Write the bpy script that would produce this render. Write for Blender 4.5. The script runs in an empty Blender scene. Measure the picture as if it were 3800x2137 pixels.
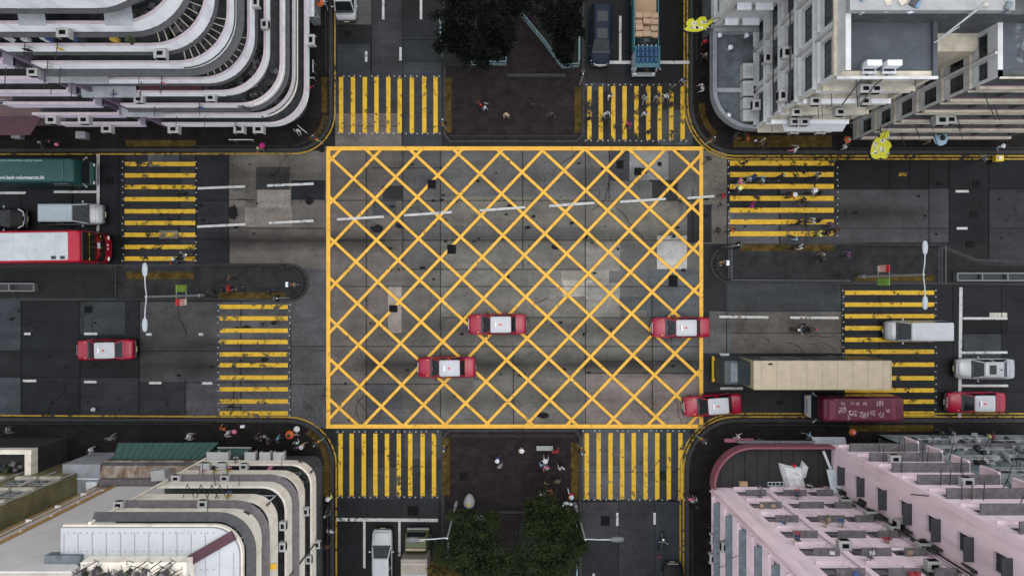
import bpy, bmesh, math, random
from mathutils import Vector, Matrix
R = math.radians
random.seed(7)
sc = bpy.context.scene
col = sc.collection
S = 44.5            # photo pixels per metre at street level
H = 60.0            # camera height
# ------------------------------------------------------------------ camera, world, sun, exposure
cam = bpy.data.cameras.new('camera'); co = bpy.data.objects.new('camera', cam); col.objects.link(co)
co.location = (0, 0, H); co.rotation_euler = (0, 0, 0)
cam.sensor_width = 36.0; cam.lens = 36.0*H/(3800/S); cam.clip_end = 3000
sc.camera = co
w = bpy.data.worlds.new('World'); sc.world = w; w.use_nodes = True
nt = w.node_tree; nt.nodes.clear()
sky = nt.nodes.new('ShaderNodeTexSky'); sky.sky_type = 'NISHITA'; sky.sun_disc = False
sky.sun_elevation = R(84.3); sky.sun_rotation = R(93); sky.air_density = 1.0; sky.dust_density = 3.0
hs = nt.nodes.new('ShaderNodeHueSaturation'); hs.inputs['Saturation'].default_value = 0.4
bg = nt.nodes.new('ShaderNodeBackground'); bg.inputs['Strength'].default_value = 0.10
wo = nt.nodes.new('ShaderNodeOutputWorld')
nt.links.new(sky.outputs[0], hs.inputs['Color']); nt.links.new(hs.outputs[0], bg.inputs[0]); nt.links.new(bg.outputs[0], wo.inputs[0])
sl = bpy.data.lights.new('sun', 'SUN'); sl.energy = 1.5; sl.angle = R(160); sl.color = (0.95, 0.975, 1.0)
so = bpy.data.objects.new('sun', sl); col.objects.link(so)
so.rotation_euler = Vector((0.10, -0.005, 1)).to_track_quat('Z', 'Y').to_euler()
so.location = (0, 0, 80)
sc.view_settings.view_transform = 'Standard'; sc.view_settings.look = 'None'
sc.view_settings.gamma = 1; sc.view_settings.exposure = 0.92

# ------------------------------------------------------------------ helpers
def P(px, py, z=0.0):
    k = (H - z)/H
    return Vector(((px-1900)/S*k, (1068.5-py)/S*k, z))
def G(gx, gy): return (gx/S, gy/S)

class MB:
    def __init__(s): s.v = []; s.f = []; s.m = []; s.sm = []; s.tone = []
    def face(s, pts, m=0, smooth=False, tone=None):
        b = len(s.v); s.v += [tuple(p) for p in pts]
        s.f.append(tuple(range(b, b+len(pts)))); s.m.append(m); s.sm.append(smooth); s.tone.append(tone)
    def mesh(s, vs, fs, m=0, smooth=False):
        b = len(s.v); s.v += [tuple(p) for p in vs]
        for i, f in enumerate(fs):
            s.f.append(tuple(b+k for k in f)); s.m.append(m[i] if isinstance(m, list) else m); s.sm.append(smooth); s.tone.append(None)
    def box(s, x0, x1, y0, y1, z0, z1, m=0):
        if x1 < x0: x0, x1 = x1, x0
        if y1 < y0: y0, y1 = y1, y0
        v = [(x, y, z) for z in (z0, z1) for y in (y0, y1) for x in (x0, x1)]
        s.mesh(v, [(0,2,3,1),(4,5,7,6),(0,1,5,4),(2,6,7,3),(0,4,6,2),(1,3,7,5)], m)
    def obox(s, c, a, lx, ly, z0, z1, m=0):
        ca, sa = math.cos(a), math.sin(a)
        q = [(c[0]+x*ca-y*sa, c[1]+x*sa+y*ca) for x, y in ((-lx/2,-ly/2),(lx/2,-ly/2),(lx/2,ly/2),(-lx/2,ly/2))]
        s.prism(q, z0, z1, m)
    def prism(s, poly, z0, z1, m=0, mt=None, inset=None):
        n = len(poly)
        v = [(x, y, z0) for x, y in poly] + [(x, y, z1) for x, y in poly]
        fs = [tuple(range(n))[::-1], tuple(range(n, 2*n))] + [(i, (i+1) % n, n+(i+1) % n, n+i) for i in range(n)]
        s.mesh(v, fs, [m, m if mt is None else mt]+[m]*n)
    def loft(s, rings, m=0, smooth=True, cap=True, closed=True):
        n = len(rings[0]); v = [p for r in rings for p in r]; fs = []
        for k in range(len(rings)-1):
            for i in range(n if closed else n-1):
                j = (i+1) % n
                fs.append((k*n+i, k*n+j, (k+1)*n+j, (k+1)*n+i))
        s.mesh(v, fs, m, smooth)
        if cap:
            s.face(rings[0][::-1], m); s.face(rings[-1], m)
    def tube(s, p0, p1, r0, r1=None, n=8, m=0, smooth=True):
        p0 = Vector(p0); p1 = Vector(p1); r1 = r0 if r1 is None else r1
        d = (p1-p0)
        if d.length < 1e-6: return
        d.normalize()
        a = d.orthogonal().normalized(); b = d.cross(a)
        rg = [[p+(a*math.cos(t)+b*math.sin(t))*r for t in [2*math.pi*i/n for i in range(n)]] for p, r in ((p0, r0), (p1, r1))]
        s.loft(rg, m, smooth)
    def poly(s, pts, r, n=6, m=0):
        for a, b in zip(pts[:-1], pts[1:]): s.tube(a, b, r, r, n, m)
    def ell(s, c, rx, ry, rz, m=0, nu=12, nv=8, zmin=-1.0):
        rings = []
        for j in range(nv+1):
            t = -1 + 2*j/nv; ph = math.asin(max(-1, min(1, t)))
            ph = -math.pi/2 + math.pi*j/nv
            if math.sin(ph) < zmin-1e-6: continue
            cr = max(math.cos(ph), 0.02)
            rings.append([(c[0]+rx*cr*math.cos(2*math.pi*i/nu), c[1]+ry*cr*math.sin(2*math.pi*i/nu), c[2]+rz*math.sin(ph)) for i in range(nu)])
        s.loft(rings, m)
    def sweep(s, path, prof, side=1, ms=0, closed=False, smooth=False):
        """profile (offset, z) carried along a flat path; offset grows to the right of travel for side=1"""
        n = len(path); nr = []
        for i in range(n):
            def d(a, b):
                v = Vector((b[0]-a[0], b[1]-a[1])); return v.normalized()
            if closed: d0 = d(path[i-1], path[i]); d1 = d(path[i], path[(i+1) % n])
            else:
                d0 = d(path[i-1], path[i]) if i else d(path[0], path[1])
                d1 = d(path[i], path[i+1]) if i < n-1 else d0
            n0 = Vector((d0.y, -d0.x)); n1 = Vector((d1.y, -d1.x)); q = (n0+n1).normalized()
            nr.append(q/max(0.3, q.dot(n0))*side)
        rings = [[(p[0]+q.x*o, p[1]+q.y*o, z) for o, z in prof] for p, q in zip(path, nr)]
        k = len(prof); v = [p for r in rings for p in r]; fs = []; mm = []
        for a in range(n if closed else n-1):
            b = (a+1) % n
            for i in range(k if k > 2 else 1):
                j = (i+1) % k
                fs.append((a*k+i, a*k+j, b*k+j, b*k+i)); mm.append(ms[i] if isinstance(ms, list) else ms)
        s.mesh(v, fs, mm, smooth)
        if not closed and k > 2:
            s.face(rings[0][::-1], mm[0]); s.face(rings[-1], mm[0])
    def build(s, name, mats, parent=None, org=(0, 0, 0), bevel=0, recalc=True):
        me = bpy.data.meshes.new(name)
        me.from_pydata([(x-org[0], y-org[1], z-org[2]) for x, y, z in s.v], [], s.f)
        if not isinstance(mats, (list, tuple)): mats = [mats]
        for mt in mats: me.materials.append(mt)
        me.polygons.foreach_set('material_index', s.m); me.polygons.foreach_set('use_smooth', s.sm)
        if recalc:
            bm = bmesh.new(); bm.from_mesh(me)
            bmesh.ops.recalc_face_normals(bm, faces=bm.faces); bm.to_mesh(me); bm.free()
        if any(t is not None for t in s.tone):
            at = me.color_attributes.new('tone', 'FLOAT_COLOR', 'CORNER')
            k = 0
            for p in me.polygons:
                t = s.tone[p.index] or (0.08, 0.08, 0.08)
                for l in p.loop_indices: at.data[l].color = (*t, 1)
        o = bpy.data.objects.new(name, me); col.objects.link(o)
        if parent is not None: o.parent = parent
        if bevel:
            b = o.modifiers.new('bevel', 'BEVEL'); b.width = bevel; b.segments = 2; b.limit_method = 'ANGLE'; b.angle_limit = R(40)
        return o
def tag(o, label, cat, group=None):
    o['label'] = label; o['category'] = cat
    if group: o['group'] = group
    return o
def struct(o): o['kind'] = 'structure'; return o
def thing(name, label, cat, loc=(0, 0, 0), rz=0, group=None):
    o = bpy.data.objects.new(name, None); col.objects.link(o); o.empty_display_size = 0.3
    o.location = loc; o.rotation_euler = (0, 0, rz)
    return tag(o, label, cat, group)
def dup(root, loc=None, rz=None, label=None):
    def cp(o, par):
        c = o.copy(); col.objects.link(c)
        if par is not None: c.parent = par
        for ch in kids.get(o.name, []): cp(ch, c)
        return c
    kids = {}
    def walk(o):
        kids[o.name] = list(o.children)
        for c in o.children: walk(c)
    walk(root)
    c = cp(root, None)
    if loc is not None: c.location = loc
    if rz is not None: c.rotation_euler = (0, 0, rz)
    if label: c['label'] = label
    return c
def rrect(cx, cy, hx, hy, r, n=5):
    o = []
    for qx, qy, a0 in ((1, 1, 0), (-1, 1, 90), (-1, -1, 180), (1, -1, 270)):
        for i in range(n+1):
            a = R(a0+90*i/n); o.append((cx+qx*(hx-r)+r*math.cos(a), cy+qy*(hy-r)+r*math.sin(a)))
    return o
def arc(cx, cy, r, a0, a1, n=10):
    return [(cx+r*math.cos(R(a0+(a1-a0)*i/n)), cy+r*math.sin(R(a0+(a1-a0)*i/n))) for i in range(n+1)]

# ------------------------------------------------------------------ materials
def mat(name, c, rough=0.7, var=0.18, scale=1.5, metal=0.0, dirt=None, dscale=(0.6, 0.6, 0.10), damt=0.5, spec=0.4, bump=0.0, coat=0.0, dlo=0.48):
    m = bpy.data.materials.new(name); m.use_nodes = True
    t = m.node_tree; N = t.nodes; L = t.links; b = N['Principled BSDF']
    b.inputs['Roughness'].default_value = rough; b.inputs['Metallic'].default_value = metal
    b.inputs['Specular IOR Level'].default_value = spec; b.inputs['Coat Weight'].default_value = coat
    g = N.new('ShaderNodeNewGeometry')
    n1 = N.new('ShaderNodeTexNoise'); n1.inputs['Scale'].default_value = scale; n1.inputs['Detail'].default_value = 6; n1.inputs['Roughness'].default_value = 0.65
    L.new(g.outputs['Position'], n1.inputs['Vector'])
    mx = N.new('ShaderNodeMix'); mx.data_type = 'RGBA'
    rp = N.new('ShaderNodeMapRange'); rp.inputs[1].default_value = 0.3; rp.inputs[2].default_value = 0.7
    L.new(n1.outputs['Fac'], rp.inputs[0]); L.new(rp.outputs[0], mx.inputs[0])
    mx.inputs[6].default_value = (*[max(0, x*(1-var)) for x in c], 1); mx.inputs[7].default_value = (*[min(1, x*(1+var)) for x in c], 1)
    outc = mx.outputs[2]
    if dirt:
        mp = N.new('ShaderNodeMapping'); mp.inputs['Scale'].default_value = dscale
        L.new(g.outputs['Position'], mp.inputs[0])
        n2 = N.new('ShaderNodeTexNoise'); n2.inputs['Scale'].default_value = 2.0; n2.inputs['Detail'].default_value = 8; n2.inputs['Roughness'].default_value = 0.7
        L.new(mp.outputs[0], n2.inputs['Vector'])
        r2 = N.new('ShaderNodeMapRange'); r2.inputs[1].default_value = dlo; r2.inputs[2].default_value = dlo+0.26; r2.inputs[4].default_value = damt
        L.new(n2.outputs['Fac'], r2.inputs[0])
        m2 = N.new('ShaderNodeMix'); m2.data_type = 'RGBA'; m2.inputs[7].default_value = (*dirt, 1)
        L.new(r2.outputs[0], m2.inputs[0]); L.new(outc, m2.inputs[6]); outc = m2.outputs[2]
    L.new(outc, b.inputs['Base Color'])
    if bump:
        bp = N.new('ShaderNodeBump'); bp.inputs['Strength'].default_value = bump; bp.inputs['Distance'].default_value = 0.03
        n3 = N.new('ShaderNodeTexNoise'); n3.inputs['Scale'].default_value = scale*9; n3.inputs['Detail'].default_value = 4
        L.new(g.outputs['Position'], n3.inputs['Vector']); L.new(n3.outputs['Fac'], bp.inputs['Height']); L.new(bp.outputs[0], b.inputs['Normal'])
    return m
def paint_mat(name, c, wear=0.5, sc_=3.0):
    """road paint: worn away in patches so that the road shows through"""
    m = mat(name, c, 0.6, 0.16, 2.0, spec=0.3)
    t = m.node_tree; N = t.nodes; L = t.links; b = N['Principled BSDF']; out = [n for n in N if n.type == 'OUTPUT_MATERIAL'][0]
    g = N.new('ShaderNodeNewGeometry')
    a = N.new('ShaderNodeTexNoise'); a.inputs['Scale'].default_value = sc_; a.inputs['Detail'].default_value = 9; a.inputs['Roughness'].default_value = 0.72
    L.new(g.outputs['Position'], a.inputs['Vector'])
    big = N.new('ShaderNodeTexNoise'); big.inputs['Scale'].default_value = 0.35; L.new(g.outputs['Position'], big.inputs['Vector'])
    ad = N.new('ShaderNodeMath'); ad.operation = 'MULTIPLY_ADD'; ad.inputs[1].default_value = 0.35; L.new(big.outputs['Fac'], ad.inputs[0]); L.new(a.outputs['Fac'], ad.inputs[2])
    r = N.new('ShaderNodeMapRange'); r.inputs[1].default_value = 0.82-wear*0.2; r.inputs[2].default_value = 0.92-wear*0.2
    L.new(ad.outputs[0], r.inputs[0])
    tr = N.new('ShaderNodeBsdfTransparent'); ms = N.new('ShaderNodeMixShader')
    L.new(r.outputs[0], ms.inputs[0]); L.new(b.outputs[0], ms.inputs[1]); L.new(tr.outputs[0], ms.inputs[2]); L.new(ms.outputs[0], out.inputs[0])
    return m
def road_mat():
    m = bpy.data.materials.new('road_surface'); m.use_nodes = True
    t = m.node_tree; N = t.nodes; L = t.links; b = N['Principled BSDF']
    g = N.new('ShaderNodeNewGeometry'); at = N.new('ShaderNodeAttribute'); at.attribute_name = 'tone'
    def noise(s, d=6, r=0.6, mapping=None):
        n = N.new('ShaderNodeTexNoise'); n.inputs['Scale'].default_value = s; n.inputs['Detail'].default_value = d; n.inputs['Roughness'].default_value = r
        if mapping:
            mp = N.new('ShaderNodeMapping'); mp.inputs['Scale'].default_value = mapping; L.new(g.outputs['Position'], mp.inputs[0]); L.new(mp.outputs[0], n.inputs['Vector'])
        else: L.new(g.outputs['Position'], n.inputs['Vector'])
        return n.outputs['Fac']
    def mr(x, a, b_, c, d):
        r = N.new('ShaderNodeMapRange'); r.inputs[1].default_value = a; r.inputs[2].default_value = b_; r.inputs[3].default_value = c; r.inputs[4].default_value = d
        L.new(x, r.inputs[0]); return r.outputs[0]
    def mul(a, b_):
        n = N.new('ShaderNodeMath'); n.operation = 'MULTIPLY'; L.new(a, n.inputs[0])
        if isinstance(b_, float): n.inputs[1].default_value = b_
        else: L.new(b_, n.inputs[1])
        return n.outputs[0]
    v = mul(mr(noise(0.40, 8, 0.68), 0.3, 0.7, 0.62, 1.36), mr(noise(6.0, 6, 0.75), 0.3, 0.7, 0.76, 1.24))
    v = mul(v, mr(noise(45.0, 3, 0.7), 0.3, 0.7, 0.8, 1.2))
    v = mul(v, mr(noise(0.8, 6, 0.6, (0.16, 1.5, 1)), 0.35, 0.7, 1.1, 0.78))
    sx = N.new('ShaderNodeSeparateXYZ'); L.new(g.outputs['Position'], sx.inputs[0])
    # oil and rubber tracks worn along the lanes: (y, half width, x0, x1, strength)
    for py, hw, xa, xb, st in ((893, 0.75, 735, 1500, 0.62), (880, .7, 1500, 2650, .35), (1352, 0.8, 1250, 2680, 0.6), (1215, .9, 1250, 2600, .3), (792, .8, 2900, 3500, .4), (1360, .8, 250, 1200, .4),
                               (560+330, .7, 300, 735, .3), (1205, .9, 2620, 3500, .25), (1480, .8, 1250, 3500, .25), (660, 1.0, 735, 2600, .22), (1290, .7, 300, 1200, .3)):
        yw = (1068.5-py)/S; x0 = (xa-1900)/S; x1 = (xb-1900)/S
        sb = N.new('ShaderNodeMath'); sb.operation = 'SUBTRACT'; L.new(sx.outputs[1], sb.inputs[0]); sb.inputs[1].default_value = yw
        ab = N.new('ShaderNodeMath'); ab.operation = 'ABSOLUTE'; L.new(sb.outputs[0], ab.inputs[0])
        wob = N.new('ShaderNodeMath'); wob.operation = 'MULTIPLY_ADD'; wob.inputs[1].default_value = 0.8; wob.inputs[2].default_value = -0.4
        L.new(noise(0.6, 4, .6, (.25, 1, 1)), wob.inputs[0])
        sm = N.new('ShaderNodeMath'); sm.operation = 'ADD'; L.new(ab.outputs[0], sm.inputs[0]); L.new(wob.outputs[0], sm.inputs[1])
        f = mr(sm.outputs[0], 0.0, hw*1.55, 1.0, 0.0)
        f = mul(f, mr(sx.outputs[0], x0-0.5, x0+3, 0.0, 1.0)); f = mul(f, mr(sx.outputs[0], x1-3, x1+.5, 1.0, 0.0))
        f = mul(f, min(.8, st*1.3)); i = N.new('ShaderNodeMath'); i.operation = 'SUBTRACT'; i.inputs[0].default_value = 1.0; L.new(f, i.inputs[1])
        v = mul(v, i.outputs[0])
    # hairline cracks
    vo = N.new('ShaderNodeTexVoronoi'); vo.feature = 'DISTANCE_TO_EDGE'; vo.inputs['Scale'].default_value = 0.22
    wv = N.new('ShaderNodeVectorMath'); wv.operation = 'MULTIPLY_ADD'; wv.inputs[1].default_value = (2.5, 2.5, 0)
    nn = N.new('ShaderNodeTexNoise'); nn.inputs['Scale'].default_value = 0.7; nn.inputs['Detail'].default_value = 6; L.new(g.outputs['Position'], nn.inputs['Vector'])
    L.new(nn.outputs['Color'], wv.inputs[0]); L.new(g.outputs['Position'], wv.inputs[2]); L.new(wv.outputs[0], vo.inputs['Vector'])
    v = mul(v, mr(vo.outputs['Distance'], 0.0, 0.006, 0.55, 1.0))
    vm = N.new('ShaderNodeVectorMath'); vm.operation = 'SCALE'; L.new(at.outputs['Color'], vm.inputs[0]); L.new(v, vm.inputs['Scale'])
    L.new(vm.outputs[0], b.inputs['Base Color'])
    b.inputs['Specular IOR Level'].default_value = 0.09
    L.new(mr(noise(0.5, 6, .65), 0.3, 0.7, 0.3, 0.5), b.inputs['Roughness'])
    bp = N.new('ShaderNodeBump'); bp.inputs['Strength'].default_value = 0.25; bp.inputs['Distance'].default_value = 0.01
    L.new(noise(60, 3), bp.inputs['Height']); L.new(bp.outputs[0], b.inputs['Normal'])
    return m
def slab_mat(name, c, c2, bw, bh, rough=0.75, mortar=0.012):
    """paving laid in flags"""
    m = mat(name, c, rough, 0.38, 1.2, spec=0.08)
    t = m.node_tree; N = t.nodes; L = t.links; b = N['Principled BSDF']
    g = N.new('ShaderNodeNewGeometry'); br = N.new('ShaderNodeTexBrick')
    br.inputs['Scale'].default_value = 1; br.inputs['Brick Width'].default_value = bw; br.inputs['Row Height'].default_value = bh; br.inputs['Mortar Size'].default_value = mortar
    br.inputs['Color1'].default_value = (1, 1, 1, 1); br.inputs['Color2'].default_value = (*c2, 1); br.inputs['Mortar'].default_value = (.45, .45, .45, 1)
    L.new(g.outputs['Position'], br.inputs['Vector'])
    src = b.inputs['Base Color'].links[0].from_socket
    mx = N.new('ShaderNodeMix'); mx.data_type = 'RGBA'; mx.blend_type = 'MULTIPLY'; mx.inputs[0].default_value = 1
    L.new(src, mx.inputs[6]); L.new(br.outputs['Color'], mx.inputs[7]); L.new(mx.outputs[2], b.inputs['Base Color'])
    return m
M = {}
M['road'] = road_mat()
M['yellow'] = paint_mat('box_yellow_paint', (0.62, 0.338, 0.036), 0.22)
M['zebra'] = paint_mat('zebra_yellow_paint', (0.49, 0.30, 0.014), 0.5, 2.2)
M['zebra_worn'] = paint_mat('worn_zebra_yellow_paint', (0.47, 0.29, 0.014), 0.62, 1.1)
M['kerby'] = paint_mat('kerb_yellow_paint', (0.27, 0.165, 0.010), 0.62, 2.6)
M['white'] = paint_mat('white_road_paint', (0.38, 0.38, 0.37), 0.42, 3.0)
M['joint'] = mat('joint_tar', (0.009, 0.009, 0.0095), 0.75, 0.3, spec=0.08)
M['pave'] = slab_mat('pavement_flags', (0.0145, 0.0120, 0.0112), (.72, .7, .7), 0.6, 0.3)  # dark flags, with street-canyon shade included in their colour
M['plaza'] = slab_mat('plaza_bricks', (0.0205, 0.0165, 0.0172), (.75, .68, .66), 0.45, 0.225)
M['island'] = slab_mat('island_concrete', (0.024, 0.0245, 0.0255), (.85, .85, .85), 2.6, 1.3)
M['kerb'] = mat('kerb_stone', (0.021, 0.021, 0.021), 0.8, 0.35, 2)
M['tact'] = slab_mat('tactile_tiles', (0.075, 0.050, 0.012), (.5, .5, .5), 0.3, 0.3)
M['metal_dark'] = mat('dark_metal', (0.02, 0.022, 0.024), 0.45, 0.3, 4, 0.3)
M['metal_grey'] = mat('galvanised_metal', (0.38, 0.40, 0.42), 0.45, 0.2, 4, 0.5)
M['metal_pale'] = mat('pale_painted_metal', (0.62, 0.65, 0.68), 0.5, 0.12, 3)
M['metal_teal'] = mat('pale_teal_rail_paint', (0.22, 0.34, 0.36), 0.5, 0.2, 3)
M['iron'] = mat('cast_iron', (0.006, 0.006, 0.0065), 0.75, 0.4, 8, spec=0.08)
M['stud'] = mat('white_stud', (0.34, 0.34, 0.35), 0.5, 0.15)
M['rubber'] = mat('tyre_rubber', (0.012, 0.012, 0.012), 0.8, 0.2, 5)
M['rim'] = mat('wheel_rim', (0.35, 0.36, 0.37), 0.4, 0.15, 5, 0.7)
M['glass'] = mat('dark_glass', (0.010, 0.013, 0.015), 0.08, 0.4, 1.0, spec=0.3)
M['glass2'] = mat('window_glass', (0.016, 0.021, 0.023), 0.15, 0.5, 0.8, spec=0.5)
M['lamp'] = mat('clear_lamp', (0.7, 0.66, 0.55), 0.2, 0.1)
M['amber'] = mat('amber_lamp', (0.75, 0.36, 0.06), 0.3, 0.1)
M['tail'] = mat('red_lamp', (0.5, 0.01, 0.01), 0.3, 0.1)
M['plate'] = mat('number_plate', (0.65, 0.6, 0.35), 0.5, 0.1)
def car_paint(n, c, rough=0.28, coat=0.6, metal=0.0, var=0.07): return mat(n, c, rough, var, 1.3, metal, spec=0.35, coat=coat*.4, dirt=tuple(x*0.5+0.02 for x in c), dscale=(.6,.6,.6), damt=.22)
M['taxi_red'] = car_paint('taxi_red', (0.25, 0.0005, 0.021))
M['taxi_roof'] = car_paint('taxi_silver_roof', (0.38, 0.385, 0.405), 0.4, 0.3)
# ------------------------------------------------------------------ ground: road, slabs, joints, pavements, markings
def px2(pts): return [tuple(P(x, y)[:2]) for x, y in pts]
mb = MB(); mb.face([(-400, -400, 0), (400, -400, 0), (400, 400, 0), (-400, 400, 0)], tone=(.012, .0125, .0135))
struct(mb.build('road', M['road']))
ASP = (.024, .0255, .028); DK = (.019, .021, .023); CON = (.088, .081, .076); CON2 = (.080, .077, .070); MID = (.052, .049, .048); LT = (.14, .137, .13); VDK = (.013, .014, .016); COOL = (.05, .056, .061); WARM = (.074, .066, .063)
slabs = [
 # x0,y0,x1,y1,tone : large bays first, patches after
 (728, 560, 1240, 1000, (.070, .065, .063)), (465, 570, 850, 985, (.036, .037, .040)), (367, 570, 465, 985, (.027, .029, .032)), (850, 575, 950, 680, (.062, .06, .057)), (850, 575, 1220, 700, (.070, .066, .062)), (950, 620, 1075, 705, (.046, .044, .042)),
 (1205, 545, 1635, 1590, (.075, .068, .065)), (1360, 545, 1495, 880, (.066, .062, .060)), (1495, 545, 1640, 1000, (.060, .060, .062)), (1495, 1000, 1640, 1590, (.068, .066, .064)),
 (1635, 545, 2172, 1000, (.066, .067, .069)), (1635, 730, 2172, 840, (.078, .075, .068)), (1635, 890, 2172, 1290, (.078, .077, .072)), (1635, 1290, 2172, 1590, (.076, .074, .069)),
 (2172, 545, 2610, 1590, (.066, .066, .068)), (2172, 740, 2440, 900, (.080, .078, .07)), (2172, 1100, 2430, 1380, (.074, .073, .068)), (2168, 1385, 2608, 1590, (.098, .086, .082)), (2172, 900, 2300, 1005, (.1, .098, .092)),
 (2083, 1004, 2260, 1100, (.112, .110, .100)), (2090, 1040, 2200, 1140, (.145, .143, .133)), (2180, 1050, 2300, 1130, (.11, .11, .108)), (2060, 1110, 2300, 1180, (.098, .096, .09)), (1960, 1000, 2083, 1110, (.086, .085, .081)),  # pale concrete slabs, with the centre's soft sheen put into their tone
 (2438, 875, 2549, 998, (.162, .162, .166)), (2300, 1100, 2440, 1150, (.052, .053, .053)), (2400, 1000, 2605, 1180, (.058, .060, .062)), (2490, 1180, 2700, 1390, (.062, .066, .070)), (2332, 560, 2480, 668, (.105, .107, .111)), (2260, 560, 2336, 672, (.042, .042, .046)), (2420, 668, 2515, 745, (.034, .034, .036)), (2440, 745, 2520, 860, (.078, .074, .066)),
 (2600, 560, 2698, 700, (.085, .080, .070)), (2600, 700, 2698, 905, (.070, .066, .061)), (2550, 760, 2640, 900, (.030, .030, .033)),
 (1420, 690, 1495, 742, (.035, .034, .035)), (1385, 740, 1470, 800, (.05, .049, .049)), (1555, 645, 1620, 705, (.055, .055, .057)), (1440, 1063, 1490, 1235, (.135, .122, .112)),
 (1800, 1100, 2172, 1180, (.082, .08, .074)), (1635, 1180, 1760, 1290, (.068, .067, .064)), (1360, 1235, 1500, 1420, (.066, .062, .06)), (1360, 1420, 1495, 1590, (.060, .056, .056)),
 # west arm
 (0, 570, 270, 985, ASP), (0, 1115, 80, 1300, (.042, .047, .052)), (80, 1115, 300, 1300, (.026, .028, .031)), (80, 1300, 300, 1545, (.028, .030, .032)), (0, 1398, 80, 1540, (.046, .052, .056)),
 (300, 1115, 520, 1300, (.027, .029, .031)), (300, 1300, 520, 1400, (.028, .029, .031)), (300, 1400, 690, 1545, (.037, .038, .042)), (520, 1120, 817, 1420, (.052, .048, .047)), (690, 1400, 817, 1550, (.056, .052, .053)),
 (815, 1120, 1075, 1550, (.058, .053, .053)), (1075, 1000, 1220, 1590, (.058, .054, .053)), (298, 1120, 465, 1240, (.040, .045, .047)), (735, 665, 850, 745, (.034, .034, .037)), (850, 705, 910, 770, (.08, .075, .07)), (955, 705, 1080, 840, (.112, .103, .098)), (910, 770, 1085, 842, (.098, .09, .085)), (1082, 670, 1206, 742, (.030, .030, .034)),
 (592, 855, 662, 888, (.085, .087, .082)), (550, 575, 670, 620, (.055, .058, .06)), (670, 570, 728, 985, (.042, .041, .043)), (730, 880, 850, 985, (.030, .031, .035)),
 # east arm
 (2698, 580, 3800, 700, DK), (2698, 700, 3800, 905, (.029, .029, .030)), (2895, 705, 3200, 905, (.050, .047, .047)), (3110, 705, 3450, 900, (.052, .049, .049)), (3445, 700, 3520, 900, (.048, .046, .046)), (3520, 700, 3668, 905, (.020, .021, .023)), (3668, 705, 3800, 980, (.042, .039, .04)), (2698, 580, 2890, 790, (.024, .026, .029)), (2700, 790, 2890, 905, (.062, .058, .058)),
 (2690, 1050, 3130, 1155, (.042, .044, .045)), (2710, 1155, 3125, 1310, (.070, .064, .060)), (2630, 1155, 2720, 1330, (.058, .062, .066)), (2610, 1310, 2760, 1460, (.036, .039, .043)), (2620, 1450, 3130, 1560, (.038, .036, .037)), (3130, 1060, 3480, 1560, (.030, .031, .033)), (3480, 1060, 3800, 1560, (.027, .028, .030)), (3670, 1160, 3735, 1190, (.18, .18, .17)), (3575, 1240, 3715, 1340, (.045, .046, .047)), (3570, 1185, 3740, 1240, (.016, .017, .018)),
 # north arm
 (1250, 0, 1380, 95, (.060, .060, .062)), (1380, 0, 1490, 290, (.045, .041, .043)), (1250, 165, 1375, 270, (.040, .044, .047)), (1245, 270, 1640, 420, (.042, .042, .045)), (1245, 420, 1490, 545, (.075, .067, .066)), (1490, 140, 1640, 230, (.036, .039, .040)), (1490, 230, 1640, 545, (.040, .043, .047)), (1492, 75, 1600, 140, (.032, .033, .035)), (1245, 95, 1380, 165, (.034, .030, .031)),
 (2165, 300, 2570, 540, (.036, .034, .035)), (2165, 300, 2260, 340, (.042, .044, .046)), (2170, 230, 2560, 310, (.024, .026, .028)), (2440, 410, 2570, 540, (.048, .049, .047)), (2180, 0, 2560, 230, (.019, .020, .022)),
 # south arm
 (1245, 1590, 1640, 1850, (.036, .039, .042)), (1360, 1730, 1490, 1925, (.046, .044, .043)), (1250, 1850, 1630, 1925, (.034, .034, .036)), (1250, 1925, 1630, 2150, (.026, .026, .028)), (1500, 1595, 1640, 1700, (.046, .046, .048)),
 (2160, 1590, 2430, 1850, (.055, .055, .058)), (2430, 1590, 2560, 1850, (.040, .044, .046)), (2430, 1860, 2550, 2140, (.040, .044, .047)), (2160, 1860, 2295, 2000, (.046, .044, .047)), (2295, 1850, 2430, 2140, (.040, .039, .043)), (2160, 2000, 2295, 2140, (.032, .033, .037)), (2435, 1745, 2470, 1780, (.025, .025, .027)),
]
def TN(c): return 2.62*c**1.53*(1+.95*min(1, max(0, (c-.035)/.02)))  # lifts pale concrete, deepens asphalt arms: street-canyon shade put into their tone
mb = MB()
for i, (x0, y0, x1, y1, t) in enumerate(slabs):
    z = 0.004+0.0009*i
    a = P(x0, y0); b = P(x1, y1)
    mb.face([(a.x, b.y, z), (b.x, b.y, z), (b.x, a.y, z), (a.x, a.y, z)], tone=tuple(c/(sum(t)/3)*TN(sum(t)/3)*k for c, k in zip(t, (1.03, 1.0, .93) if sum(t)/3 > .06 else (.93, 1.0, 1.05))))  # dark slabs also tinted cooler, teal cast of the shade put into their colour
struct(mb.build('road_slabs', M['road']))
ZM = 0.004+0.0009*len(slabs)+0.006
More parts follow.
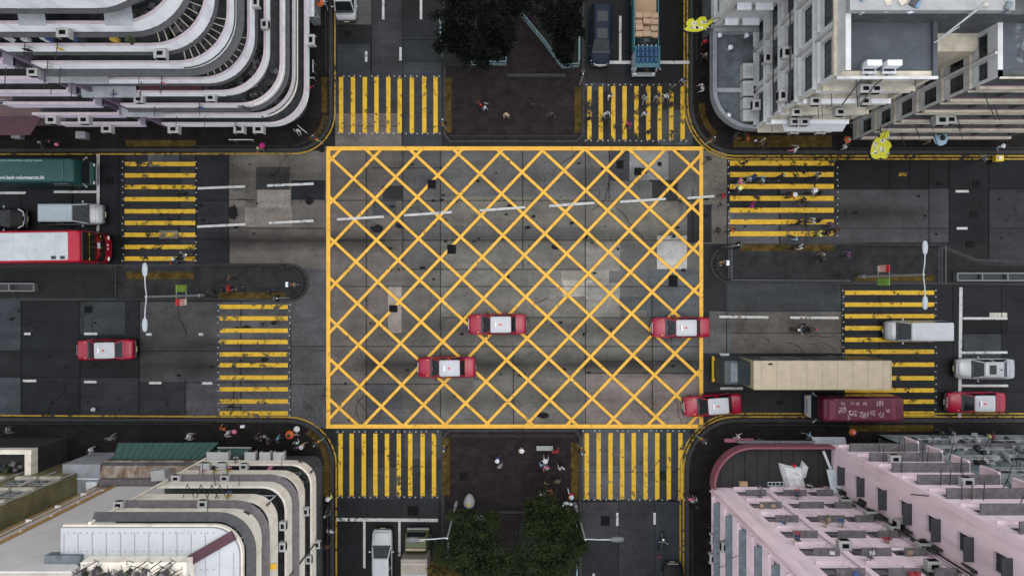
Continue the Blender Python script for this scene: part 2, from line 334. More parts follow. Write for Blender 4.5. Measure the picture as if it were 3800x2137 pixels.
# joints between the bays
mb = MB()
def strip(pts, wd, z, m, mm=0):
    for a, b in zip(pts[:-1], pts[1:]):
        a = P(*a); b = P(*b); d = (b-a).normalized(); n = Vector((-d.y, d.x, 0))*wd/2; zz = Vector((0, 0, z))
        m.face([a-n+zz, b-n+zz, b+n+zz, a+n+zz], mm)
for x, y0, y1 in ((728, 575, 985), (850, 575, 985), (1360, 545, 1590), (1495, 150, 545), (1495, 545, 1000), (1635, 545, 1590), (2172, 545, 1590), (2260, 545, 740), (80, 575, 860), (270, 575, 860), (298, 1115, 1545), (518, 1115, 1545), (690, 1400, 1545), (80, 1115, 1545), (440, 575, 980), (668, 575, 860), (895, 1115, 1550), (1080, 1200, 1590), (2698, 575, 905), (2890, 580, 900), (2990, 580, 900), (3445, 575, 905), (3375, 575, 700), (3300, 575, 700), (3520, 575, 905), (3668, 575, 905), (2695, 1050, 1310), (3122, 1050, 1480), (3262, 1050, 1560), (3535, 1060, 1550), (3715, 1060, 1550), (1380, 0, 290), (1250, 160, 270), (2440, 0, 230), (2250, 240, 540), (2570, 700, 905), (1365, 1590, 1925), (1490, 1590, 1925), (2295, 1850, 2137), (2430, 1850, 2137), (2420, 1100, 1590), (1905, 1290, 1590), (1940, 545, 1000)):
    strip([(x, y0), (x, y1)], 0.05, ZM-0.004, mb)
for y, x0, x1 in ((745, 1205, 2600), (892, 1205, 2600), (1063, 1205, 2600), (1178, 1640, 2600), (1285, 1075, 2600), (1425, 1075, 1640), (1383, 2168, 2600), (1302, 0, 1075), (1398, 0, 520), (1418, 520, 1075), (700, 2698, 3800), (745, 735, 850), (848, 850, 1220), (888, 465, 850), (742, 850, 950), (1155, 2700, 3125), (1235, 2715, 3800), (848, 3110, 3800), (1455, 2620, 3800), (420, 1245, 1640), (470, 1245, 1490), (95, 1245, 1380), (230, 1495, 1640), (150, 1495, 1640), (1730, 1245, 1640), (1750, 2160, 2560), (1340, 2168, 2600), (1000, 1495, 2172), (625, 1380, 1640)):
    strip([(x0, y), (x1, y)], 0.045, ZM-0.0035, mb)
strip([(1325, 1478), (1345, 1510), (1360, 1525), (1362, 1560)], .04, ZM-.003, mb)
strip([(840, 1510), (895, 1510), (895, 1570-15), (868, 1555), (868, 1418)], .06, ZM-.003, mb)
strip([(345, 1365), (345, 1180)], .03, ZM-.003, mb)
struct(mb.build('road_joints', M['joint']))
# dark tar repairs with ragged outlines
mb = MB(); rr = random.Random(3)
for px, py, a, b in ((868, 790, 17, 30), (1398, 848, 24, 14), (1480, 838, 14, 12), (1150, 745, 16, 16), (1428, 700, 14, 6), (2610, 800, 16, 9), (1300, 1555, 8, 6), (1232, 905, 8, 10), (2175, 880, 6, 8), (690, 720, 10, 8), (2166, 1240, 5, 6), (2590, 545, 12, 10), (2520, 555, 12, 12), (1195, 555, 12, 12), (1195, 1600, 10, 14)):
    c = P(px, py); k = 14
    mb.face([(c.x+a/S*math.cos(2*math.pi*i/k)*rr.uniform(.65, 1.2), c.y+b/S*math.sin(2*math.pi*i/k)*rr.uniform(.65, 1.2), ZM-.002) for i in range(k)])
struct(mb.build('tar_repairs', M['joint']))
# sealed cracks wandering over the slabs, and oil drips
mb = MB(); rr = random.Random(21)
for i in range(46):
    x, y = rr.uniform(100, 3700), rr.uniform(580, 1540)
    if 1240 > x or x > 2580: 
        if 900 < y < 1130: continue
    a = rr.uniform(0, 6.28); pts = [(x, y)]
    for j in range(rr.randrange(4, 11)): a += rr.uniform(-.6, .6); l = rr.uniform(8, 24); x += l*math.cos(a); y += l*math.sin(a); pts.append((x, y))
    strip(pts, rr.uniform(.022, .05), ZM-.0030-.00002*i, mb)
struct(mb.build('sealed_cracks', M['joint']))
mb = MB()
for i in range(240):
    y = rr.choice((640, 770, 890, 1205, 1350, 1490, 1000, 830))+rr.gauss(0, 22); x = rr.uniform(20, 3780)
    if (x < 1160 or x > 2640) and 895 < y < 1130: continue
    c = P(x, y); k = 8; r_ = rr.uniform(.03, .13)*(1 if rr.random() < .9 else 2.2); e_ = rr.uniform(1, 2.2)
    mb.face([(c.x+e_*r_*math.cos(2*math.pi*j/k)*rr.uniform(.7, 1.2), c.y+r_*math.sin(2*math.pi*j/k)*rr.uniform(.7, 1.2), ZM-.0022-.000005*i) for j in range(k)])
struct(mb.build('oil_drips', M['joint']))
# ---- markings
Z = ZM+.002
def rectpx(m, x0, y0, x1, y1, z, mm=0, cuts=1):
    a = P(x0, y0); b = P(x1, y1)
    m.face([(a.x, b.y, z), (b.x, b.y, z), (b.x, a.y, z), (a.x, a.y, z)], mm)
mb = MB()
X0, X1, Y0, Y1 = 1220, 2601, 556, 1577
rectpx(mb, 1213, 545, 2609, 560, Z); rectpx(mb, 1211, 1573, 2590, 1588, Z); rectpx(mb, 1212, 560, 1227, 1573, Z); rectpx(mb, 2594, 560, 2608, 1573, Z)
def cliprect(p, d):
    lo, hi = -1e9, 1e9
    for q, v, a, b in ((p[0], d[0], X0, X1), (p[1], d[1], Y0, Y1)):
        t0, t1 = (a-q)/v, (b-q)/v
        if t0 > t1: t0, t1 = t1, t0
        lo = max(lo, t0); hi = min(hi, t1)
    return (lo, hi) if hi-lo > 0.12 else None
ax, bx_, p0 = (80.3, 73.9), (75.7, -79.9), (1313, 664)
for k in range(-20, 30):
    q = (p0[0]+bx_[0]*k, p0[1]+bx_[1]*k); c = cliprect(q, ax)
    if c: strip([(q[0]+ax[0]*c[0], q[1]+ax[1]*c[0]), (q[0]+ax[0]*c[1], q[1]+ax[1]*c[1])], .235, Z+.002, mb)
    q = (p0[0]+ax[0]*k, p0[1]+ax[1]*k); c = cliprect(q, bx_)
    if c: strip([(q[0]+bx_[0]*c[0], q[1]+bx_[1]*c[0]), (q[0]+bx_[0]*c[1], q[1]+bx_[1]*c[1])], .235, Z+.004, mb)
struct(mb.build('yellow_box_junction', M['yellow']))
studs = MB()
def stud_row(a, b, n, seed):
    q = random.Random(seed)
    for i in range(n):
        t = i/(n-1); x = a[0]+(b[0]-a[0])*t; y = a[1]+(b[1]-a[1])*t
        if q.random() < .14: continue
        c = P(x+q.uniform(-2, 2), y+q.uniform(-1, 1)); studs.box(c.x-.045, c.x+.045, c.y-.045, c.y+.045, Z-.01, Z+.02)
def zebra_v(xs, y0, y1, wd, ry0, ry1, seed):
    m = MB()
    for i, x in enumerate(xs): rectpx(m, x-wd/2, y0, x+wd/2, y1, Z)
    struct(m.build('zebra_crossing', M['zebra_worn' if seed == 3 else 'zebra']))
    stud_row((xs[0]-12, ry0), (xs[-1]+14, ry0), 2*len(xs)+1, seed); stud_row((xs[0]-12, ry1), (xs[-1]+14, ry1), 2*len(xs)+1, seed+1)
def zebra_h(ys, x0, x1, wd, rx0, rx1, seed):
    m = MB()
    for y in ys: rectpx(m, x0, y-wd/2, x1, y+wd/2, Z)
    struct(m.build('zebra_crossing', M['zebra_worn' if seed in (9, 11) else 'zebra']))
    if rx0: stud_row((rx0, ys[0]-8), (rx0, ys[-1]+8), 2*len(ys)-1, seed)
    if rx1: stud_row((rx1, ys[0]-8), (rx1, ys[-1]+8), 2*len(ys)-1, seed+1)
zebra_v([1267, 1311, 1355, 1398, 1442, 1484, 1529, 1575, 1617], 288, 495, 16, 285, 497, 1)
zebra_v([2187, 2229, 2275, 2317, 2361, 2405, 2447, 2490, 2532], 322, 520, 16, 317, 524, 3)
zebra_v([1265, 1306, 1351, 1394, 1437, 1481, 1523, 1569, 1611], 1607, 1838, 16, 1600, 1842, 5)
zebra_v([2177, 2221, 2265, 2308, 2351, 2395, 2438, 2481, 2524], 1605, 1850, 16, 1597, 1852, 7)
zebra_h([610, 652, 695, 740, 785, 828, 872, 917, 960], 465, 727, 16, 459, 731, 9)
zebra_h([1138, 1181, 1226, 1268, 1314, 1354, 1400, 1443, 1488, 1532], 817, 1070, 16, 812, 1077, 11)
zebra_h([607, 649, 693, 737, 781, 824, 868], 2707, 3092, 18, 2702, 3106, 13)
zebra_h([1086, 1130, 1173, 1217, 1260, 1304, 1352, 1402, 1447, 1489, 1533], 3133, 3464, 16, 3127, 3470, 15)
struct(studs.build('crossing_studs', M['stud']))
mb = MB()
for a, b in (((1252, 815), (1425, 805)), ((1500, 800), (1677, 788)), ((1780, 782), (1950, 770)), ((2037, 765), (2205, 754)), ((2300, 750), (2470, 739)), ((2550, 736), (2650, 729)), ((735, 700), (912, 693)), ((993, 690), (1165, 683)), ((733, 842), (913, 833)), ((1000, 828), (1165, 820)),
             ((0, 717), (100, 717)), ((10, 862), (75, 862)), ((203, 713), (370, 713)), ((93, 1238), (117, 1238)), ((315, 1238), (364, 1238)), ((545, 1240), (565, 1240)), ((740, 1240), (757, 1240)), ((88, 1412), (138, 1412)), ((315, 1416), (362, 1416)), ((556, 1420), (602, 1420)), ((752, 1421), (790, 1421)),
             ((2668, 1175), (2850, 1177)), ((2930, 1178), (3110, 1179)), ((3543, 711), (3592, 711)), ((3547, 848), (3587, 848)), ((3570, 1181), (3735, 1181)), ((3565, 1308), (3735, 1307)), ((3562, 1430), (3738, 1430)), ((2665, 1315), (2705, 1315)), ((2670, 1440), (2755, 1440)),
             ((2301, 62), (2301, 230)), ((2434, 195), (2434, 230)), ((1423, 0), (1423, 75)), ((1563, 0), (1563, 75)), ((1360, 193), (1360, 232)), ((1487, 178), (1487, 227)), ((1353, 1930), (1353, 2105)), ((1483, 1930), (1483, 2060)), ((2290, 1900), (2290, 1948)), ((2428, 1900), (2428, 1943)), ((2203, 2125), (2203, 2150))):
    strip([a, b], .20, Z+.006, mb)
strip([(367, 575), (367, 866)], .26, Z+.003, mb); strip([(3563, 1066), (3558, 1548)], .27, Z+.003, mb); strip([(2260, 234), (2566, 234)], .26, Z+.003, mb); strip([(1250, 1925), (1626, 1928)], .27, Z+.003, mb)
struct(mb.build('white_lane_lines', M['white']))
mb = MB()
for pts in ([(2565, 588), (2640, 560)],):
    pass
rr = random.Random(5)
# worn yellow graffiti-like road letters on the east arm
for i in range(5): strip([(3333+i*6, 655), (3337+i*6+rr.uniform(-4, 5), 642)], .09, Z+.002, mb)
def kline(path, off, wd, gaps=(), z=Z+.001):
    q = px2(path)
    mm = MB(); mm.sweep(q, [(off-wd/2, z), (off+wd/2, z)], 1)
    for f in mm.f:
        if len(f) == 4: mb.face([mm.v[i] for i in f])
NWK = [(1237, -60), (1237, 420)] + [(1092+145*math.cos(R(a)), 420+145*math.sin(R(a))) for a in range(10, 90, 10)] + [(1092, 565), (-300, 567)]
NEK = [(2557, -60), (2557, 380)] + [(2722-165*math.cos(R(a)), 385+187*math.sin(R(a))) for a in range(10, 90, 10)] + [(2722, 573), (4100, 573)]
SWK = [(-300, 1546), (1070, 1553)] + [(1070+172*math.sin(R(a)), 1725-172*math.cos(R(a))) for a in range(10, 90, 10)] + [(1242, 1725), (1242, 2300)]
SEK = [(4100, 1552), (2725, 1552)] + [(2725-183*math.sin(R(a)), 1745-193*math.cos(R(a))) for a in range(10, 90, 10)] + [(2542, 1745), (2542, 2300)]
kline(NWK, -.16, .13); 
kline(NEK, .16, .13); kline(NEK, .42, .13)
kline(SWK, -.16, .13)
kline(SEK, .16, .13); kline(SEK, .42, .13)
struct(mb.build('yellow_kerb_lines', M['kerby']))
# ---- pavements
def pavement(kpath, far, mt):
    q = px2(kpath); poly = q + px2(far)
    m = MB(); m.prism(poly, 0.0, 0.13); struct(m.build('pavement', M[mt]))
    return q
qNW = pavement(NWK, [(-300, -60)], 'pave'); qNE = pavement(NEK, [(4100, -60)], 'pave'); qSW = pavement(SWK, [(-300, 2300)], 'pave'); qSE = pavement(SEK, [(4100, 2300)], 'pave')
mb = MB()
mb.sweep(qNW, [(0.02, 0.0), (0.02, 0.136), (.30, 0.136), (.30, 0.0)], 1); mb.sweep(qNE, [(-.02, 0), (-.02, .136), (-.30, .136), (-.30, 0)], 1)
mb.sweep(qSW, [(0.02, 0), (0.02, .136), (.30, .136), (.30, 0)], 1); mb.sweep(qSE, [(-.02, 0), (-.02, .136), (-.30, .136), (-.30, 0)], 1)
struct(mb.build('kerb', M['kerb']))
# ---- islands
def island(name, poly, mt, kerbw=.2):
    q = px2(poly)
    m = MB(); m.prism(q, 0, .125); struct(m.build(name, M[mt]))
    m = MB()
    ar = sum(q[i][0]*q[(i+1) % len(q)][1]-q[(i+1) % len(q)][0]*q[i][1] for i in range(len(q)))
    m.sweep(q, [(.01, 0), (.01, .132), (-kerbw, .132), (-kerbw, 0)], 1 if ar > 0 else -1, closed=True); struct(m.build('kerb', M['kerb']))
def acp(cx, cy, rx, ry, a0, a1, n=10): return [(cx+rx*math.cos(R(a0+(a1-a0)*i/n)), cy+ry*math.sin(R(a0+(a1-a0)*i/n))) for i in range(n+1)]
island('traffic_island', [(-300, 985), (1060, 978)] + acp(1070, 1050, 78, 72, -90, 90) + [(1060, 1122), (815, 1112), (-300, 1116)], 'island')
island('traffic_island', [(4100, 1060), (2720, 1052)] + acp(2712, 980, 78, 72, 90, 270) + [(3000, 905), (3480, 905), (3620, 960), (4100, 985)], 'island')
island('pedestrian_plaza', [(1645, -60), (2168, -60), (2168, 505), (2140, 530), (1670, 530), (1645, 505)], 'plaza')
island('pedestrian_plaza', [(1640, 2300), (1640, 1620), (1668, 1592), (2135, 1592), (2158, 1618), (2158, 2300)], 'plaza')
M['planter_soil'] = mat('planter_soil', (.008, .009, .008), .95, .5, 2)
mb = MB()
for q in ([(-300, 1002), (440, 1004), (440, 1106), (-300, 1106)], [(3500, 930), (3640, 985), (4100, 1000), (4100, 1048), (3500, 1048)]): mb.prism(px2(q), .124, .17)
struct(mb.build('island_planters', M['planter_soil']))
# tactile strips
mb = MB()
def tact(x0, y0, x1, y1): rectpx(mb, x0, y0, x1, y1, .1345)
tact(1652, 292, 1676, 495); tact(2132, 325, 2156, 495); tact(1642, 1622, 1670, 1835); tact(2118, 1640, 2146, 1850)
tact(470, 1008, 722, 1036); tact(815, 1085, 1060, 1108); tact(2745, 908, 3092, 932); tact(3170, 1022, 3465, 1044); tact(470, 522, 730, 545); tact(1195, 290, 1215, 420); tact(3150, 1575, 3460, 1600); tact(2720, 505, 3085, 548)
for path, o in ((acp(1092, 420, 118, 118, 5, 60), 0), (acp(2722, 385, 120, 142, 125, 180), 0), (acp(1070, 1725, 145, 145, -60, 0), 0)):
    for a, b in zip(path[:-1], path[1:]): strip([a, b], .5, .1345, mb)
tact(1200, 1725, 1228, 1840)
struct(mb.build('tactile_paving', M['tact']))
# manhole covers: a cast frame, a lid and two keyholes
def cover(px, py, a, b, lab, rim=False):
    z = .128 if rim else ZM-.001
    r_ = thing('manhole_cover', lab, 'manhole cover', (*P(px, py)[:2], z), 0, 'manhole covers')
    a /= S*2; b /= S*2
    m = MB(); m.sweep([(-a, -b), (a, -b), (a, b), (-a, b)], [(.0, -.02), (0, .014), (-.06, .014), (-.06, -.02)], 1, closed=True); m.build('frame', M['joint'], r_)
    m = MB(); m.box(-a+.06, a-.06, -b+.06, b-.06, -.02, .008)
    for i in range(4): m.box(-a+.1, a-.1, -b+.1+(2*b-.2)*i/3.001-.01, -b+.1+(2*b-.2)*i/3.001+.01, .008, .013)
    m.build('lid', M['iron'], r_)
for c in ((1676, 925, 32, 34, 'dark square manhole cover left of the middle of the yellow box'), (1602, 684, 30, 32, 'dark manhole cover in the upper left of the yellow box, below its top line'), (2300, 612, 26, 30, 'dark manhole cover near the top right of the yellow box, leftmost of three'), (2366, 638, 26, 28, 'dark manhole cover near the top right of the yellow box, lowest of three'), (2447, 610, 14, 14, 'tiny square cover near the top right corner of the yellow box'),
          (2497, 1042, 32, 40, 'dark manhole cover just under the bright white patch at the right of the yellow box'), (1460, 1145, 30, 26, 'dark manhole cover in the narrow pale slab at the left of the yellow box'), (406, 671, 26, 26, 'dark manhole cover beyond the stop line in front of the green minibus'), (330, 1148, 28, 26, 'dark manhole cover below the west traffic island'), (2246, 1930, 34, 36, 'dark manhole cover south of the lower right zebra crossing'),
          (1533, 1893, 42, 36, 'dark manhole cover above the stop line south of the junction'), (3612, 795, 26, 26, 'dark cover in the dark slab at the east, middle of three in a slanting row'), (3622, 682, 26, 24, 'dark cover at the east, topmost of three in a slanting row'), (3598, 905, 26, 26, 'dark cover at the east, lowest of three in a slanting row'), (3485, 682, 18, 16, 'small square cover in the dark asphalt east of the crossing'), (1292, 128, 30, 24, 'dark manhole cover near the white van at the top left')):
    cover(*c)
cover(1721, 1763, 30, 30, 'dark square manhole cover in the brick plaza south of the junction', True)
# ------------------------------------------------------------------ buildings
M['white_wall'] = mat('white_painted_render', (0.74, 0.75, 0.775), 0.8, 0.08, 1.0, dirt=(.34, .34, .35), damt=.6, dlo=.50)
M['cream_wall'] = mat('cream_painted_render', (0.78, 0.72, 0.61), 0.8, 0.09, 1.0, dirt=(.36, .30, .22), damt=.65, dlo=.49)
M['lilac_wall'] = mat('lilac_painted_render', (0.56, 0.52, 0.62), 0.8, 0.08, 1.0, dirt=(.28, .25, .30), damt=.4)
M['purple_wall'] = mat('purple_tiled_wall', (0.13, 0.10, 0.145), 0.6, 0.25, 2.0, dirt=(.05, .04, .05))
M['pink_wall'] = mat('pink_painted_render', (0.80, 0.635, 0.675), 0.8, 0.06, 0.7, dirt=(.42, .31, .335), dscale=(.7, .7, .08), damt=.7, dlo=.48)
M['red_coping'] = mat('red_pink_coping', (0.19, 0.06, 0.08), 0.7, 0.15, 2.0)
M['rose_coping'] = mat('rose_coping', (0.52, 0.44, 0.47), 0.8, 0.15, 2.0)
M['grey_floor'] = mat('dirty_concrete', (0.070, 0.071, 0.073), 0.9, 0.45, 1.6, dirt=(.02, .02, .02), dscale=(1, 1, 1), damt=.6)
M['dark_wall'] = mat('dark_mottled_wall', (0.062, 0.068, 0.072), 0.8, 0.4, 1.5, dirt=(.012, .013, .014))  # dark mottled grey for recess walls, frames, ground storeys and cores
M['awning'] = mat('grey_sheet_awning', (0.055, 0.055, 0.058), 0.7, 0.25, 2.5, dirt=(.03, .03, .03), dscale=(2, 2, 1), damt=.55)
M['awning_brown'] = mat('brown_grey_sheet_awning', (0.115, 0.10, 0.105), 0.7, 0.25, 2.5, dirt=(.04, .035, .035), dscale=(2, 2, 1), damt=.5)
M['hood'] = mat('grey_concrete_hood', (0.12, 0.112, 0.115), 0.85, 0.35, 3.5, dirt=(.045, .04, .04), dscale=(1.5, 1.5, 1), damt=.7)
M['hood_blue'] = mat('blue_grey_hood', (0.13, 0.155, 0.17), 0.8, 0.3, 2.5, dirt=(.04, .045, .05), dscale=(1.5, 1.5, 1), damt=.6)
M['shutter'] = mat('dark_grey_shutter', (0.040, 0.043, 0.050), 0.6, 0.2, 3)
M['grey_wall'] = mat('grey_beige_render', (0.47, 0.475, 0.47), 0.8, 0.12, 1.1, dirt=(.22, .20, .18), damt=.55, dlo=.5)
M['beige_wall'] = mat('weathered_beige_render', (0.46, 0.42, 0.34), 0.85, 0.2, 1.2, dirt=(.16, .13, .09), damt=.6)
M['roof_grey'] = mat('grey_roof_membrane', (0.050, 0.058, 0.069), 0.75, 0.18, 0.9, dirt=(.10, .11, .12), dscale=(.5, .5, .5), damt=.6, dlo=.50)
M['roof_mottle'] = mat('mottled_roof', (0.05, 0.058, 0.064), 0.8, 0.5, 1.3, dirt=(.25, .28, .30), dscale=(.9, .9, .9), damt=.8, dlo=.5)
M['podium_roof'] = mat('stained_podium_roof', (0.085, 0.10, 0.112), 0.8, 0.35, 1.0, dirt=(.025, .028, .03), dscale=(.35, .35, .35), damt=.85, dlo=.46)
M['podium_dark'] = mat('dark_podium_roof', (0.022, 0.021, 0.022), 0.8, 0.3, 0.9, dirt=(.04, .04, .04), dscale=(.5, .5, .5), damt=.5)
M['white_sheet'] = mat('white_sheet_roofing', (0.38, 0.39, 0.405), 0.5, 0.05, 0.8, dirt=(.30, .305, .32), dscale=(.35, 1.6, 1), damt=.6, dlo=.5)
M['maroon'] = mat('maroon_beam_paint', (0.055, 0.016, 0.026), 0.6, 0.2, 2)
M['render_grey'] = mat('plain_grey_render', (0.60, 0.575, 0.55), 0.85, 0.08, 0.5, dirt=(.42, .40, .38), dscale=(.5, .5, .12), damt=.5)
M['ochre'] = mat('ochre_drain_pipe', (0.40, 0.24, 0.08), 0.7, 0.2, 2)
M['olive'] = mat('olive_render', (0.17, 0.15, 0.072), 0.85, 0.3, 1.0, dirt=(.05, .045, .025), damt=.6)
M['rust'] = mat('rusty_sheet_roof', (0.34, 0.30, 0.25), 0.8, 0.3, 1.2, dirt=(.10, .045, .012), dscale=(.7, .25, 1), damt=1.0, dlo=.36)
M['green_sheet'] = mat('green_sheet_awning', (0.012, 0.052, 0.041), 0.6, 0.22, 1.4, dirt=(.05, .04, .025), dscale=(1.5, .3, 1), damt=.6, dlo=.56)
M['concrete'] = mat('pale_concrete', (0.26, 0.27, 0.285), 0.85, 0.2, 0.9, dirt=(.12, .12, .125), dscale=(.6, .6, .6), damt=.6)
M['ac'] = mat('off_white_casing', (0.36, 0.36, 0.355), 0.6, 0.12, 2, dirt=(.25, .23, .2), dscale=(3, 3, 1), damt=.5)
M['pipe'] = mat('dark_pipe', (0.03, 0.028, 0.028), 0.6, 0.3, 3)
M['leaf'] = mat('balcony_leaves', (0.022, 0.040, 0.014), 0.7, 0.5, 6)
rb = random.Random(11)
def acunit(root, p, ang, s=1.0, top=True):
    """air conditioner hung on the outside of a wall; ang = direction it faces"""
    m = MB(); w_, d_, h_ = .62*s, .46*s, .42*s
    m.obox((p.x+math.cos(ang)*d_/2, p.y+math.sin(ang)*d_/2), ang, d_, w_, p.z, p.z+h_)
    a = m.build('air_conditioner', M['ac'], root, root.location, bevel=.02)
    m = MB(); c = (p.x+math.cos(ang)*(d_*.5), p.y+math.sin(ang)*d_*.5)
    if top: m.obox(c, ang, d_*.45, w_*.5, p.z+h_, p.z+h_+.012)
    m.obox((p.x+math.cos(ang)*(d_+.008), p.y+math.sin(ang)*(d_+.008)), ang, .012, w_*.7, p.z+.06, p.z+h_-.06)
    m.build('grille', M['iron'], a, root.location)
def winbox(root, p, ang, wd, z0, z1, kind=0, frame='metal_grey', nm=3, dep=.06):
    """window standing against a wall: frame with mullions, and its glass"""
    m = MB(); nx, ny = math.cos(ang), math.sin(ang); tx, ty = -ny, nx
    for i in range(nm+1):
        u = -wd/2+wd*i/nm; m.obox((p.x+tx*u+nx*dep/2, p.y+ty*u+ny*dep/2), ang, dep, .06, z0, z1)
    for z in (z0, z1-.06, z0+(z1-z0)*.62): m.obox((p.x+nx*(dep/2+.003), p.y+ny*(dep/2+.003)), ang, dep, wd, z, z+.055)
    f = m.build('window', M[frame], root, root.location)
    m = MB(); m.obox((p.x+nx*.012, p.y+ny*.012), ang, .024, wd-.02, z0+.02, z1-.02); m.build('pane', M['glass2'], f, root.location)
def pole(root, a, b, r=.025, name='laundry_pole', mt='pipe'):
    m = MB(); m.tube(a, b, r, r, 6); return m.build(name, M[mt], root, root.location)
def clutter(root, path_pts, z, n, seed, name='stored_item'):
    q = random.Random(seed)
    for i in range(n):
        t = q.random()*(len(path_pts)-1); k = int(t); a = path_pts[k]; b = path_pts[min(k+1, len(path_pts)-1)]; f = t-k
        c = (a[0]+(b[0]-a[0])*f+q.uniform(-.25, .25), a[1]+(b[1]-a[1])*f+q.uniform(-.25, .25)); m = MB()
        m.obox(c, q.random()*3, q.uniform(.12, .42), q.uniform(.1, .35), z, z+q.uniform(.15, .7))
        m.build(name, M[q.choice(['awning_brown', 'dark_wall', 'awning_brown', 'hood', 'leaf', 'pipe'])], root, root.location)

# ---- the two streamlined corner blocks with balconies wrapping the corner
def corner_block(root, path, side, floors, z0, wallm, copm, awn, awnm, bays, ph=1.0, depth=1.0, top=3.0, phs=None):
    org = root.location
    def off(o):      # path shifted outwards
        m = MB(); m.sweep(path, [(o, 0), (o+.01, 0)], side); k = 2; return [(m.v[i*2][0], m.v[i*2][1]) for i in range(len(path))]
    core = off(-depth)
    for k in range(floors):
        z = z0+3.0*k; hh = (phs or {}).get(k, ph)
        m = MB(); m.sweep(path, [(0, z), (0, z+hh), (-.12, z+hh), (-.12, z+.16), (-depth-.02, z+.16), (-depth-.02, z)], side, [0, 0, 0, 1, 1, 1])
        b = m.build('balcony', [M[wallm], M['grey_floor']], root, org)
        m = MB(); m.sweep(path, [(.015, z+hh+.002), (.015, z+hh+.03), (-.135, z+hh+.03), (-.135, z+hh+.002)], side); m.build('coping', M[copm], b, org)
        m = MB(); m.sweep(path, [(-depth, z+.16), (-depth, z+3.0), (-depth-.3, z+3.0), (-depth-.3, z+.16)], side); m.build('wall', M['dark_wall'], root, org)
        if k in awn:
            m = MB(); w_ = awn[k]; m.sweep(path, [(.02, z-.02), (w_, z-.20), (w_, z-.24), (.02, z-.06)], side)
            m.build('awning', M[awnm], root, org)
        # windows bay by bay
        seg = 0.0; pts = core
        tot = [0]
        for a, c in zip(pts[:-1], pts[1:]): tot.append(tot[-1]+math.hypot(c[0]-a[0], c[1]-a[1]))
        L_ = min(tot[-1], bays[1]); nb = bays[0]
        for i in range(nb):
            s_ = (i+.5)/nb*L_
            j = max(q for q in range(len(tot)-1) if tot[q] <= s_); f = (s_-tot[j])/(tot[j+1]-tot[j])
            a, c = pts[j], pts[j+1]; d = Vector((c[0]-a[0], c[1]-a[1])).normalized(); nn = Vector((d.y, -d.x))*side
            p = Vector((a[0]+(c[0]-a[0])*f, a[1]+(c[1]-a[1])*f, 0))
            straight = (tot[j+1]-tot[j]) > 1.2
            wd = L_/nb*.86 if straight else min(L_/nb*.8, .85)
            winbox(root, p+Vector((nn.x*.01, nn.y*.01, 0)), math.atan2(nn.y, nn.x), wd, z+.75, z+2.6, nm=3 if straight else 2, frame=rb.choice(['metal_grey', 'metal_grey', 'metal_pale', 'dark_wall']))
    return core
# A: north-west
A0 = thing('apartment_building', 'white corner apartment block with rounded wrap-around balconies in nine tiers', 'building', (*G(-950, 900), 0))
xa, ya, ra = 709, 563, 128
pathA = [G(-1205, ya), G(-xa-ra, ya)] + [G(-xa-ra+ra*math.sin(R(a)), ya+ra-ra*math.cos(R(a))) for a in range(9, 90, 9)] + [G(-xa, ya+ra), G(-xa, 1500)]
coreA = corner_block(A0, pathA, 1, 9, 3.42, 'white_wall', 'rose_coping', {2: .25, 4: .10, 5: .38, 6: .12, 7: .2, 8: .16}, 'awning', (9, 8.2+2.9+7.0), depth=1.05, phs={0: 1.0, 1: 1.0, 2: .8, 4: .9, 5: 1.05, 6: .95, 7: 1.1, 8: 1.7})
m = MB(); inner = [(x-.3 if False else x, y) for x, y in coreA]
poly = inner + [G(-1205, 1500)]
m.prism(poly, 0, 3.42); m.build('ground_storey', M['dark_wall'], A0, A0.location)
m = MB(); m.prism([(x, y) for x, y in poly], 30.3, 31.4); m.build('roof', M['grey_floor'], A0, A0.location)
m = MB(); x_, y_ = G(-1205, ya); m.box(x_-.25, x_, y_-.02, G(0, 1500)[1], 3.3, 31.0); m.build('end_wall', M['purple_wall'], A0, A0.location)
for px, py, z, an in ((604, 158, 21.4, -90), (1250*.485, 160, 21.5, -90), (975, 18, 15.6, 0), (525, 362, 12.2, -90), (1148, 157, 3.6, 0), (654, 467, 3.5, -90), (896, 470, 3.5, -90), (967, 469, 3.5, -90), (790, 328, 12.6, -90), (135, 228, 18.2, -90), (250, 75, 24.6, -90), (885, 98, 14.0, 0)):
    p = P(px, py, z); 
    if an == -90: p.y = ya/S
    else: p.x = -xa/S
    acunit(A0, p, R(an), 1.35 if z < 4 else 1.0)
for x, y, z, l in ((168, 178, 18.6, 1.2), (224, 178, 18.6, 1.0), (268, 258, 15.9, 1.0), (525, 255, 15.9, .9), (600, 255, 15.7, .8), (192, 258, 15.8, .8), (22, 190, 18.7, 1.0), (655, 388, 6.9, .8), (760, 388, 6.9, .8), (575, 350, 9.8, .7)):
    p = P(x, y, z); pole(A0, (p.x, ya/S, z), (p.x, ya/S-l, z+.1))
for k, sd in ((1, 3), (2, 4), (3, 5), (6, 6), (7, 8)): clutter(A0, [(x, y-.45) for x, y in pathA[1:2]]+[((a[0]+b[0])/2, (a[1]+b[1])/2) for a, b in zip(pathA[2:12], coreA[2:12])]+[(-xa/S-.5, 22)], 3.42+3*k+.17, 22, sd)
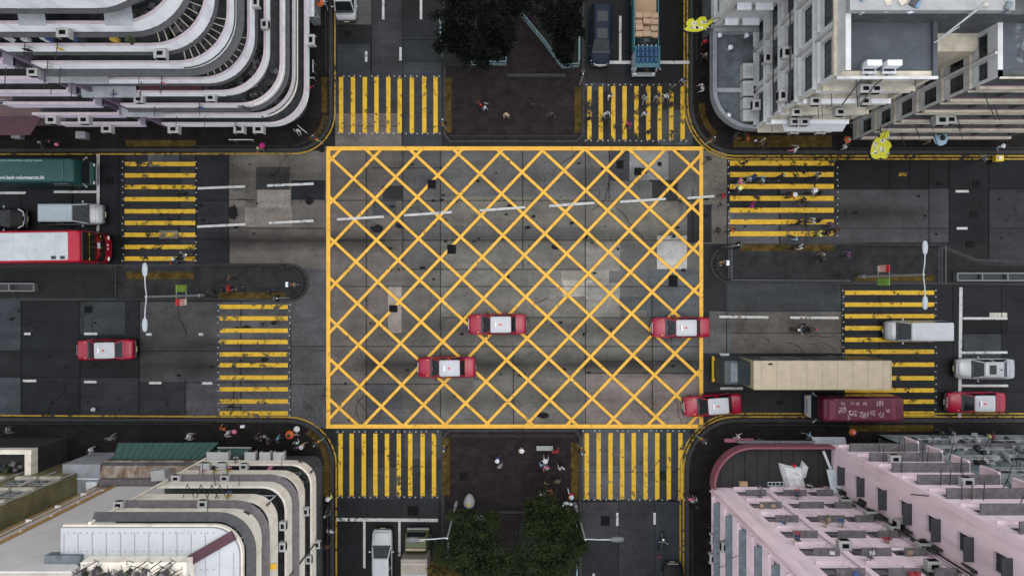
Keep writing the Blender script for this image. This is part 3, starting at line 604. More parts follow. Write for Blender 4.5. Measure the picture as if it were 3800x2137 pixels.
# sheet canopies over balconies: a maroon one and pale ones
m = MB(); a = P(555, 308, 12.9); b = P(778, 332, 12.9); m.box(a.x, b.x, ya/S-.05, ya/S+.75, 14.05, 14.10); m.build('canopy', M['maroon'], A0, A0.location)
for x0, x1, z in ((450, 605, 8.3), (300, 505, 13.6), (385, 490, 26.4), (65, 165, 26.4), (170, 400, 16.9)):
    a = P(x0, 0, z).x; b = P(x1, 0, z).x; m = MB(); m.mesh([(a, ya/S-.35, z-.12), (b, ya/S-.35, z-.12), (b, ya/S+.5, z+.1), (a, ya/S+.5, z+.1), (a, ya/S-.35, z-.16), (b, ya/S-.35, z-.16), (b, ya/S+.5, z+.06), (a, ya/S+.5, z+.06)], [(0,1,2,3),(4,7,6,5),(0,4,5,1),(1,5,6,2),(2,6,7,3),(3,7,4,0)]); m.build('canopy', M['concrete'], A0, A0.location)
# laundry bars across two corner balconies, and service pipes along the parapets
for k in (4, 5, 6):
    z = 3.42+3*k+1.05
    for i in range(1, 10): a, b = pathA[i+1], coreA[i+1]; pole(A0, (a[0]*.85+b[0]*.15, a[1]*.85+b[1]*.15, z), (b[0], b[1], z+.15), .03, 'laundry_bar', 'beige_wall')
for k, o_, dz, mt in ((1, .07, .35, 'cream_wall'), (1, .10, .75, 'pipe'), (2, .06, .5, 'cream_wall'), (3, .06, .2, 'pipe'), (5, .05, .3, 'pipe')):
    z = 3.42+3*k+dz; m = MB(); m.sweep(pathA[3 if k < 3 else 1:], [(o_-.025, z), (o_+.025, z), (o_+.025, z+.05), (o_-.025, z+.05)], 1); m.build('service_pipe', M[mt], A0, A0.location)
# lilac neighbour
A1 = thing('apartment_building', 'lilac apartment building with projecting banded bays beside the white corner block', 'building', (*G(-1450, 800), 0))
for k in range(9):
    z = 3.42+3*k; x0 = -1559 if k < 4 else -2300; x0 = x0/S; x1 = -1278/S; y1 = ya/S; 
    m = MB(); m.box(x0, x1, y1, y1+.14, z, z+1.0); m.box(x0, x1, y1+.14, y1+1.7, z, z+.16, 1); m.box(x1-.14, x1, y1+.14, y1+1.7, z, z+1.0); b = m.build('balcony', [M['lilac_wall'], M['grey_floor']], A1, A1.location)
    m = MB(); m.box(x0-.02, x1+.02, y1-.025, y1+.165, z+1.002, z+1.05); m.build('coping', M['rose_coping'], b, A1.location)
    m = MB(); m.box(x0, x1, y1+.75, y1+1.0, z+.16, z+3.0); m.box(x1-.12, x1-.002, y1+.3, y1+.75, z+1.05, z+3.0); m.build('wall', M['purple_wall'], A1, A1.location)
    n = 3 if k < 4 else 7
    for i in range(n):
        wd = (x1-x0)/n; winbox(A1, Vector((x0+wd*(i+.5), y1+.74, 0)), R(-90), wd*.8, z+.8, z+2.6)
m = MB(); m.box(-1278/S+.003, -1205/S-.26, ya/S+1.2, ya/S+1.5, 0, 30.4); m.build('light_well_wall', M['dark_wall'], A1, A1.location)
m = MB(); m.box(-1559/S, -1278/S, ya/S+1.2, ya/S+14, 0, 3.3); m.box(-1559/S, -1278/S, ya/S+1.75, ya/S+14, 3.4, 30.6); m.build('core', M['purple_wall'], A1, A1.location)
m = MB(); m.box(-1278/S-.18, -1278/S+.02, ya/S+.9, ya/S+1.7, 3.3, 30.6); m.build('side_wall', M['purple_wall'], A1, A1.location)
for px, py, z in ((205, 410, 6.6), (325, 408, 6.6), (408, 446, 3.6)): p = P(px, py, z); p.y = ya/S; acunit(A1, p, R(-90), 1.3)
A2 = thing('shop_house', 'low pinkish brown house front with a red canopy west of the lilac building', 'building', (*G(-1900, 700), 0))
M['pink_brown'] = mat('pinkish_brown_render', (0.22, 0.15, 0.145), 0.85, 0.2, 1.0, dirt=(.08, .05, .05))
m = MB(); m.box(-2300/S, -1566/S, 600/S, 900/S, 0, 12.2); m.build('wall', M['pink_brown'], A2, A2.location)
for i in range(3): winbox(A2, Vector((-1640/S-2.6*i, 600/S-.01, 0)), R(-90), 1.3, 7.2, 8.6); winbox(A2, Vector((-1640/S-2.6*i, 600/S-.01, 0)), R(-90), 1.3, 10.0, 11.4)
m = MB(); m.mesh([(-2300/S, 12.1, 3.0), (-1700/S, 12.1, 3.0), (-1640/S, 600/S, 3.5), (-2300/S, 600/S, 3.5), (-2300/S, 12.1, 2.9), (-1700/S, 12.1, 2.9), (-1640/S, 600/S, 3.4), (-2300/S, 600/S, 3.4)], [(0,1,2,3),(4,7,6,5),(0,4,5,1),(1,5,6,2),(2,6,7,3),(3,7,4,0)]); m.build('canopy', M['maroon'], A2, A2.location)

# C: south-west
C0 = thing('apartment_building', 'cream corner apartment block with rounded banded balconies and a white sheet-metal roof', 'building', (*G(-850, -800), 0))
xc, yc, rc = 666, -585, 72
pathC = [G(-1050, yc), G(-xc-rc, yc)] + [G(-xc-rc+rc*math.sin(R(a)), yc-rc+rc*math.cos(R(a))) for a in range(10, 90, 10)] + [G(-xc, yc-rc), G(-xc, -1350)]
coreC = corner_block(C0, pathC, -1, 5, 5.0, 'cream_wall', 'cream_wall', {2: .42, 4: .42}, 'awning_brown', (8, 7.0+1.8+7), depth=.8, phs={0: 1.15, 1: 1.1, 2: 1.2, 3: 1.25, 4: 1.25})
m = MB(); pc = coreC + [G(-1050, -1350)]; m.prism(pc, 0, 5.0); m.build('ground_storey', M['dark_wall'], C0, C0.location)
m = MB(); m.prism(pathC + [G(-1110, -1350), G(-1110, yc)], 19.75, 20.05); m.build('roof_slab', M['cream_wall'], C0, C0.location)
def inset(path, o, sd):
    q = MB(); q.sweep(path, [(o, 0), (o+.01, 0)], sd); return [(q.v[i*2][0], q.v[i*2][1]) for i in range(len(path))]
rp = inset(pathC, -.08, -1); rp[0] = (-1108/S, rp[0][1])
m = MB(); m.prism(rp + [G(-1108, -1350)], 20.05, 20.30); rf = m.build('roof', M['white_sheet'], C0, C0.location)
m = MB(); x = -1100/S
while x < -xc/S-.3:
    y = yc/S-.12
    lim = -22 
    yy = yc/S-.35 if x < (-xc-rc)/S else yc/S-.5-(x-(-xc-rc)/S)*.75
    m.box(x-.012, x+.012, lim, yy, 20.302, 20.325); x += .78
m.build('seam', M['concrete'], rf, C0.location)
m = MB(); q = random.Random(2)
for i in range(24):
    for j in range(3):
        m.ell((-1090/S+i*.35, yc/S-.35-1.0*j, 20.31), .028, .028, .02, 0, 6, 4)
m.build('bolts', M['dark_wall'], rf, C0.location)
m = MB(); a = P(867, 1985, 20.4); b = P(685, 2090, 20.4); d = (b-a).normalized(); n = Vector((-d.y, d.x, 0))*.27; 
m.prism([tuple((a+n)[:2]), tuple((a-n)[:2]), tuple((b-n)[:2]), tuple((b+n)[:2])], 20.30, 20.42); m.build('beam', M['maroon'], C0, C0.location)
# stair head box with antennas and dead creepers on top of the roof
a = P(298, 2085, 21.2); b = P(692, 2085, 21.2); m = MB(); m.box(a.x, b.x, -26, a.y, 20.3, 21.2); bx0 = m.build('stair_head', M['cream_wall'], C0, C0.location)
m = MB(); q = random.Random(4)
for i in range(46):
    p = Vector((q.uniform(a.x-.3, b.x), a.y-q.uniform(.0, .8), 21.2)); pts = [p]
    for j in range(4): pts.append(pts[-1]+Vector((q.uniform(-.35, .35), q.uniform(-.25, .25), q.uniform(.02, .3))))
    m.poly(pts, .018, 4)
m.build('dry_creeper', M['pipe'], C0, C0.location)
for x in (545, 600, 360, 640): p = P(x, 2080, 21); pole(C0, p, p+Vector((0.05, .1, 2.2)), .03, 'antenna')
clutter(C0, [(a.x, a.y-.6), (b.x, a.y-.7)], 21.2, 26, 9)
# dark corrugated skirt round the roof edge
m = MB(); m.sweep(pathC, [(.04, 19.6), (.5, 19.35), (.5, 19.3), (.04, 19.55)], -1); sk = m.build('corrugated_skirt', M['awning'], C0, C0.location)
for px, py, z, an in ((660, 1795, 10.8, 90), (840, 1800, 10.8, 90), (450, 1922, 16.8, 90), (910, 1731, 7.6, 90), (760, 1912, 16.6, 90), (1115, 1893, 8.2, 0), (1045, 1945, 13.4, 0), (1118, 2070, 7.5, 0), (1150, 2015, 5.2, 0), (1020, 2022, 13.5, 0)):
    p = P(px, py, z)
    if an == 90: p.y = yc/S
    else: p.x = -xc/S
    acunit(C0, p, R(an), .95)
for x0 in (795, 835, 935, 990, 1040): # shop sign boxes and condensers hung over the first band
    p = P(x0, 1697, 4.6); acunit(C0, Vector((p.x, yc/S, 4.5)), R(90), 1.35, False)
for x0 in (770, 830): p = P(x0, 1738, 7.6); acunit(C0, Vector((p.x, yc/S, 7.7)), R(90), 1.15, False)
for x, z in ((700, 14.8), (750, 14.9), (790, 15.0), (820, 15)): # triangular laundry racks
    p = P(x, 1830, z); y0 = yc/S
    for s_ in (-.35, .35): pole(C0, (p.x+s_, y0, z), (p.x, y0+.9, z+.2), .025, 'laundry_rack')
pole(C0, (-1045/S, yc/S+.08, 4.6), (-1045/S, yc/S+.08, 20), .09, 'drain_pipe', 'cream_wall')
pole(C0, (-xc/S+.06, -860/S, 4.6), (-xc/S+.06, -860/S, 20), .05, 'drain_pipe'); 
for k, sd in ((0, 33), (1, 34), (3, 35), (4, 36)): clutter(C0, [((a[0]+b[0])/2, (a[1]+b[1])/2) for a, b in zip(pathC, coreC)], 5+3*k+.17, 30, sd)
m = MB(); p = P(978, 2100, 16.5); m.box(-xc/S, -xc/S+.7, p.y-.2, p.y+.15, 16.4, 16.5); m.build('yellow_cloth', mat('yellow_cloth', (.7, .42, .02)), C0, C0.location)
q = random.Random(52); cl2 = [mat('hung_cloth_'+n_, c_, .85, .2, 5) for n_, c_ in (('white', (.45, .45, .46)), ('pink', (.45, .15, .22)), ('blue', (.05, .09, .2)), ('dark', (.03, .03, .035)), ('yellow', (.5, .33, .04)))]
for root_, yy, sg, x0, x1, z0_, nf in ((C0, yc/S, 1, -1020, -760, 5.0, 5), (A0, ya/S, -1, -1180, -860, 3.42, 8)):
    for i in range(16 if nf == 5 else 20):
        x = q.uniform(x0, x1)/S; z = z0_+3*q.randrange(nf)+q.uniform(1.0, 1.3)
        if q.random() < .6:
            pole(root_, (x, yy-sg*.1, z), (x+q.uniform(-.1, .1), yy+sg*q.uniform(.5, 1.0), z+.1), .022)
            for j in range(q.randrange(0, 3)): m = MB(); m.obox((x, yy+sg*(.2+.22*j)), q.uniform(-.2, .2), q.uniform(.2, .4), .04, z-.4, z+.02); m.build('laundry', q.choice(cl2), root_, root_.location)
        else: m = MB(); m.obox((x, yy-sg*.3), q.uniform(-.5, .5), q.uniform(.2, .5), q.uniform(.15, .3), z-.3, z+q.uniform(.05, .4)); m.build('stored_item', q.choice(cl2), root_, root_.location)
# plain grey party wall behind, with its window column
C1 = thing('apartment_building', 'plain pale grey end wall with ochre drain pipes west of the cream corner block', 'building', (*G(-1250, -760), 0))
yw = -672/S
m = MB(); m.box(-1345/S, -1046/S, -1350/S, yw, 0, 21.6); m.build('wall', M['render_grey'], C1, C1.location)
m = MB(); m.box(-1425/S, -1345/S-.002, -1350/S, yw-.25, 0, 21.4); m.build('wall_return', M['render_grey'], C1, C1.location)
for gx, r_ in ((-1345, .07), (-1372, .05), (-1400, .05), (-1424, .05)): pole(C1, (gx/S, yw-.15 if gx < -1350 else yw+.06, 3), (gx/S, yw-.15 if gx < -1350 else yw+.06, 21.4), r_, 'drain_pipe', 'ochre')
for k in range(5):
    winbox(C1, Vector((-1358/S, yw-.24, 0)), R(90), .5, 6.6+3*k, 7.9+3*k, nm=1, frame='metal_pale')
    m = MB(); m.box(-1366/S, -1350/S, yw-.24, yw-.02, 6.1+3*k, 6.18+3*k); m.box(-1415/S, -1398/S, yw-.24, yw-.02, 6.9+3*k, 6.96+3*k); m.build('window_ledge', M['white_wall'], C1, C1.location)
a = P(165, 2045, 20.6); b = P(298, 2045, 20.6); m = MB(); m.box(a.x, b.x, yw, yw+.45, 20.0, 20.6); m.build('window_hood', M['hood_blue'], C1, C1.location)
winbox(C1, Vector(((a.x+b.x)/2, yw+.002, 0)), R(90), abs(b.x-a.x)*.8, 18.6, 19.9)
m = MB(); m.box(-1345/S-.05, -1046/S, -1350/S, yw-.1, 21.6, 21.95); m.build('parapet', M['cream_wall'], C1, C1.location)
# rust-roofed lean-to and concrete yard in front of it
C2 = thing('lean_to', 'low rust-streaked sheet roof in front of the plain grey wall', 'shed', (*G(-1230, -640), 0))
z = 4.6; a = P(375, 1716, z); b = P(740, 1772, z)
m = MB(); m.box(a.x, b.x-.2, b.y, a.y, 0, z-.1); m.build('wall', M['dark_wall'], C2, C2.location)
m = MB(); m.mesh([(a.x, a.y+.1, z-.2), (b.x, a.y+.1, z-.2), (b.x, b.y, z+.15), (a.x, b.y, z+.15), (a.x, a.y+.1, z-.26), (b.x, a.y+.1, z-.26), (b.x, b.y, z+.09), (a.x, b.y, z+.09)], [(0,1,2,3),(4,7,6,5),(0,4,5,1),(1,5,6,2),(2,6,7,3),(3,7,4,0)]); m.build('roof', M['rust'], C2, C2.location)
m = MB(); a2 = P(365, 1778, 5.2); b2 = P(640, 1800, 5.2); m.box(a2.x, b2.x, b2.y, a2.y, 0, 5.2); m.build('ledge', M['awning_brown'], C2, C2.location)
p = P(590, 1763, 5.3); m = MB(); m.obox((p.x, p.y), .1, 1.1, .8, 4.6, 5.5); m.build('water_tank', M['ac'], C2, C2.location, bevel=.05)
C3 = thing('shed', 'flat-roofed pale concrete outbuilding between the olive house and the rusty roof', 'shed', (*G(-1440, -640), 0))
a = P(232, 1722, 4.2); b = P(372, 1852, 4.2); m = MB(); m.box(a.x, b.x, b.y, a.y, 0, 4.2); m.build('wall', M['concrete'], C3, C3.location)
m = MB(); c = P(232, 1776, 4.25); m.box(a.x, b.x-.02, c.y-.05, c.y+.04, 4.2, 4.28); m.box(a.x+2.0, b.x-.1, b.y, c.y-.2, 4.2, 4.5); m.build('roof_kerb', M['metal_pale'], C3, C3.location)
# olive house on the far left
C4 = thing('apartment_building', 'olive-yellow weathered house with cream beams at the left edge', 'building', (*G(-1650, -700), 0))
yo = -640/S; xo = -1500/S
m = MB(); m.box(-2400/S, xo, -1300/S, yo, 0, 17.5); m.build('wall', M['olive'], C4, C4.location)
for k in range(4):
    for i, gx in enumerate((-1545, -1625, -1730)):
        winbox(C4, Vector((gx/S, yo+.01, 0)), R(90), 1.1, 6.2+3*k, 7.6+3*k, nm=2); m = MB(); m.box(gx/S-.8, gx/S+.8, yo+.003, yo+.22, 5.7+3*k, 6.0+3*k); m.box(gx/S+.62, gx/S+.95, yo+.003, yo+.10, 6.0+3*k, 7.7+3*k); m.build('window_sill', M['beige_wall'], C4, C4.location)
for gx in (-1505, -1580, -1690, -1780): pole(C4, (gx/S, yo+.07, 4), (gx/S, yo+.07, 17.5), .06, 'drain_pipe', 'ac')
a = P(-200, 1668, 4.6); b = P(118, 1790, 4.6); m = MB(); m.box(a.x, b.x, yo+.003, a.y, 0, 3.9); m.build('annex', M['podium_dark'], C4, C4.location)
m = MB(); m.box(b.x-.48, b.x, yo+.003, a.y-.36, 3.9, 4.7); m.box(a.x, b.x, a.y-.35, a.y, 3.9, 4.65); m.build('parapet', M['cream_wall'], C4, C4.location)
clutter(C4, [(a.x+3, a.y-1.5), (b.x-1, yo+.6)], 3.9, 20, 21)
# green awnings over the pavement
t = thing('awning', 'long green sheet-metal awning over the pavement beside the cream block', 'awning', (*P(615, 1680, 3.3)[:2], 0))
def sheet(root, q, z0, z1, mt, name='sheet', nrib=0):
    a, b, c, d = q; m = MB(); v = [(*a, z0), (*b, z0), (*c, z1), (*d, z1)]; v += [(x, y, z-.05) for x, y, z in v]
    m.mesh(v, [(0,1,2,3),(4,7,6,5),(0,4,5,1),(1,5,6,2),(2,6,7,3),(3,7,4,0)]); o = m.build(name, M[mt], root, root.location)
    if nrib:
        m = MB()
        for i in range(nrib+1):
            f = i/nrib; p = Vector(v[0]).lerp(Vector(v[1]), f); r_ = Vector(v[3]).lerp(Vector(v[2]), f); m.tube(p+Vector((0, 0, .01)), r_+Vector((0, 0, .01)), .03, .03, 4)
        m.build('rib', M[mt], o, root.location)
zz = 3.2; sheet(t, [tuple(P(*p, zz)[:2]) for p in ((434, 1645), (808, 1643), (745, 1708), (424, 1708))], 3.0, 3.5, 'green_sheet', nrib=14)
for x in (450, 600, 730): p = P(x, 1706, 3.3); pole(t, (p.x, p.y, 0.13), (p.x, p.y, 3.3), .05, 'post')
t = thing('awning', 'short dark green awning with a pale front rail beside the long green one', 'awning', (*P(868, 1675, 2.9)[:2], 0))
sheet(t, [tuple(P(*p, 2.9)[:2]) for p in ((808, 1662), (930, 1662), (935, 1690), (805, 1690))], 2.8, 3.0, 'green_sheet')
a = P(806, 1661, 2.9); b = P(932, 1661, 2.9); pole(t, (a.x, a.y, 2.86), (b.x, b.y, 2.86), .06, 'front_rail', 'metal_grey'); pole(t, (a.x, a.y-.5, .13), (a.x, a.y-.5, 2.85), .04, 'post'); pole(t, (b.x-.1, a.y-.5, .13), (b.x-.1, a.y-.5, 2.85), .04, 'post')
def wallgrid(root, p0, u, n, L, z0, z1, opens, mt, depth=.25, name='wall'):
    """wall with real openings and reveals"""
    us = sorted({0, L, *[o[0] for o in opens], *[o[1] for o in opens]}); zs = sorted({z0, z1, *[o[2] for o in opens], *[o[3] for o in opens]})
    us = [x for x in us if -1e-6 <= x <= L+1e-6]; m = MB()
    def pt(a, z, d=0): return (p0[0]+u[0]*a-n[0]*d, p0[1]+u[1]*a-n[1]*d, z)
    for a, b in zip(us[:-1], us[1:]):
        for c, d in zip(zs[:-1], zs[1:]):
            mu, mz = (a+b)/2, (c+d)/2
            if any(o[0] < mu < o[1] and o[2] < mz < o[3] for o in opens): continue
            m.face([pt(a, c), pt(b, c), pt(b, d), pt(a, d)])
    for a, b, c, d in opens:
        for q in (((a, c), (b, c)), ((b, c), (b, d)), ((b, d), (a, d)), ((a, d), (a, c))):
            m.face([pt(*q[0]), pt(*q[1]), pt(*q[1], depth), pt(*q[0], depth)])
    m.face([pt(0, z1), pt(L, z1), pt(L, z1, depth), pt(0, z1, depth)])
    return m.build(name, M[mt], root, root.location, recalc=False)
def openwin(root, p0, u, n, o, depth, nm=2, frame='metal_grey', arr=True):
    c = (o[0]+o[1])/2; p = Vector((p0[0]+u[0]*c-n[0]*depth, p0[1]+u[1]*c-n[1]*depth, 0))
    winbox(root, p, math.atan2(n[1], n[0]), o[1]-o[0]-.02, o[2]+.01, o[3]-.01, nm=nm, frame=frame)
def slabout(root, p0, u, n, a, b, z0, z1, out, mt, name, gap=.004):
    m = MB(); q = [(p0[0]+u[0]*s_+n[0]*d, p0[1]+u[1]*s_+n[1]*d) for s_, d in ((a, gap), (b, gap), (b, out), (a, out))]
    m.prism(q, z0, z1); return m.build(name, M[mt], root, root.location)
# ---- D: pink block, south-east
D0 = thing('apartment_building', 'pink apartment block with a rounded podium terrace and dark window hoods', 'building', (*G(1000, -800), 0))
zp = 4.05
g = lambda x, y: (x/S, y/S)
pod = [g(1105, -543), g(825, -543)] + [g(825-135*math.sin(R(a)), -678+135*math.cos(R(a))) for a in range(10, 90, 10)] + [g(690, -678), g(690, -690)]
m = MB(); m.prism(pod+[g(1105, -690)], zp-.4, zp); m.build('podium', M['podium_dark'], D0, D0.location)
m = MB(); m.prism([g(1105, -610), g(880, -610), g(790, -640), g(762, -690), g(1105, -690)], 0.1, zp-.41); m.build('ground_storey', M['dark_wall'], D0, D0.location)
m = MB(); m.sweep(pod, [(0.01, zp-.42), (.01, zp+.75), (-.15, zp+.75), (-.15, zp-.02), (-.17, zp-.42)], 1, [0, 0, 1, 1, 1]); pp = m.build('podium_parapet', [M['red_coping'], M['podium_dark']], D0, D0.location)
m = MB(); m.box(790/S, 1060/S, -543/S+.02, -543/S+.2, 3.3, 3.5); m.build('canopy', M['hood'], D0, D0.location)
a = P(2690, 1648, 3.2); m = MB(); m.box(a.x, a.x+2.3, -543/S+.015, -543/S+.3, 3.0, 3.15); m.build('canopy', M['red_coping'], D0, D0.location)
m = MB()
for x in range(9): m.box(720/S+x*.95, 720/S+x*.95+.03, -688/S, -560/S, zp, zp+.012)
m.build('roof_joint', M['joint'], D0, D0.location)
ZT = 27.5
# north face of the main block (3 columns of windows with hoods)
L = (1105-690)/S; p0 = g(690, -690); u = (1, 0); n = (0, 1); ops = []; hoods = []
for k in range(8):
    z = zp+3.0*k
    for a, b in ((1.55, 3.35), (4.35, 6.35), (6.85, 8.35)): ops.append((a, b, z+.65, z+2.2))
wallgrid(D0, p0, u, n, L, zp-.02, ZT, ops, 'pink_wall', .22)
for i, o in enumerate(ops):
    openwin(D0, p0, u, n, o, .22, 2, 'dark_wall')
    h = slabout(D0, p0, u, n, o[0]+.38, o[1]+.12, o[3]+.02, o[3]+.11, .46, 'hood', 'window_hood')
    if i % 3 == 0 or i % 5 == 1: slabout(D0, p0, u, n, o[0], o[1], o[2]-.09, o[2]-.02, .22, 'pink_wall', 'window_sill')
# pipes climbing the inner corner and across the face
for gx, r_ in ((3.75, .045), (8.75, .06), (9.0, .06), (9.2, .05)): pole(D0, (p0[0]+gx, p0[1]+.09, zp), (p0[0]+gx, p0[1]+.09, ZT), r_, 'drain_pipe', 'rose_coping')
pole(D0, (p0[0]+9.1, p0[1]+.16, zp), (p0[0]+9.1, p0[1]+.16, ZT), .05, 'drain_pipe', 'pipe')
for z, x0, x1 in ((17.6, 6.4, 8.9),): pole(D0, (p0[0]+x0, p0[1]+.12, z), (p0[0]+x1, p0[1]+.12, z), .09, 'drain_pipe', 'pink_wall')
for (x, z) in ((4.2, 17.0), (8.2, 8.6), (8.6, 11.4), (8.6, 14.4), (8.7, 17.4), (7.6, 20.2)): acunit(D0, Vector((p0[0]+x, p0[1], z)), R(90), 1.25)
q = random.Random(5)
for k in range(7):
    for j in range(4): m = MB(); m.obox((p0[0]+8.9+q.uniform(-.5, .4), p0[1]+.25+q.uniform(0, .2)), q.random()*3, q.uniform(.1, .3), .1, zp+3*k+q.uniform(.5, 2.5), zp+3*k+2.6); m.build('pipe_bracket', M['pipe'], D0, D0.location)
# laundry and odd things set out on the hoods and pipes of the north face
q = random.Random(31); cl = [mat('laundry_'+n_, c_, .85, .2, 5) for n_, c_ in (('white', (.5, .5, .5)), ('blue', (.05, .10, .22)), ('red', (.3, .04, .05)), ('grey', (.12, .12, .13)), ('tan', (.3, .22, .14)))]
for i in range(9):
    x = q.choice((2.0, 4.9, 5.6, 7.4))+q.uniform(-.3, .6); z = zp+3*q.randrange(0, 6)+q.uniform(.3, .55); pole(D0, (p0[0]+x, p0[1], z+.0), (p0[0]+x+.1, p0[1]+.9, z+.1), .022)
    for j in range(q.randrange(1, 4)): m = MB(); y = p0[1]+.25+.2*j; m.obox((p0[0]+x+.05, y), q.uniform(-.2, .2), q.uniform(.25, .45), .05, z-.45, z+.02); m.build('laundry', q.choice(cl), D0, D0.location)
for i in range(10):
    k = q.randrange(0, 7); x = q.choice((2.2, 2.9, 5.2, 6.0, 7.6))+q.uniform(-.2, .2); m = MB(); m.obox((p0[0]+x, p0[1]+.22), q.uniform(-.4, .4), q.uniform(.15, .35), q.uniform(.12, .25), zp+3*k+2.32, zp+3*k+2.32+q.uniform(.1, .3)); m.build('stored_item', q.choice(cl), D0, D0.location)
# west face: continuous hooded windows on every storey
Lw = 16.0; p0 = (690/S, -690/S-Lw); u = (0, 1); n = (-1, 0); ops = []
for k in range(8):
    z = zp+3.0*k
    for i in range(5): ops.append((Lw-3.4-3.05*i, Lw-.62-3.05*i, z+.85, z+2.25))
wallgrid(D0, p0, u, n, Lw, zp-.02, ZT, ops, 'pink_wall', .22)
m = MB(); m.box(690/S+1.6, 690/S+1.9, -690/S-Lw, -690/S-.005, 0, zp-.03); m.build('shop_front', M['dark_wall'], D0, D0.location)
for o in ops: openwin(D0, p0, u, n, o, .22, 3, 'metal_grey')
for k in range(8):
    z = zp+3.0*k; slabout(D0, p0, u, n, 0, Lw-.5, z+2.27, z+2.36, .48, 'hood_blue', 'window_hood')
    slabout(D0, p0, u, n, 0, Lw-.45, z+.62, z+.80, .14, 'pink_wall', 'window_sill')
for y, z in ((-18.5, 8.2), (-18.9, 5.4), (-21.0, 11.2), (-20.5, 5.1), (-22.4, 8.0)): acunit(D0, Vector((690/S, y, z)), R(180), 1.2)
for y in (-17.6, -19.4, -21.3): 
    for z in (6.2, 9.2, 12.2): pole(D0, (690/S, y, z), (690/S-1.0, y-.25, z+.2), .025)
pole(D0, (690/S-.1, -690/S-.25, zp), (690/S-.1, -690/S-.25, ZT), .06, 'drain_pipe', 'pink_wall')
# wing: west wall, north face with continuous hoods
Lg = (690-543)/S; p0 = g(1105, -690); u = (0, 1); n = (-1, 0); ops = [(.95, 2.0, zp+3*k+.8, zp+3*k+2.2) for k in range(8)]
wallgrid(D0, p0, u, n, Lg, zp-.02, ZT, ops, 'pink_wall', .22)
for o in ops:
    openwin(D0, p0, u, n, o, .22, 2, 'dark_wall')
    slabout(D0, p0, u, n, o[0]-.15, o[1]+.12, o[3]+.02, o[3]+.10, .55, 'shutter', 'window_hood')
acunit(D0, Vector((1105/S, -690/S+.5, 14.3)), R(180), 1.5)
pole(D0, (1105/S-.05, -543/S-.6, 15.3), (1105/S-.05, -543/S-.15, 17.2), .03, 'cable')
p0 = g(1105, -543); u = (1, 0); n = (0, 1); L = (1353-1105)/S; ops = []
for k in range(8):
    z = zp+3.0*k; 
    for i in range(2): ops.append((.5+i*2.5, 2.8+i*2.5-.1, z+.75, z+2.1))
wallgrid(D0, p0, u, n, L, zp-.02, ZT, ops, 'pink_wall', .25)
m = MB(); m.box(p0[0], p0[0]+L, p0[1]-1.8, p0[1]-1.5, 0, zp-.03); m.build('shop_front', M['dark_wall'], D0, D0.location)
for o in ops: openwin(D0, p0, u, n, o, .25, 3, 'dark_wall')
for k in range(8):
    z = zp+3.0*k; slabout(D0, p0, u, n, .35, L-.1, z+2.2, z+2.30, .62, 'hood', 'window_hood')
    slabout(D0, p0, u, n, .3, L-.05, z+.55, z+.66, .16, 'pink_wall', 'window_sill')
    slabout(D0, p0, u, n, L-.16, L, z+.4, z+2.2, .75, 'pink_wall', 'fin')
    q = random.Random(k)
    for i in range(3): x = q.uniform(.6, L-.6); pole(D0, (p0[0]+x, p0[1], z+2.5), (p0[0]+x, p0[1]+1.1, z+2.6), .028)
    if k % 2: acunit(D0, Vector((p0[0]+q.uniform(1, L-1), p0[1], z+2.34)), R(90), 1.2)
for x0, z in ((4.3, 17.6), (3.2, 20.6)): # triangular racks
    for s_ in (-.4, .4): pole(D0, (p0[0]+x0+s_, p0[1], z), (p0[0]+x0, p0[1]+1.0, z+.1), .025, 'laundry_rack')
m = MB(); m.box(690/S+.24, 1353/S-.02, -1500/S, -690/S-.28, zp, ZT-.2); m.box(1105/S+.26, 1353/S-.02, -690/S-.28, -543/S-.28, zp, ZT-.2); m.build('core', M['dark_wall'], D0, D0.location)
# things kept on the podium terrace
t = thing('tarpaulin', 'crumpled white tarpaulin over a heap on the pink block terrace', 'tarpaulin', (*P(2960, 1770, 4.3)[:2], zp))
m = MB(); q = random.Random(8); nx = 14; c = P(2962, 1768, 4.3)
outl = [P(x, y, 4.6) for x, y in ((2902, 1727), (2935, 1732), (2975, 1738), (2985, 1715), (3003, 1735), (2998, 1768), (2985, 1778), (2996, 1812), (2965, 1820), (2925, 1812), (2912, 1775))]
rings = []
for f, zz in ((1.05, .02), (1.0, .25), (.82, .5), (.5, .62), (.15, .66)):
    rings.append([(c.x+(p.x-c.x)*f+q.uniform(-.05, .05), c.y+(p.y-c.y)*f+q.uniform(-.05, .05), zp+zz+q.uniform(-.09, .09)) for p in outl])
m.loft(rings, 0, False); m.build('cover', mat('white_tarpaulin', (.62, .63, .62), .6, .12, 3, dirt=(.25, .24, .2), dscale=(1, 1, 1), damt=.4), t, t.location)
m = MB(); p = P(2955, 1733, 5.2); m.ell((p.x, p.y, zp+.75), .14, .14, .12); m.build('red_bucket', M['tail'], t, t.location)
t = thing('board', 'long pale board leaning against the terrace wall of the pink block', 'board', (*P(3100, 1795, 5)[:2], zp))
m = MB(); q4 = [P(*p) for p in ((3068, 1742, 4.5), (3108, 1740, 4.5), (3135, 1848, 6.2), (3092, 1850, 6.2))]
m.mesh([tuple(p) for p in q4]+[tuple(p-Vector((0, 0, .08))) for p in q4], [(0,1,2,3),(4,7,6,5),(0,4,5,1),(1,5,6,2),(2,6,7,3),(3,7,4,0)]); m.build('panel', M['metal_pale'], t, t.location)
t = thing('pole', 'thin white post lying on the terrace of the pink block', 'pole', (*P(3070, 1700, 4.3)[:2], zp)); m = MB(); m.tube(P(3055, 1672, 4.3), P(3082, 1738, 4.4), .11); m.build('shaft', M['metal_pale'], t, t.location)
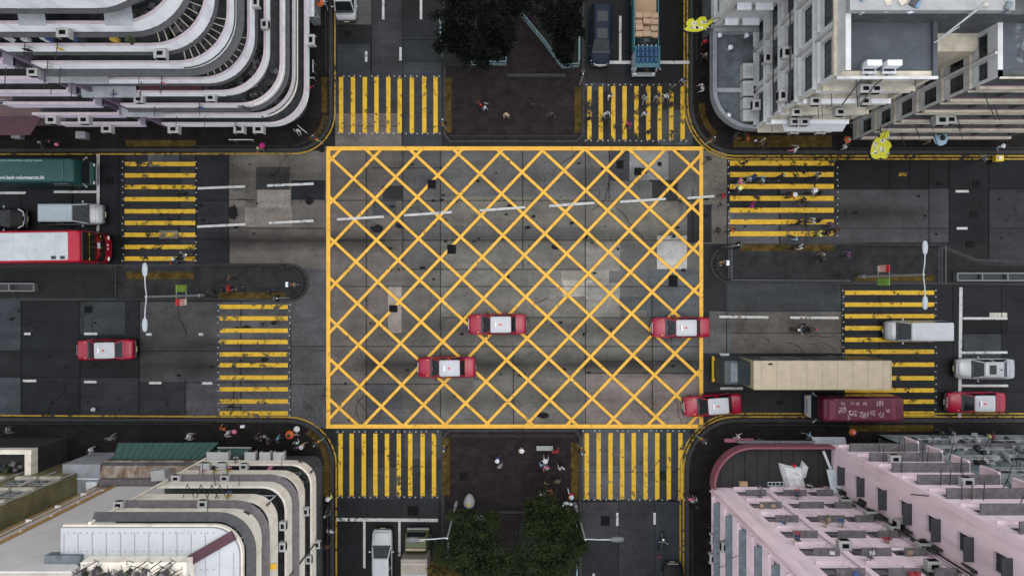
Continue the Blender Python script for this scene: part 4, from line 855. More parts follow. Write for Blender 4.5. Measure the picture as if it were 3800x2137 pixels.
t = thing('ladder', 'short pale ladder lying beside the white tarpaulin', 'ladder', (*P(2880, 1797, 4.2)[:2], zp))
m = MB(); a = P(2850, 1795, 4.2); b = P(2922, 1795, 4.2)
for o in (-.14, .14): m.tube((a.x, a.y+o, 4.2), (b.x, b.y+o, 4.2), .025)
for i in range(6): x = a.x+(b.x-a.x)*i/5; m.tube((x, a.y-.14, 4.2), (x, a.y+.14, 4.2), .02)
m.build('rungs', M['metal_pale'], t, t.location)
t = thing('carton', 'small brown box at the foot of the pink wall on the terrace', 'box', (*P(2757, 1797, 4.2)[:2], zp)); m = MB(); c = P(2757, 1795, 4.2); m.box(c.x-.3, c.x+.3, c.y-.2, c.y+.2, zp, zp+.35); m.box(c.x-.28, c.x+.28, c.y-.03, c.y+.03, zp+.35, zp+.356); m.build('body', mat('brown_card', (.42, .26, .15)), t, t.location)
# older grey-green neighbour with its clutter of cages
D1 = thing('apartment_building', 'older grey-green building covered with cages and laundry racks east of the pink block', 'building', (*G(1500, -800), 0))
M['grey_green'] = mat('grey_green_render', (0.20, 0.235, 0.235), 0.85, 0.3, 1.4, dirt=(.05, .06, .06), damt=.7)
p0 = g(1356, -543); L = 12.0; ops = []
for k in range(8):
    for i in range(4): ops.append((.5+i*2.9, 2.9+i*2.9, zp-.6+3*k+.9, zp-.6+3*k+2.3))
wallgrid(D1, p0, u, n, L, 0, ZT, ops, 'grey_green', .25)
for o in ops: openwin(D1, p0, u, n, o, .25, 3, 'dark_wall')
q = random.Random(6)
for k in range(8):
    z = zp-.6+3*k
    slabout(D1, p0, u, n, .1, L, z+2.32, z+2.42, q.uniform(.3, .6), q.choice(['hood', 'metal_grey', 'hood_blue']), 'window_hood')
    for i in range(4):
        x = .5+i*2.9; m = MB(); y0 = p0[1]; w_ = 2.3; d_ = q.uniform(.5, .8); zz = z+q.uniform(.6, .9)
        m.box(p0[0]+x, p0[0]+x+w_, y0+.004, y0+d_, zz, zz+.05)
        for j in range(9): m.tube((p0[0]+x+w_*j/8, y0+d_, zz), (p0[0]+x+w_*j/8, y0+d_, zz+.9), .018, .018, 4)
        m.tube((p0[0]+x, y0+d_, zz+.9), (p0[0]+x+w_, y0+d_, zz+.9), .03, .03, 4)
        for j in range(7): m.obox((p0[0]+x+q.uniform(.1, w_-.1), y0+q.uniform(.1, d_)), q.random()*3, q.uniform(.15, .5), q.uniform(.1, .4), zz+.05, zz+q.uniform(.2, .7), 1+q.randrange(3))
        m.build('window_cage', [M['metal_grey'], M['ac'], M['pipe'], q.choice([M['taxi_roof'], M['hood_blue'], M['grey_green']])], D1, D1.location)
    for i in range(4): x = q.uniform(.3, L-.3); pole(D1, (p0[0]+x, p0[1], z+2.7), (p0[0]+x+.3, p0[1]+q.uniform(.9, 1.6), z+2.8), .028)
m = MB(); m.box(p0[0]+.02, p0[0]+L, -1500/S, p0[1]-.28, 0, ZT-.3); m.build('core', M['dark_wall'], D1, D1.location)
t = thing('awning', 'low dark grey canopy at street level below the pink wing', 'awning', (*P(3080, 1632, 2.8)[:2], 0)); sheet(t, [tuple(P(*p, 2.8)[:2]) for p in ((3015, 1622), (3138, 1622), (3140, 1650), (3015, 1650))], 2.7, 2.9, 'concrete'); a = P(3030, 1640, 2.8); pole(t, (a.x, a.y, .13), (a.x, a.y, 2.75), .04, 'post')

# ---- B: north-east
B0 = thing('apartment_building', 'grey-beige corner building with a curved podium roof and a flat grey main roof', 'building', (*G(950, 700), 0))
zq = 4.0
M['parapet_grey'] = mat('cool_grey_parapet', (.17, .185, .20), .85, .2, .9, dirt=(.09, .095, .1), damt=.6)
podB = [g(690, 892), g(690, 683)] + [g(827-137*math.cos(R(a)), 683-137*math.sin(R(a))) for a in range(10, 90, 10)] + [g(827, 546), g(1099, 546)]
m = MB(); m.prism([g(775, 892), g(775, 690), g(835, 620), g(1099, 620), g(1099, 892)], .1, zq-.41); m.build('ground_storey', M['dark_wall'], B0, B0.location)
m = MB(); m.prism(podB+[g(1099, 892)], zq-.4, zq); m.build('podium', [M['podium_roof']], B0, B0.location)
m = MB(); m.sweep(podB, [(.01, zq-.42), (.01, zq+.55), (-.28, zq+.55), (-.28, zq-.02), (-.3, zq-.42)], 1); m.build('podium_parapet', M['parapet_grey'], B0, B0.location)
m = MB(); a = P(2653, 330, zq); b = P(2768, 345, zq); m.box(a.x, b.x, b.y, a.y, zq+.002, zq+.22); m.build('roof_kerb', M['concrete'], B0, B0.location)
for i, y in enumerate((265, 330, 385, 430)):
    p = P(2775, y, 4.6); m = MB(); m.obox((p.x, p.y), 0, .8, 1.15 if i < 2 else .85, zq, zq+.75); m.obox((p.x, p.y), 0, .5, .6, zq+.75, zq+.77, 1); m.build('roof_condenser', [M['ac'], M['metal_grey']], B0, B0.location, bevel=.04)
for x, y in ((2708, 180), (2668, 135), (2768, 135), (2700, 432)): p = P(x, y, 4.2); m = MB(); m.tube((p.x, p.y, zq), (p.x, p.y, zq+.4), .12); m.ell((p.x, p.y, zq+.45), .2, .2, .12); m.build('roof_vent', M['metal_pale'], B0, B0.location)
zt1, zt2 = 18.0, 19.4
M['roof_white'] = mat('pale_parapet_render', (.28, .285, .285), .8, .12, 1.2, dirt=(.16, .16, .155), damt=.5)
Lb = 14.0; p0 = g(838, 546); u = (0, 1); n = (-1, 0); ops = []
for k in range(5):
    z = zq+2.9*k
    for a, b in ((.30, 2.6), (3.4, 5.7), (6.4, 8.6), (9.3, 11.5)): ops.append((a, b, z+.5, z+2.3))
wallgrid(B0, p0, u, n, Lb, zq-.02, zt2, ops, 'grey_wall', .3)
for o in ops: openwin(B0, p0, u, n, o, .3, 4, 'dark_wall')
for k in range(5):
    z = zq+2.9*k; slabout(B0, p0, u, n, -.0, Lb, z+2.62, z+2.78, .20, 'beige_wall' if k > 3 else 'grey_wall', 'string_course')
    for i, a in enumerate((.2, 3.3, 6.3)): slabout(B0, p0, u, n, a, a+2.5, z+.45, z+.55, .22, 'grey_wall', 'window_sill')
for y, z in ((.9, 10.3), (3.6, 11.0), (4.4, 7.4), (1.6, 5.0)): acunit(B0, Vector((p0[0], p0[1]+y, z)), R(180), 1.3)
for y in (2.95, 6.05): pole(B0, (p0[0]-.1, p0[1]+y, zq), (p0[0]-.1, p0[1]+y, zt1), .06, 'drain_pipe', 'ac')
for z in (8.9, 12.0): pole(B0, (p0[0]-.28, p0[1], z), (p0[0]-.28, p0[1]+Lb, z), .05, 'drain_pipe', 'pipe')
p0 = g(838, 546); u = (1, 0); n = (0, -1); L = (1099-838)/S; ops = []
for k in range(5):
    z = zq+2.9*k
    for i in range(2): ops.append((.25+2.75*i, 2.85+2.75*i, z+.6, z+2.4))
wallgrid(B0, p0, u, n, L, zq-.02, zt1, ops, 'beige_wall', .4)
for o in ops: openwin(B0, p0, u, n, o, .4, 3, 'metal_pale')
for k in range(5):
    z = zq+2.9*k; slabout(B0, p0, u, n, 0, L, z+2.6, z+2.72, .18, 'grey_wall', 'string_course'); slabout(B0, p0, u, n, .1, L-.1, z+.5, z+.6, .3, 'white_wall' if k in (1, 3) else 'beige_wall', 'window_sill')
    q = random.Random(k+40)
    for i in range(2): acunit(B0, Vector((p0[0]+q.uniform(.5, L-.5), p0[1], z+.62)), R(-90), 1.15)
    for i in range(2): x = q.uniform(.4, L-.4); pole(B0, (p0[0]+x, p0[1], z+2.3), (p0[0]+x, p0[1]-1.0, z+2.4), .025)
a = P(2880, 437, 6.2); sheet(B0, [(a.x, p0[1]-.05), (a.x+4.9, p0[1]-.05), (a.x+4.6, p0[1]-.75), (a.x+.3, p0[1]-.75)], 7.3, 7.0, 'white_sheet', 'canopy')
m = MB(); m.box(838/S+.32, 1099/S-.02, 546/S+.42, 689/S, zq, zt1-.05); m.box(838/S+.32, 1335/S, 689/S, 1500/S, zq, zt2-.2); m.build('core', M['dark_wall'], B0, B0.location)
m = MB(); m.box(838/S+.35, 1099/S-.25, 546/S+.42, 689/S-.01, zt1-.05, zt1+.02); m.build('roof', M['roof_grey'], B0, B0.location)
m = MB(); m.box(1099/S-.25, 1099/S, 546/S+.01, 689/S, zq, zt1+.25); m.build('east_parapet', M['roof_grey'], B0, B0.location)
m = MB(); m.box(838/S+.02, 1099/S-.26, 546/S+.003, 546/S+.35, zt1-.02, zt1+.12); m.box(838/S+.003, 838/S+.35, 546/S+.36, 689/S, zt1-.4, zt1+.12); m.build('south_parapet', M['beige_wall'], B0, B0.location)
y1 = 689/S; x0 = 838/S; x1 = P(3752, 60, 19.6).x
m = MB(); m.box(x0+.02, x1, y1+.003, y1+.2, zt1+.03, zt2); m.build('ledge_wall', M['roof_grey'], B0, B0.location)
m = MB(); m.box(x0+.001, x1+.02, y1-.02, y1+.62, zt2+.003, zt2+.5); m.box(x0+.001, x0+.62, y1+.62, 1500/S, zt2+.003, zt2+.5); m.box(x1-.3, x1+.02, y1+.62, 1500/S, zt2+.003, zt2+.5); m.build('upper_parapet', M['roof_white'], B0, B0.location)
m = MB(); m.box(x0+.62, x1-.3, y1+.62, 1500/S, zt2-.2, zt2+.02); m.build('upper_roof', M['podium_dark'], B0, B0.location)
# plant on the grey roof: two white air-handling boxes on legs with their pipes
for i, px in enumerate((3247, 3322)):
    t = thing('roof_unit', ('left' if i == 0 else 'right')+' of the two white air-conditioning boxes on the flat grey roof', 'air conditioner', (*P(px, 233, 18.8)[:2], zt1+.02)); c = P(px, 233, 19.0)
    m = MB(); m.box(c.x-.42, c.x+.42, c.y-.17, c.y+.17, zt1+.35, zt1+1.0); m.build('casing', M['metal_pale'], t, t.location, bevel=.03)
    m = MB()
    for sx in (-.35, .35): m.box(c.x+sx-.03, c.x+sx+.03, c.y-.3, c.y+.2, zt1+.02, zt1+.35)
    m.box(c.x-.42, c.x+.42, c.y-.45, c.y-.3, zt1+.3, zt1+.36); m.build('stand', M['metal_grey'], t, t.location)
    m = MB(); e = Vector((c.x-.6-.1*i, c.y-1.0, zt1+.15)); m.poly([(c.x+.1, c.y-.2, zt1+.3), (c.x-.1, c.y-.55, zt1+.1), e, e+Vector((-.9, -1.2, .05))], .05); m.build('hose', M['pipe'], t, t.location)
t = thing('satellite_dish', 'small grey dish on the roof left of the white boxes', 'dish', (*P(3222, 238, 18.5)[:2], zt1+.02)); c = P(3222, 238, 18.5); m = MB(); m.tube((c.x, c.y, zt1+.02), (c.x, c.y, zt1+.5), .04); m.ell((c.x, c.y, zt1+.5), .3, .26, .1); m.build('dish', M['metal_grey'], t, t.location)
t = thing('antenna_mast', 'long white pole slanting off the upper roof over the light well', 'mast', (*P(3650, 18, 20.5)[:2], zt2)); m = MB(); m.tube(P(3655, 15, 20.4), P(3475, 155, 18.6), .07, .05); m.tube(P(3560, 100, 18.5), P(3465, 160, 18.3), .04); m.build('shaft', M['metal_grey'], t, t.location)
q = random.Random(12); pal = ['ac', 'hood_blue', 'awning_brown', 'beige_wall', 'metal_pale', 'dark_wall']
M['blue_cloth'] = mat('blue_tarpaulin', (.10, .22, .33), .7, .3, 3); M['tan_card'] = mat('tan_card', (.42, .27, .16), .8, .2, 3); pal += ['blue_cloth', 'tan_card']
labs = ['stored bins and boxes heaped on the upper roof at its left end', 'planks and pots heaped in the middle of the upper roof', 'pots and tarpaulins heaped at the right end of the upper roof']
for gi, (xa_, xb_) in enumerate(((3165, 3290), (3330, 3420), (3590, 3740))):
    t = thing('roof_clutter', labs[gi], 'clutter', (*P((xa_+xb_)/2, 20, 19.6)[:2], zt2))
    for i in range(26):
        c = P(q.uniform(xa_, xb_), q.uniform(-30, 42), 19.5); m = MB(); s_ = q.uniform(.12, .5)
        if q.random() < .4: m.ell((c.x, c.y, zt2+.02+s_*.4), s_*.6, s_*.6, s_*.5)
        else: m.obox((c.x, c.y), q.random()*3, s_, s_*q.uniform(.4, 1.6), zt2+.02, zt2+q.uniform(.15, .7))
        m.build(q.choice(['pot', 'plank', 'bag']), M[q.choice(pal)], t, t.location)
# projecting north-west part above the podium
Bw = g(690, 895); L = (838-690)/S; u = (1, 0); n = (0, -1); ops = [(.45, 1.35, zq+2.9*k+.9, zq+2.9*k+2.2) for k in range(5)]+[(1.75, 2.9, zq+2.9*k+.9, zq+2.9*k+2.2) for k in range(5)]
wallgrid(B0, Bw, u, n, L, zq-.02, 17, ops, 'grey_wall', .3)
for o in ops: openwin(B0, Bw, u, n, o, .3, 2); slabout(B0, Bw, u, n, o[0]-.05, o[1]+.05, o[3]+.03, o[3]+.12, .5, 'metal_pale', 'window_hood')
ops = [(.6+3*i, 2.6+3*i, zq+2.9*k+.8, zq+2.9*k+2.2) for k in range(5) for i in range(3)]
wallgrid(B0, Bw, (0, 1), (-1, 0), 12.0, zq-.02, 17, ops, 'grey_wall', .3)
for o in ops: openwin(B0, Bw, (0, 1), (-1, 0), o, .3, 2)
m = MB(); m.box(Bw[0]+.32, 838/S-.02, Bw[1]+.32, 1500/S, .1, 16.8); m.build('core', M['dark_wall'], B0, B0.location)
m = MB(); m.box(690/S, 845/S, 892/S-.35, 892/S, zq+.002, zq+.75); m.build('roof_kerb', M['concrete'], B0, B0.location)
# second block east of the light well
B1 = thing('apartment_building', 'dark-windowed grey building with red-edged ledges east of the light well', 'building', (*G(1450, 700), 0))
p0 = g(1262, 546); u = (0, 1); n = (-1, 0); Lb = (689-546)/S; ops = []
for k in range(6):
    z = .9+2.9*k; ops += [(.22, 1.3, z+.55, min(z+2.3, 17.1)), (1.6, 3.0, z+.55, min(z+2.3, 17.1))]
wallgrid(B1, p0, u, n, Lb, .1, 18, ops, 'grey_wall', .3)
for o in ops: openwin(B1, p0, u, n, o, .3, 2, 'dark_wall')
for k in range(6): slabout(B1, p0, u, n, 0, Lb, 1.0+2.9*k, 1.14+2.9*k, .15, 'beige_wall', 'string_course')
pole(B1, (p0[0]-.08, p0[1]+1.45, .2), (p0[0]-.08, p0[1]+1.45, 18), .09, 'drain_pipe', 'grey_wall')
u = (1, 0); n = (0, -1); L = 12.0; ops = []
for k in range(6):
    for i in range(4): ops.append((.4+2.9*i, 3.0+2.9*i, 1.0+2.9*k+.9, min(1.0+2.9*k+2.5, 17.5)))
wallgrid(B1, p0, u, n, L, .1, 18, ops, 'dark_wall', .45)
for o in ops: openwin(B1, p0, u, n, o, .45, 3, 'dark_wall')
q = random.Random(77)
for k in range(6):
    z = 1.0+2.9*k; slabout(B1, p0, u, n, 0, L, z+.50, z+.86, .22, 'beige_wall', 'ledge'); slabout(B1, p0, u, n, 0, L, z+.868, z+.89, .05, 'red_coping', 'ledge_trim'); slabout(B1, p0, u, n, 0, L, z+2.6, z+2.68, .12, 'beige_wall', 'ledge')
    for i in range(2): x = q.uniform(.5, 6); pole(B1, (p0[0]+x, p0[1], z+2.2), (p0[0]+x+.3, p0[1]-1.1, z+2.3), .03)
acunit(B1, Vector((p0[0]+2.2, p0[1], 8.3)), R(-90), 1.5); acunit(B1, Vector((p0[0]+2.9, p0[1], 8.3)), R(-90), 1.3)
m = MB(); m.box(p0[0]+.32, p0[0]+L, p0[1]+.47, 1500/S, .1, 17.7); m.build('core', M['dark_wall'], B1, B1.location)
m = MB(); m.box(p0[0]+1.1, p0[0]+L, p0[1]+.9, 689/S+2, 17.7, 17.9); m.build('roof', M['roof_mottle'], B1, B1.location)
m = MB(); m.box(p0[0]+.33, p0[0]+1.1, p0[1]+.47, 689/S+2, 17.7, 17.95); m.box(p0[0]+1.1, p0[0]+L, p0[1]+.47, p0[1]+.9, 17.7, 17.95); m.build('roof_kerb', M['roof_grey'], B1, B1.location)
m = MB(); m.box(1099/S+.002, 1262/S-.002, 640/S, 700/S, .1, 16.2); m.build('light_well_wall', M['beige_wall'], B1, B1.location)
t = thing('awning', 'pale grey curved canopy at the foot of the red-edged building', 'awning', (*P(3540, 478, 3.2)[:2], 0)); c = [tuple(P(*p, 3.2)[:2]) for p in ((3360, 478), (3520, 488), (3556, 480), (3580, 462), (3575, 455), (3360, 455))]; m = MB(); m.prism(c, 3.1, 3.25); m.build('sheet', M['concrete'], t, t.location)
t = thing('awning', 'dark green canopy over the pavement at the right edge of the picture', 'awning', (*P(3740, 420, 4.4)[:2], 0)); c = [tuple(P(*p, 4.4)[:2]) for p in ((3660, 470), (3900, 470), (3900, 410), (3700, 440))]; m = MB(); m.prism(c, 4.3, 4.4); m.build('sheet', M['green_sheet'], t, t.location); p = P(3790, 460, 4.4); pole(t, (p.x, p.y, .1), (p.x, p.y, 4.3), .05, 'post')
# ------------------------------------------------------------------ vehicles
def ring(x, w, zb, zt, cr=.03):
    h = zt-zb
    pr = [(w*.86, zb), (w*.98, zb+.08), (w, zb+h*.45), (w*.985, zt-h*.16), (w*.93, zt-.035), (w*.80, zt), (w*.4, zt+cr*.7), (0, zt+cr)]
    return [(x, y, z) for y, z in pr] + [(x, -y, z) for y, z in pr[-2::-1]]
def wheels(root, xs, W, r=.31, wd=.2):
    for x in xs:
        for s_ in (1, -1):
            m = MB(); y = s_*(W/2-.02); m.tube((x, y, r), (x, y-s_*wd, r), r, r, 16); t = m.build('wheel', M['rubber'], root)
            m = MB(); m.tube((x, y+s_*.004, r), (x, y-s_*.03, r), r*.62, r*.62, 12); m.build('rim', M['rim'], t)
def quadpanel(m, a, b, c, d, inset=.06, up=.006, mi=0, n=4):
    """panel laid a few millimetres proud of a quad, with its corners pulled in"""
    a, b, c, d = map(Vector, (a, b, c, d)); ce = (a+b+c+d)/4; nr = (b-a).cross(d-a).normalized()
    q = []
    for v in (a, b, c, d): e = v+(ce-v).normalized()*inset*1.414; q.append(e+nr*up)
    m.face(q, mi); m.face([v-nr*(up+.012) for v in q][::-1], mi)
    for i in range(4): j = (i+1) % 4; m.face([q[i], q[i]-nr*(up+.012), q[j]-nr*(up+.012), q[j]], mi)
def car(name, label, cat, L, W, top, st, cab, paint, roofm, wx, group=None, extras=()):
    """st: (x, half-width factor, z bottom, z top) from tail to nose; cab: rear base x, rear roof x, front roof x, front base x, belt z, base half width, roof half width"""
    root = thing(name, label, cat, group=group)
    m = MB(); rings = [ring(x, W/2*f, zb, zt) for x, f, zb, zt in st]; m.loft(rings, 0, True); m.build('body', M[paint], root)
    xr0, xr1, xf1, xf0, zb, w0, w1 = cab
    A = [(xr0, -w0, zb), (xf0, -w0*.97, zb), (xf0, w0*.97, zb), (xr0, w0, zb)]; B = [(xr1, -w1, top-.05), (xf1, -w1*.97, top-.05), (xf1, w1*.97, top-.05), (xr1, w1, top-.05)]
    m = MB(); m.loft([A, B], 0, False); m.build('cabin', M[paint], root)
    m = MB(); quadpanel(m, A[1], A[2], B[2], B[1], .07); m.build('windscreen', M['glass'], root)
    m = MB(); quadpanel(m, A[3], A[0], B[0], B[3], .08); m.build('rear_window', M['glass'], root)
    for q in ((0, 1), (2, 3)):
        a, b = Vector(A[q[0]]), Vector(A[q[1]]); c, d = Vector(B[q[1]]), Vector(B[q[0]])
        for f0, f1 in ((0, .47), (.5, 1)):
            m = MB(); quadpanel(m, a.lerp(b, f0), a.lerp(b, f1), d.lerp(c, f1), d.lerp(c, f0), .05); m.build('side_window', M['glass'], root)
    m = MB(); rr_ = []
    for ins, z in ((-.02, top-.06), (0.0, top-.03), (.06, top-.004), (.22, top+.012)):
        rr_.append([(x, y, z) for x, y in rrect((xr1+xf1)/2, 0, (xf1-xr1)/2-ins, w1-ins, max(.05, .14-ins*.3))])
    m.loft(rr_, 0, True); rf = m.build('roof', M[roofm], root)
    if 'ribs' in extras:
        m = MB()
        for i in range(5): y = -w1*.62+i*w1*.31; m.box(xr1+.25, xf1-.25, y-.03, y+.03, top+.010, top+.024)
        m.build('roof_rib', M[roofm], rf)
    if 'sun' in extras:
        m = MB(); m.prism(rrect(xf1-.62, 0, .28, .38, .06), top+.008, top+.02); m.build('sunroof', M['glass'], rf)
        m = MB(); m.prism(rrect(xr1+.25, 0, .06, .06, .02), top+.006, top+.05); m.build('aerial', M['metal_dark'], rf)
    m = MB(); m.prism(rrect(xf0+.06, 0, .09, w0*.92, .05), zb+.035, zb+.055); m.build('cowl', M['metal_dark'], root)
    m = MB()
    for s_ in (1, -1): m.tube((xf0+.04, s_*.30, zb+.075), (xf0-.30, s_*.30+.42, zb+.30), .012, .012, 4)
    m.build('wiper', M['metal_dark'], root)
    x1 = st[-1][0]; x0 = st[0][0]
    m = MB(); zh = max(z for x, f, a, z in st if x > xf0+.3); zt_ = [z for x, f, a, z in st if x > xf0+.3]
    pts = [(x, W/2*f*.74, z+.022) for x, f, a, z in st if xf0+.15 < x < x1-.12]
    for s_ in (1, -1): m.poly([(x, s_*y, z) for x, y, z in pts], .011, 4)
    m.poly([(pts[-1][0], -pts[-1][1], pts[-1][2]), (pts[-1][0]+.03, 0, pts[-1][2]+.012), (pts[-1][0], pts[-1][1], pts[-1][2])], .011, 4)
    if xr0 > x0+.5:
        zr = [z for x, f, a, z in st if x < xr0]; zz_ = zr[-1]+.02
        m.poly([(xr0-.12, -W*.40, zz_-.02), (xr0-.16, 0, zz_+.008), (xr0-.12, W*.40, zz_-.02)], .011, 4)
    m.build('panel_gap', M['joint'], root)
    m = MB(); m.box(x1-.02, x1+.015, -W*.25, W*.25, .58, .72); m.build('grille', M['metal_grey'], root)
    for s_ in (1, -1):
        m = MB(); m.ell((x1-.10, s_*W*.34, .64), .09, .17, .075); m.build('headlight', M['lamp'], root)
        m = MB(); m.ell((x0+.05, s_*W*.36, .72), .06, .15, .09); m.build('taillight', M['tail'], root)
        m = MB(); mx_ = xf0-.35; m.ell((mx_, s_*(W/2+.10), zb+.10), .07, .11, .075); m.tube((mx_, s_*(W/2-.06), zb+.05), (mx_, s_*(W/2+.08), zb+.08), .025); m.build('mirror', M['metal_dark' if paint == 'navy' else roofm if roofm != 'taxi_roof' else 'metal_dark'], root)
    for x, s_ in ((x1, 1), (x0, -1)):
        m = MB(); m.loft([[(x+s_*.0, y*f, z) for y, z in ((-W*.42, .30), (W*.42, .30), (W*.42, .50), (-W*.42, .50))] if f == 1 else [(x+s_*.07, y*f, z) for y, z in ((-W*.42, .32), (W*.42, .32), (W*.42, .48), (-W*.42, .48))] for f in (1, .93)], 0, False); m.build('bumper', M['metal_dark'], root)
        m = MB(); m.box(x+s_*.072, x+s_*.085, -.22, .22, .34, .46); m.build('number_plate', M['plate'], root)
    wheels(root, wx, W)
    return root
sedan_st = [(-2.33, .80, .40, .72), (-2.30, .88, .30, .92), (-2.15, .94, .22, .97), (-1.75, .98, .2, .985), (-1.0, 1, .2, .98), (0, 1, .2, .97), (.9, 1, .2, .96), (1.35, .985, .2, .94), (1.95, .95, .22, .88), (2.2, .90, .26, .82), (2.32, .84, .32, .74), (2.35, .78, .40, .62)]
taxi = car('taxi', '', 'taxi', 4.7, 1.72, 1.50, sedan_st, (-1.58, -1.12, .52, 1.18, .93, .80, .64), 'taxi_red', 'taxi_roof', (-1.42, 1.40), 'red taxis with silver roofs')
m = MB(); m.loft([[(x, y, z) for x, y in rrect(.12, 0, .09-i, .24-i, .03)] for z, i in ((1.505, 0), (1.60, .01), (1.625, .04))], 0, False); ts = m.build('roof_lamp', M['metal_pale'], taxi)
m = MB(); m.box(.2, .213, -.16, .16, 1.53, 1.59); m.build('lamp_panel', M['tail'], ts)
m = MB(); m.prism(rrect(-.25, 0, .10, .07, .05), 1.5, 1.527); m.build('roof_badge', M['tail'], taxi)
for s_ in (1, -1): m = MB(); m.obox((1.55, s_*.62), 0, .16, .06, .93, .945); m.build('indicator', M['amber'], taxi)
TX = [(390, 1298, 181, 'red taxi with a silver roof driving in the west carriageway'), (1845, 1203, 180.5, 'red taxi crossing the middle of the yellow box, upper of the two there'), (1657, 1363, 180.5, 'red taxi low in the yellow box, lower left of the two in its middle'), (2527, 1215, 180.5, 'red taxi driving over the right edge line of the yellow box'), (2645, 1503, 184, 'red taxi turned slightly at the lower right corner of the yellow box'), (3623, 1493, 180, 'red taxi waiting behind the purple minibus at the right')]
for i, (x, y, a, lb) in enumerate(TX):
    p = P(x, y, .9); o = taxi if i == 0 else dup(taxi); o.location = (p.x, p.y, ZM); o.rotation_euler = (0, 0, R(a)); o['label'] = lb
    o.location.z += 0
    if i == 5:
        for c in list(o.children):
            if c.name.startswith('body') or c.name.startswith('cabin'): c['label'] = 'darker red bodywork'
for n_, c in (('white_paint', (.36, .375, .39)), ('silver_paint', (.28, .29, .30)), ('navy', (.016, .027, .045)), ('black_paint', (.014, .014, .015)), ('pale_blue_roof', (.29, .345, .385))): M[n_] = car_paint(n_, c, .3, .15, .25 if n_ == 'silver_paint' else 0)
M['navy'] = mat('navy', (.008, .014, .026), .5, .1, 1.3, spec=.12); M['black_paint'] = mat('black_paint', (.008, .008, .009), .45, .1, 1.3, spec=.15)
# vans, people carriers and cars
van_st = [(-2.45, .86, .42, .9), (-2.42, .93, .28, 1.05), (-2.25, .97, .22, 1.12), (-1.5, 1, .2, 1.13), (0, 1, .2, 1.13), (1.0, 1, .2, 1.12), (1.5, .985, .2, 1.06), (2.05, .95, .22, .98), (2.35, .88, .28, .86), (2.45, .76, .36, .72)]
v = car('van', 'silver people carrier between the green minibus and the red bus', 'van', 4.9, 1.78, 1.86, van_st, (-2.38, -2.15, .55, 1.45, 1.08, .84, .70), 'silver_paint', 'pale_blue_roof', (-1.5, 1.45), None, ('ribs',))
p = P(268, 795, .9); v.location = (p.x, p.y, ZM)
hst = [(-2.5, .86, .42, .95), (-2.47, .95, .3, 1.1), (-2.3, .98, .22, 1.16), (-1, 1, .2, 1.17), (1.0, 1, .2, 1.16), (1.75, .98, .2, 1.08), (2.2, .93, .24, .98), (2.45, .84, .3, .86), (2.52, .74, .4, .7)]
v = car('van', 'silver-white van driving over the lower right zebra crossing', 'van', 5.0, 1.74, 1.98, hst, (-2.44, -2.34, 1.02, 1.72, 1.1, .82, .72), 'silver_paint', 'white_paint', (-1.5, 1.55), None, ('ribs',))
p = P(3402, 1228, .9); v.location = (p.x, p.y, ZM); v.rotation_euler = (0, 0, R(180))
sst = [(x*1.0, f, a, b*.96) for x, f, a, b in sedan_st]
v = car('car', 'silver saloon with a dark sunroof behind the cream lorry at the right', 'car', 4.7, 1.72, 1.44, sst, (-1.72, -1.1, .45, 1.12, .90, .80, .62), 'silver_paint', 'silver_paint', (-1.42, 1.40), None, ('sun',))
p = P(3655, 1368, .8); v.location = (p.x, p.y, ZM); v.rotation_euler = (0, 0, R(180))
v = car('car', 'black car at the left edge behind the silver people carrier', 'car', 4.7, 1.74, 1.5, sedan_st, (-1.7, -1.1, .5, 1.2, .92, .80, .64), 'black_paint', 'pale_blue_roof', (-1.42, 1.40)); p = P(-14, 812, .8); v.location = (p.x, p.y, ZM)
m = MB()
for s_ in (1, -1): m.tube((2.30, s_*.55, .80), (1.95, s_*.78, .90), .045); m.tube((2.32, s_*.2, .82), (2.30, s_*.55, .80), .03)
m.build('chrome_trim', M['metal_pale'], v)
v = car('car', 'dark navy people carrier waiting at the north stop line', 'car', 4.9, 1.72, 1.72, van_st, (-2.35, -2.1, .62, 1.5, 1.05, .80, .66), 'navy', 'navy', (-1.5, 1.45), None, ()); p = P(2230, 128, .9); v.location = (p.x, p.y, ZM); v.rotation_euler = (0, 0, R(-91))
m = MB()
for s_ in (1, -1): m.tube((2.46, s_*.45, .72), (2.15, s_*.80, .80), .055); 
m.tube((2.5, -.45, .66), (2.5, .45, .66), .05); m.build('chrome_trim', M['metal_grey'], v)
for x, y in ((.25, 0), (-1.15, 0)): m = MB(); m.prism(rrect(x, y, .42, .42, .06), 1.715, 1.735); m.build('roof_panel', M['glass'], v)
v = car('van', 'white van at the top edge left of the dark garden', 'van', 4.9, 1.78, 1.9, hst, (-2.44, -2.3, 1.45, 2.0, 1.1, .82, .72), 'white_paint', 'white_paint', (-1.5, 1.55), None, ('ribs',)); p = P(1282, -42, .9); v.location = (p.x, p.y, ZM); v.rotation_euler = (0, 0, R(-90))
v = car('car', 'white hatchback driving up from the bottom edge left of the green-cabbed lorry', 'car', 4.6, 1.7, 1.52, sedan_st, (-2.0, -1.6, .25, 1.05, .95, .80, .66), 'white_paint', 'white_paint', (-1.4, 1.4)); p = P(1418, 2072, .8); v.location = (p.x, p.y, ZM); v.rotation_euler = (0, 0, R(90))
v = car('car', 'black car with red tail lights at the bottom edge near the pink block', 'car', 4.6, 1.78, 1.5, sedan_st, (-1.7, -1.1, .5, 1.2, .92, .80, .64), 'black_paint', 'black_paint', (-1.4, 1.4)); p = P(2497, 2198, .8); v.location = (p.x, p.y, ZM); v.rotation_euler = (0, 0, R(90))
for s_ in (1, -1): m = MB(); m.box(-2.33, -2.12, s_*.5, s_*.80, .88, .955); m.build('taillight', M['tail'], v)

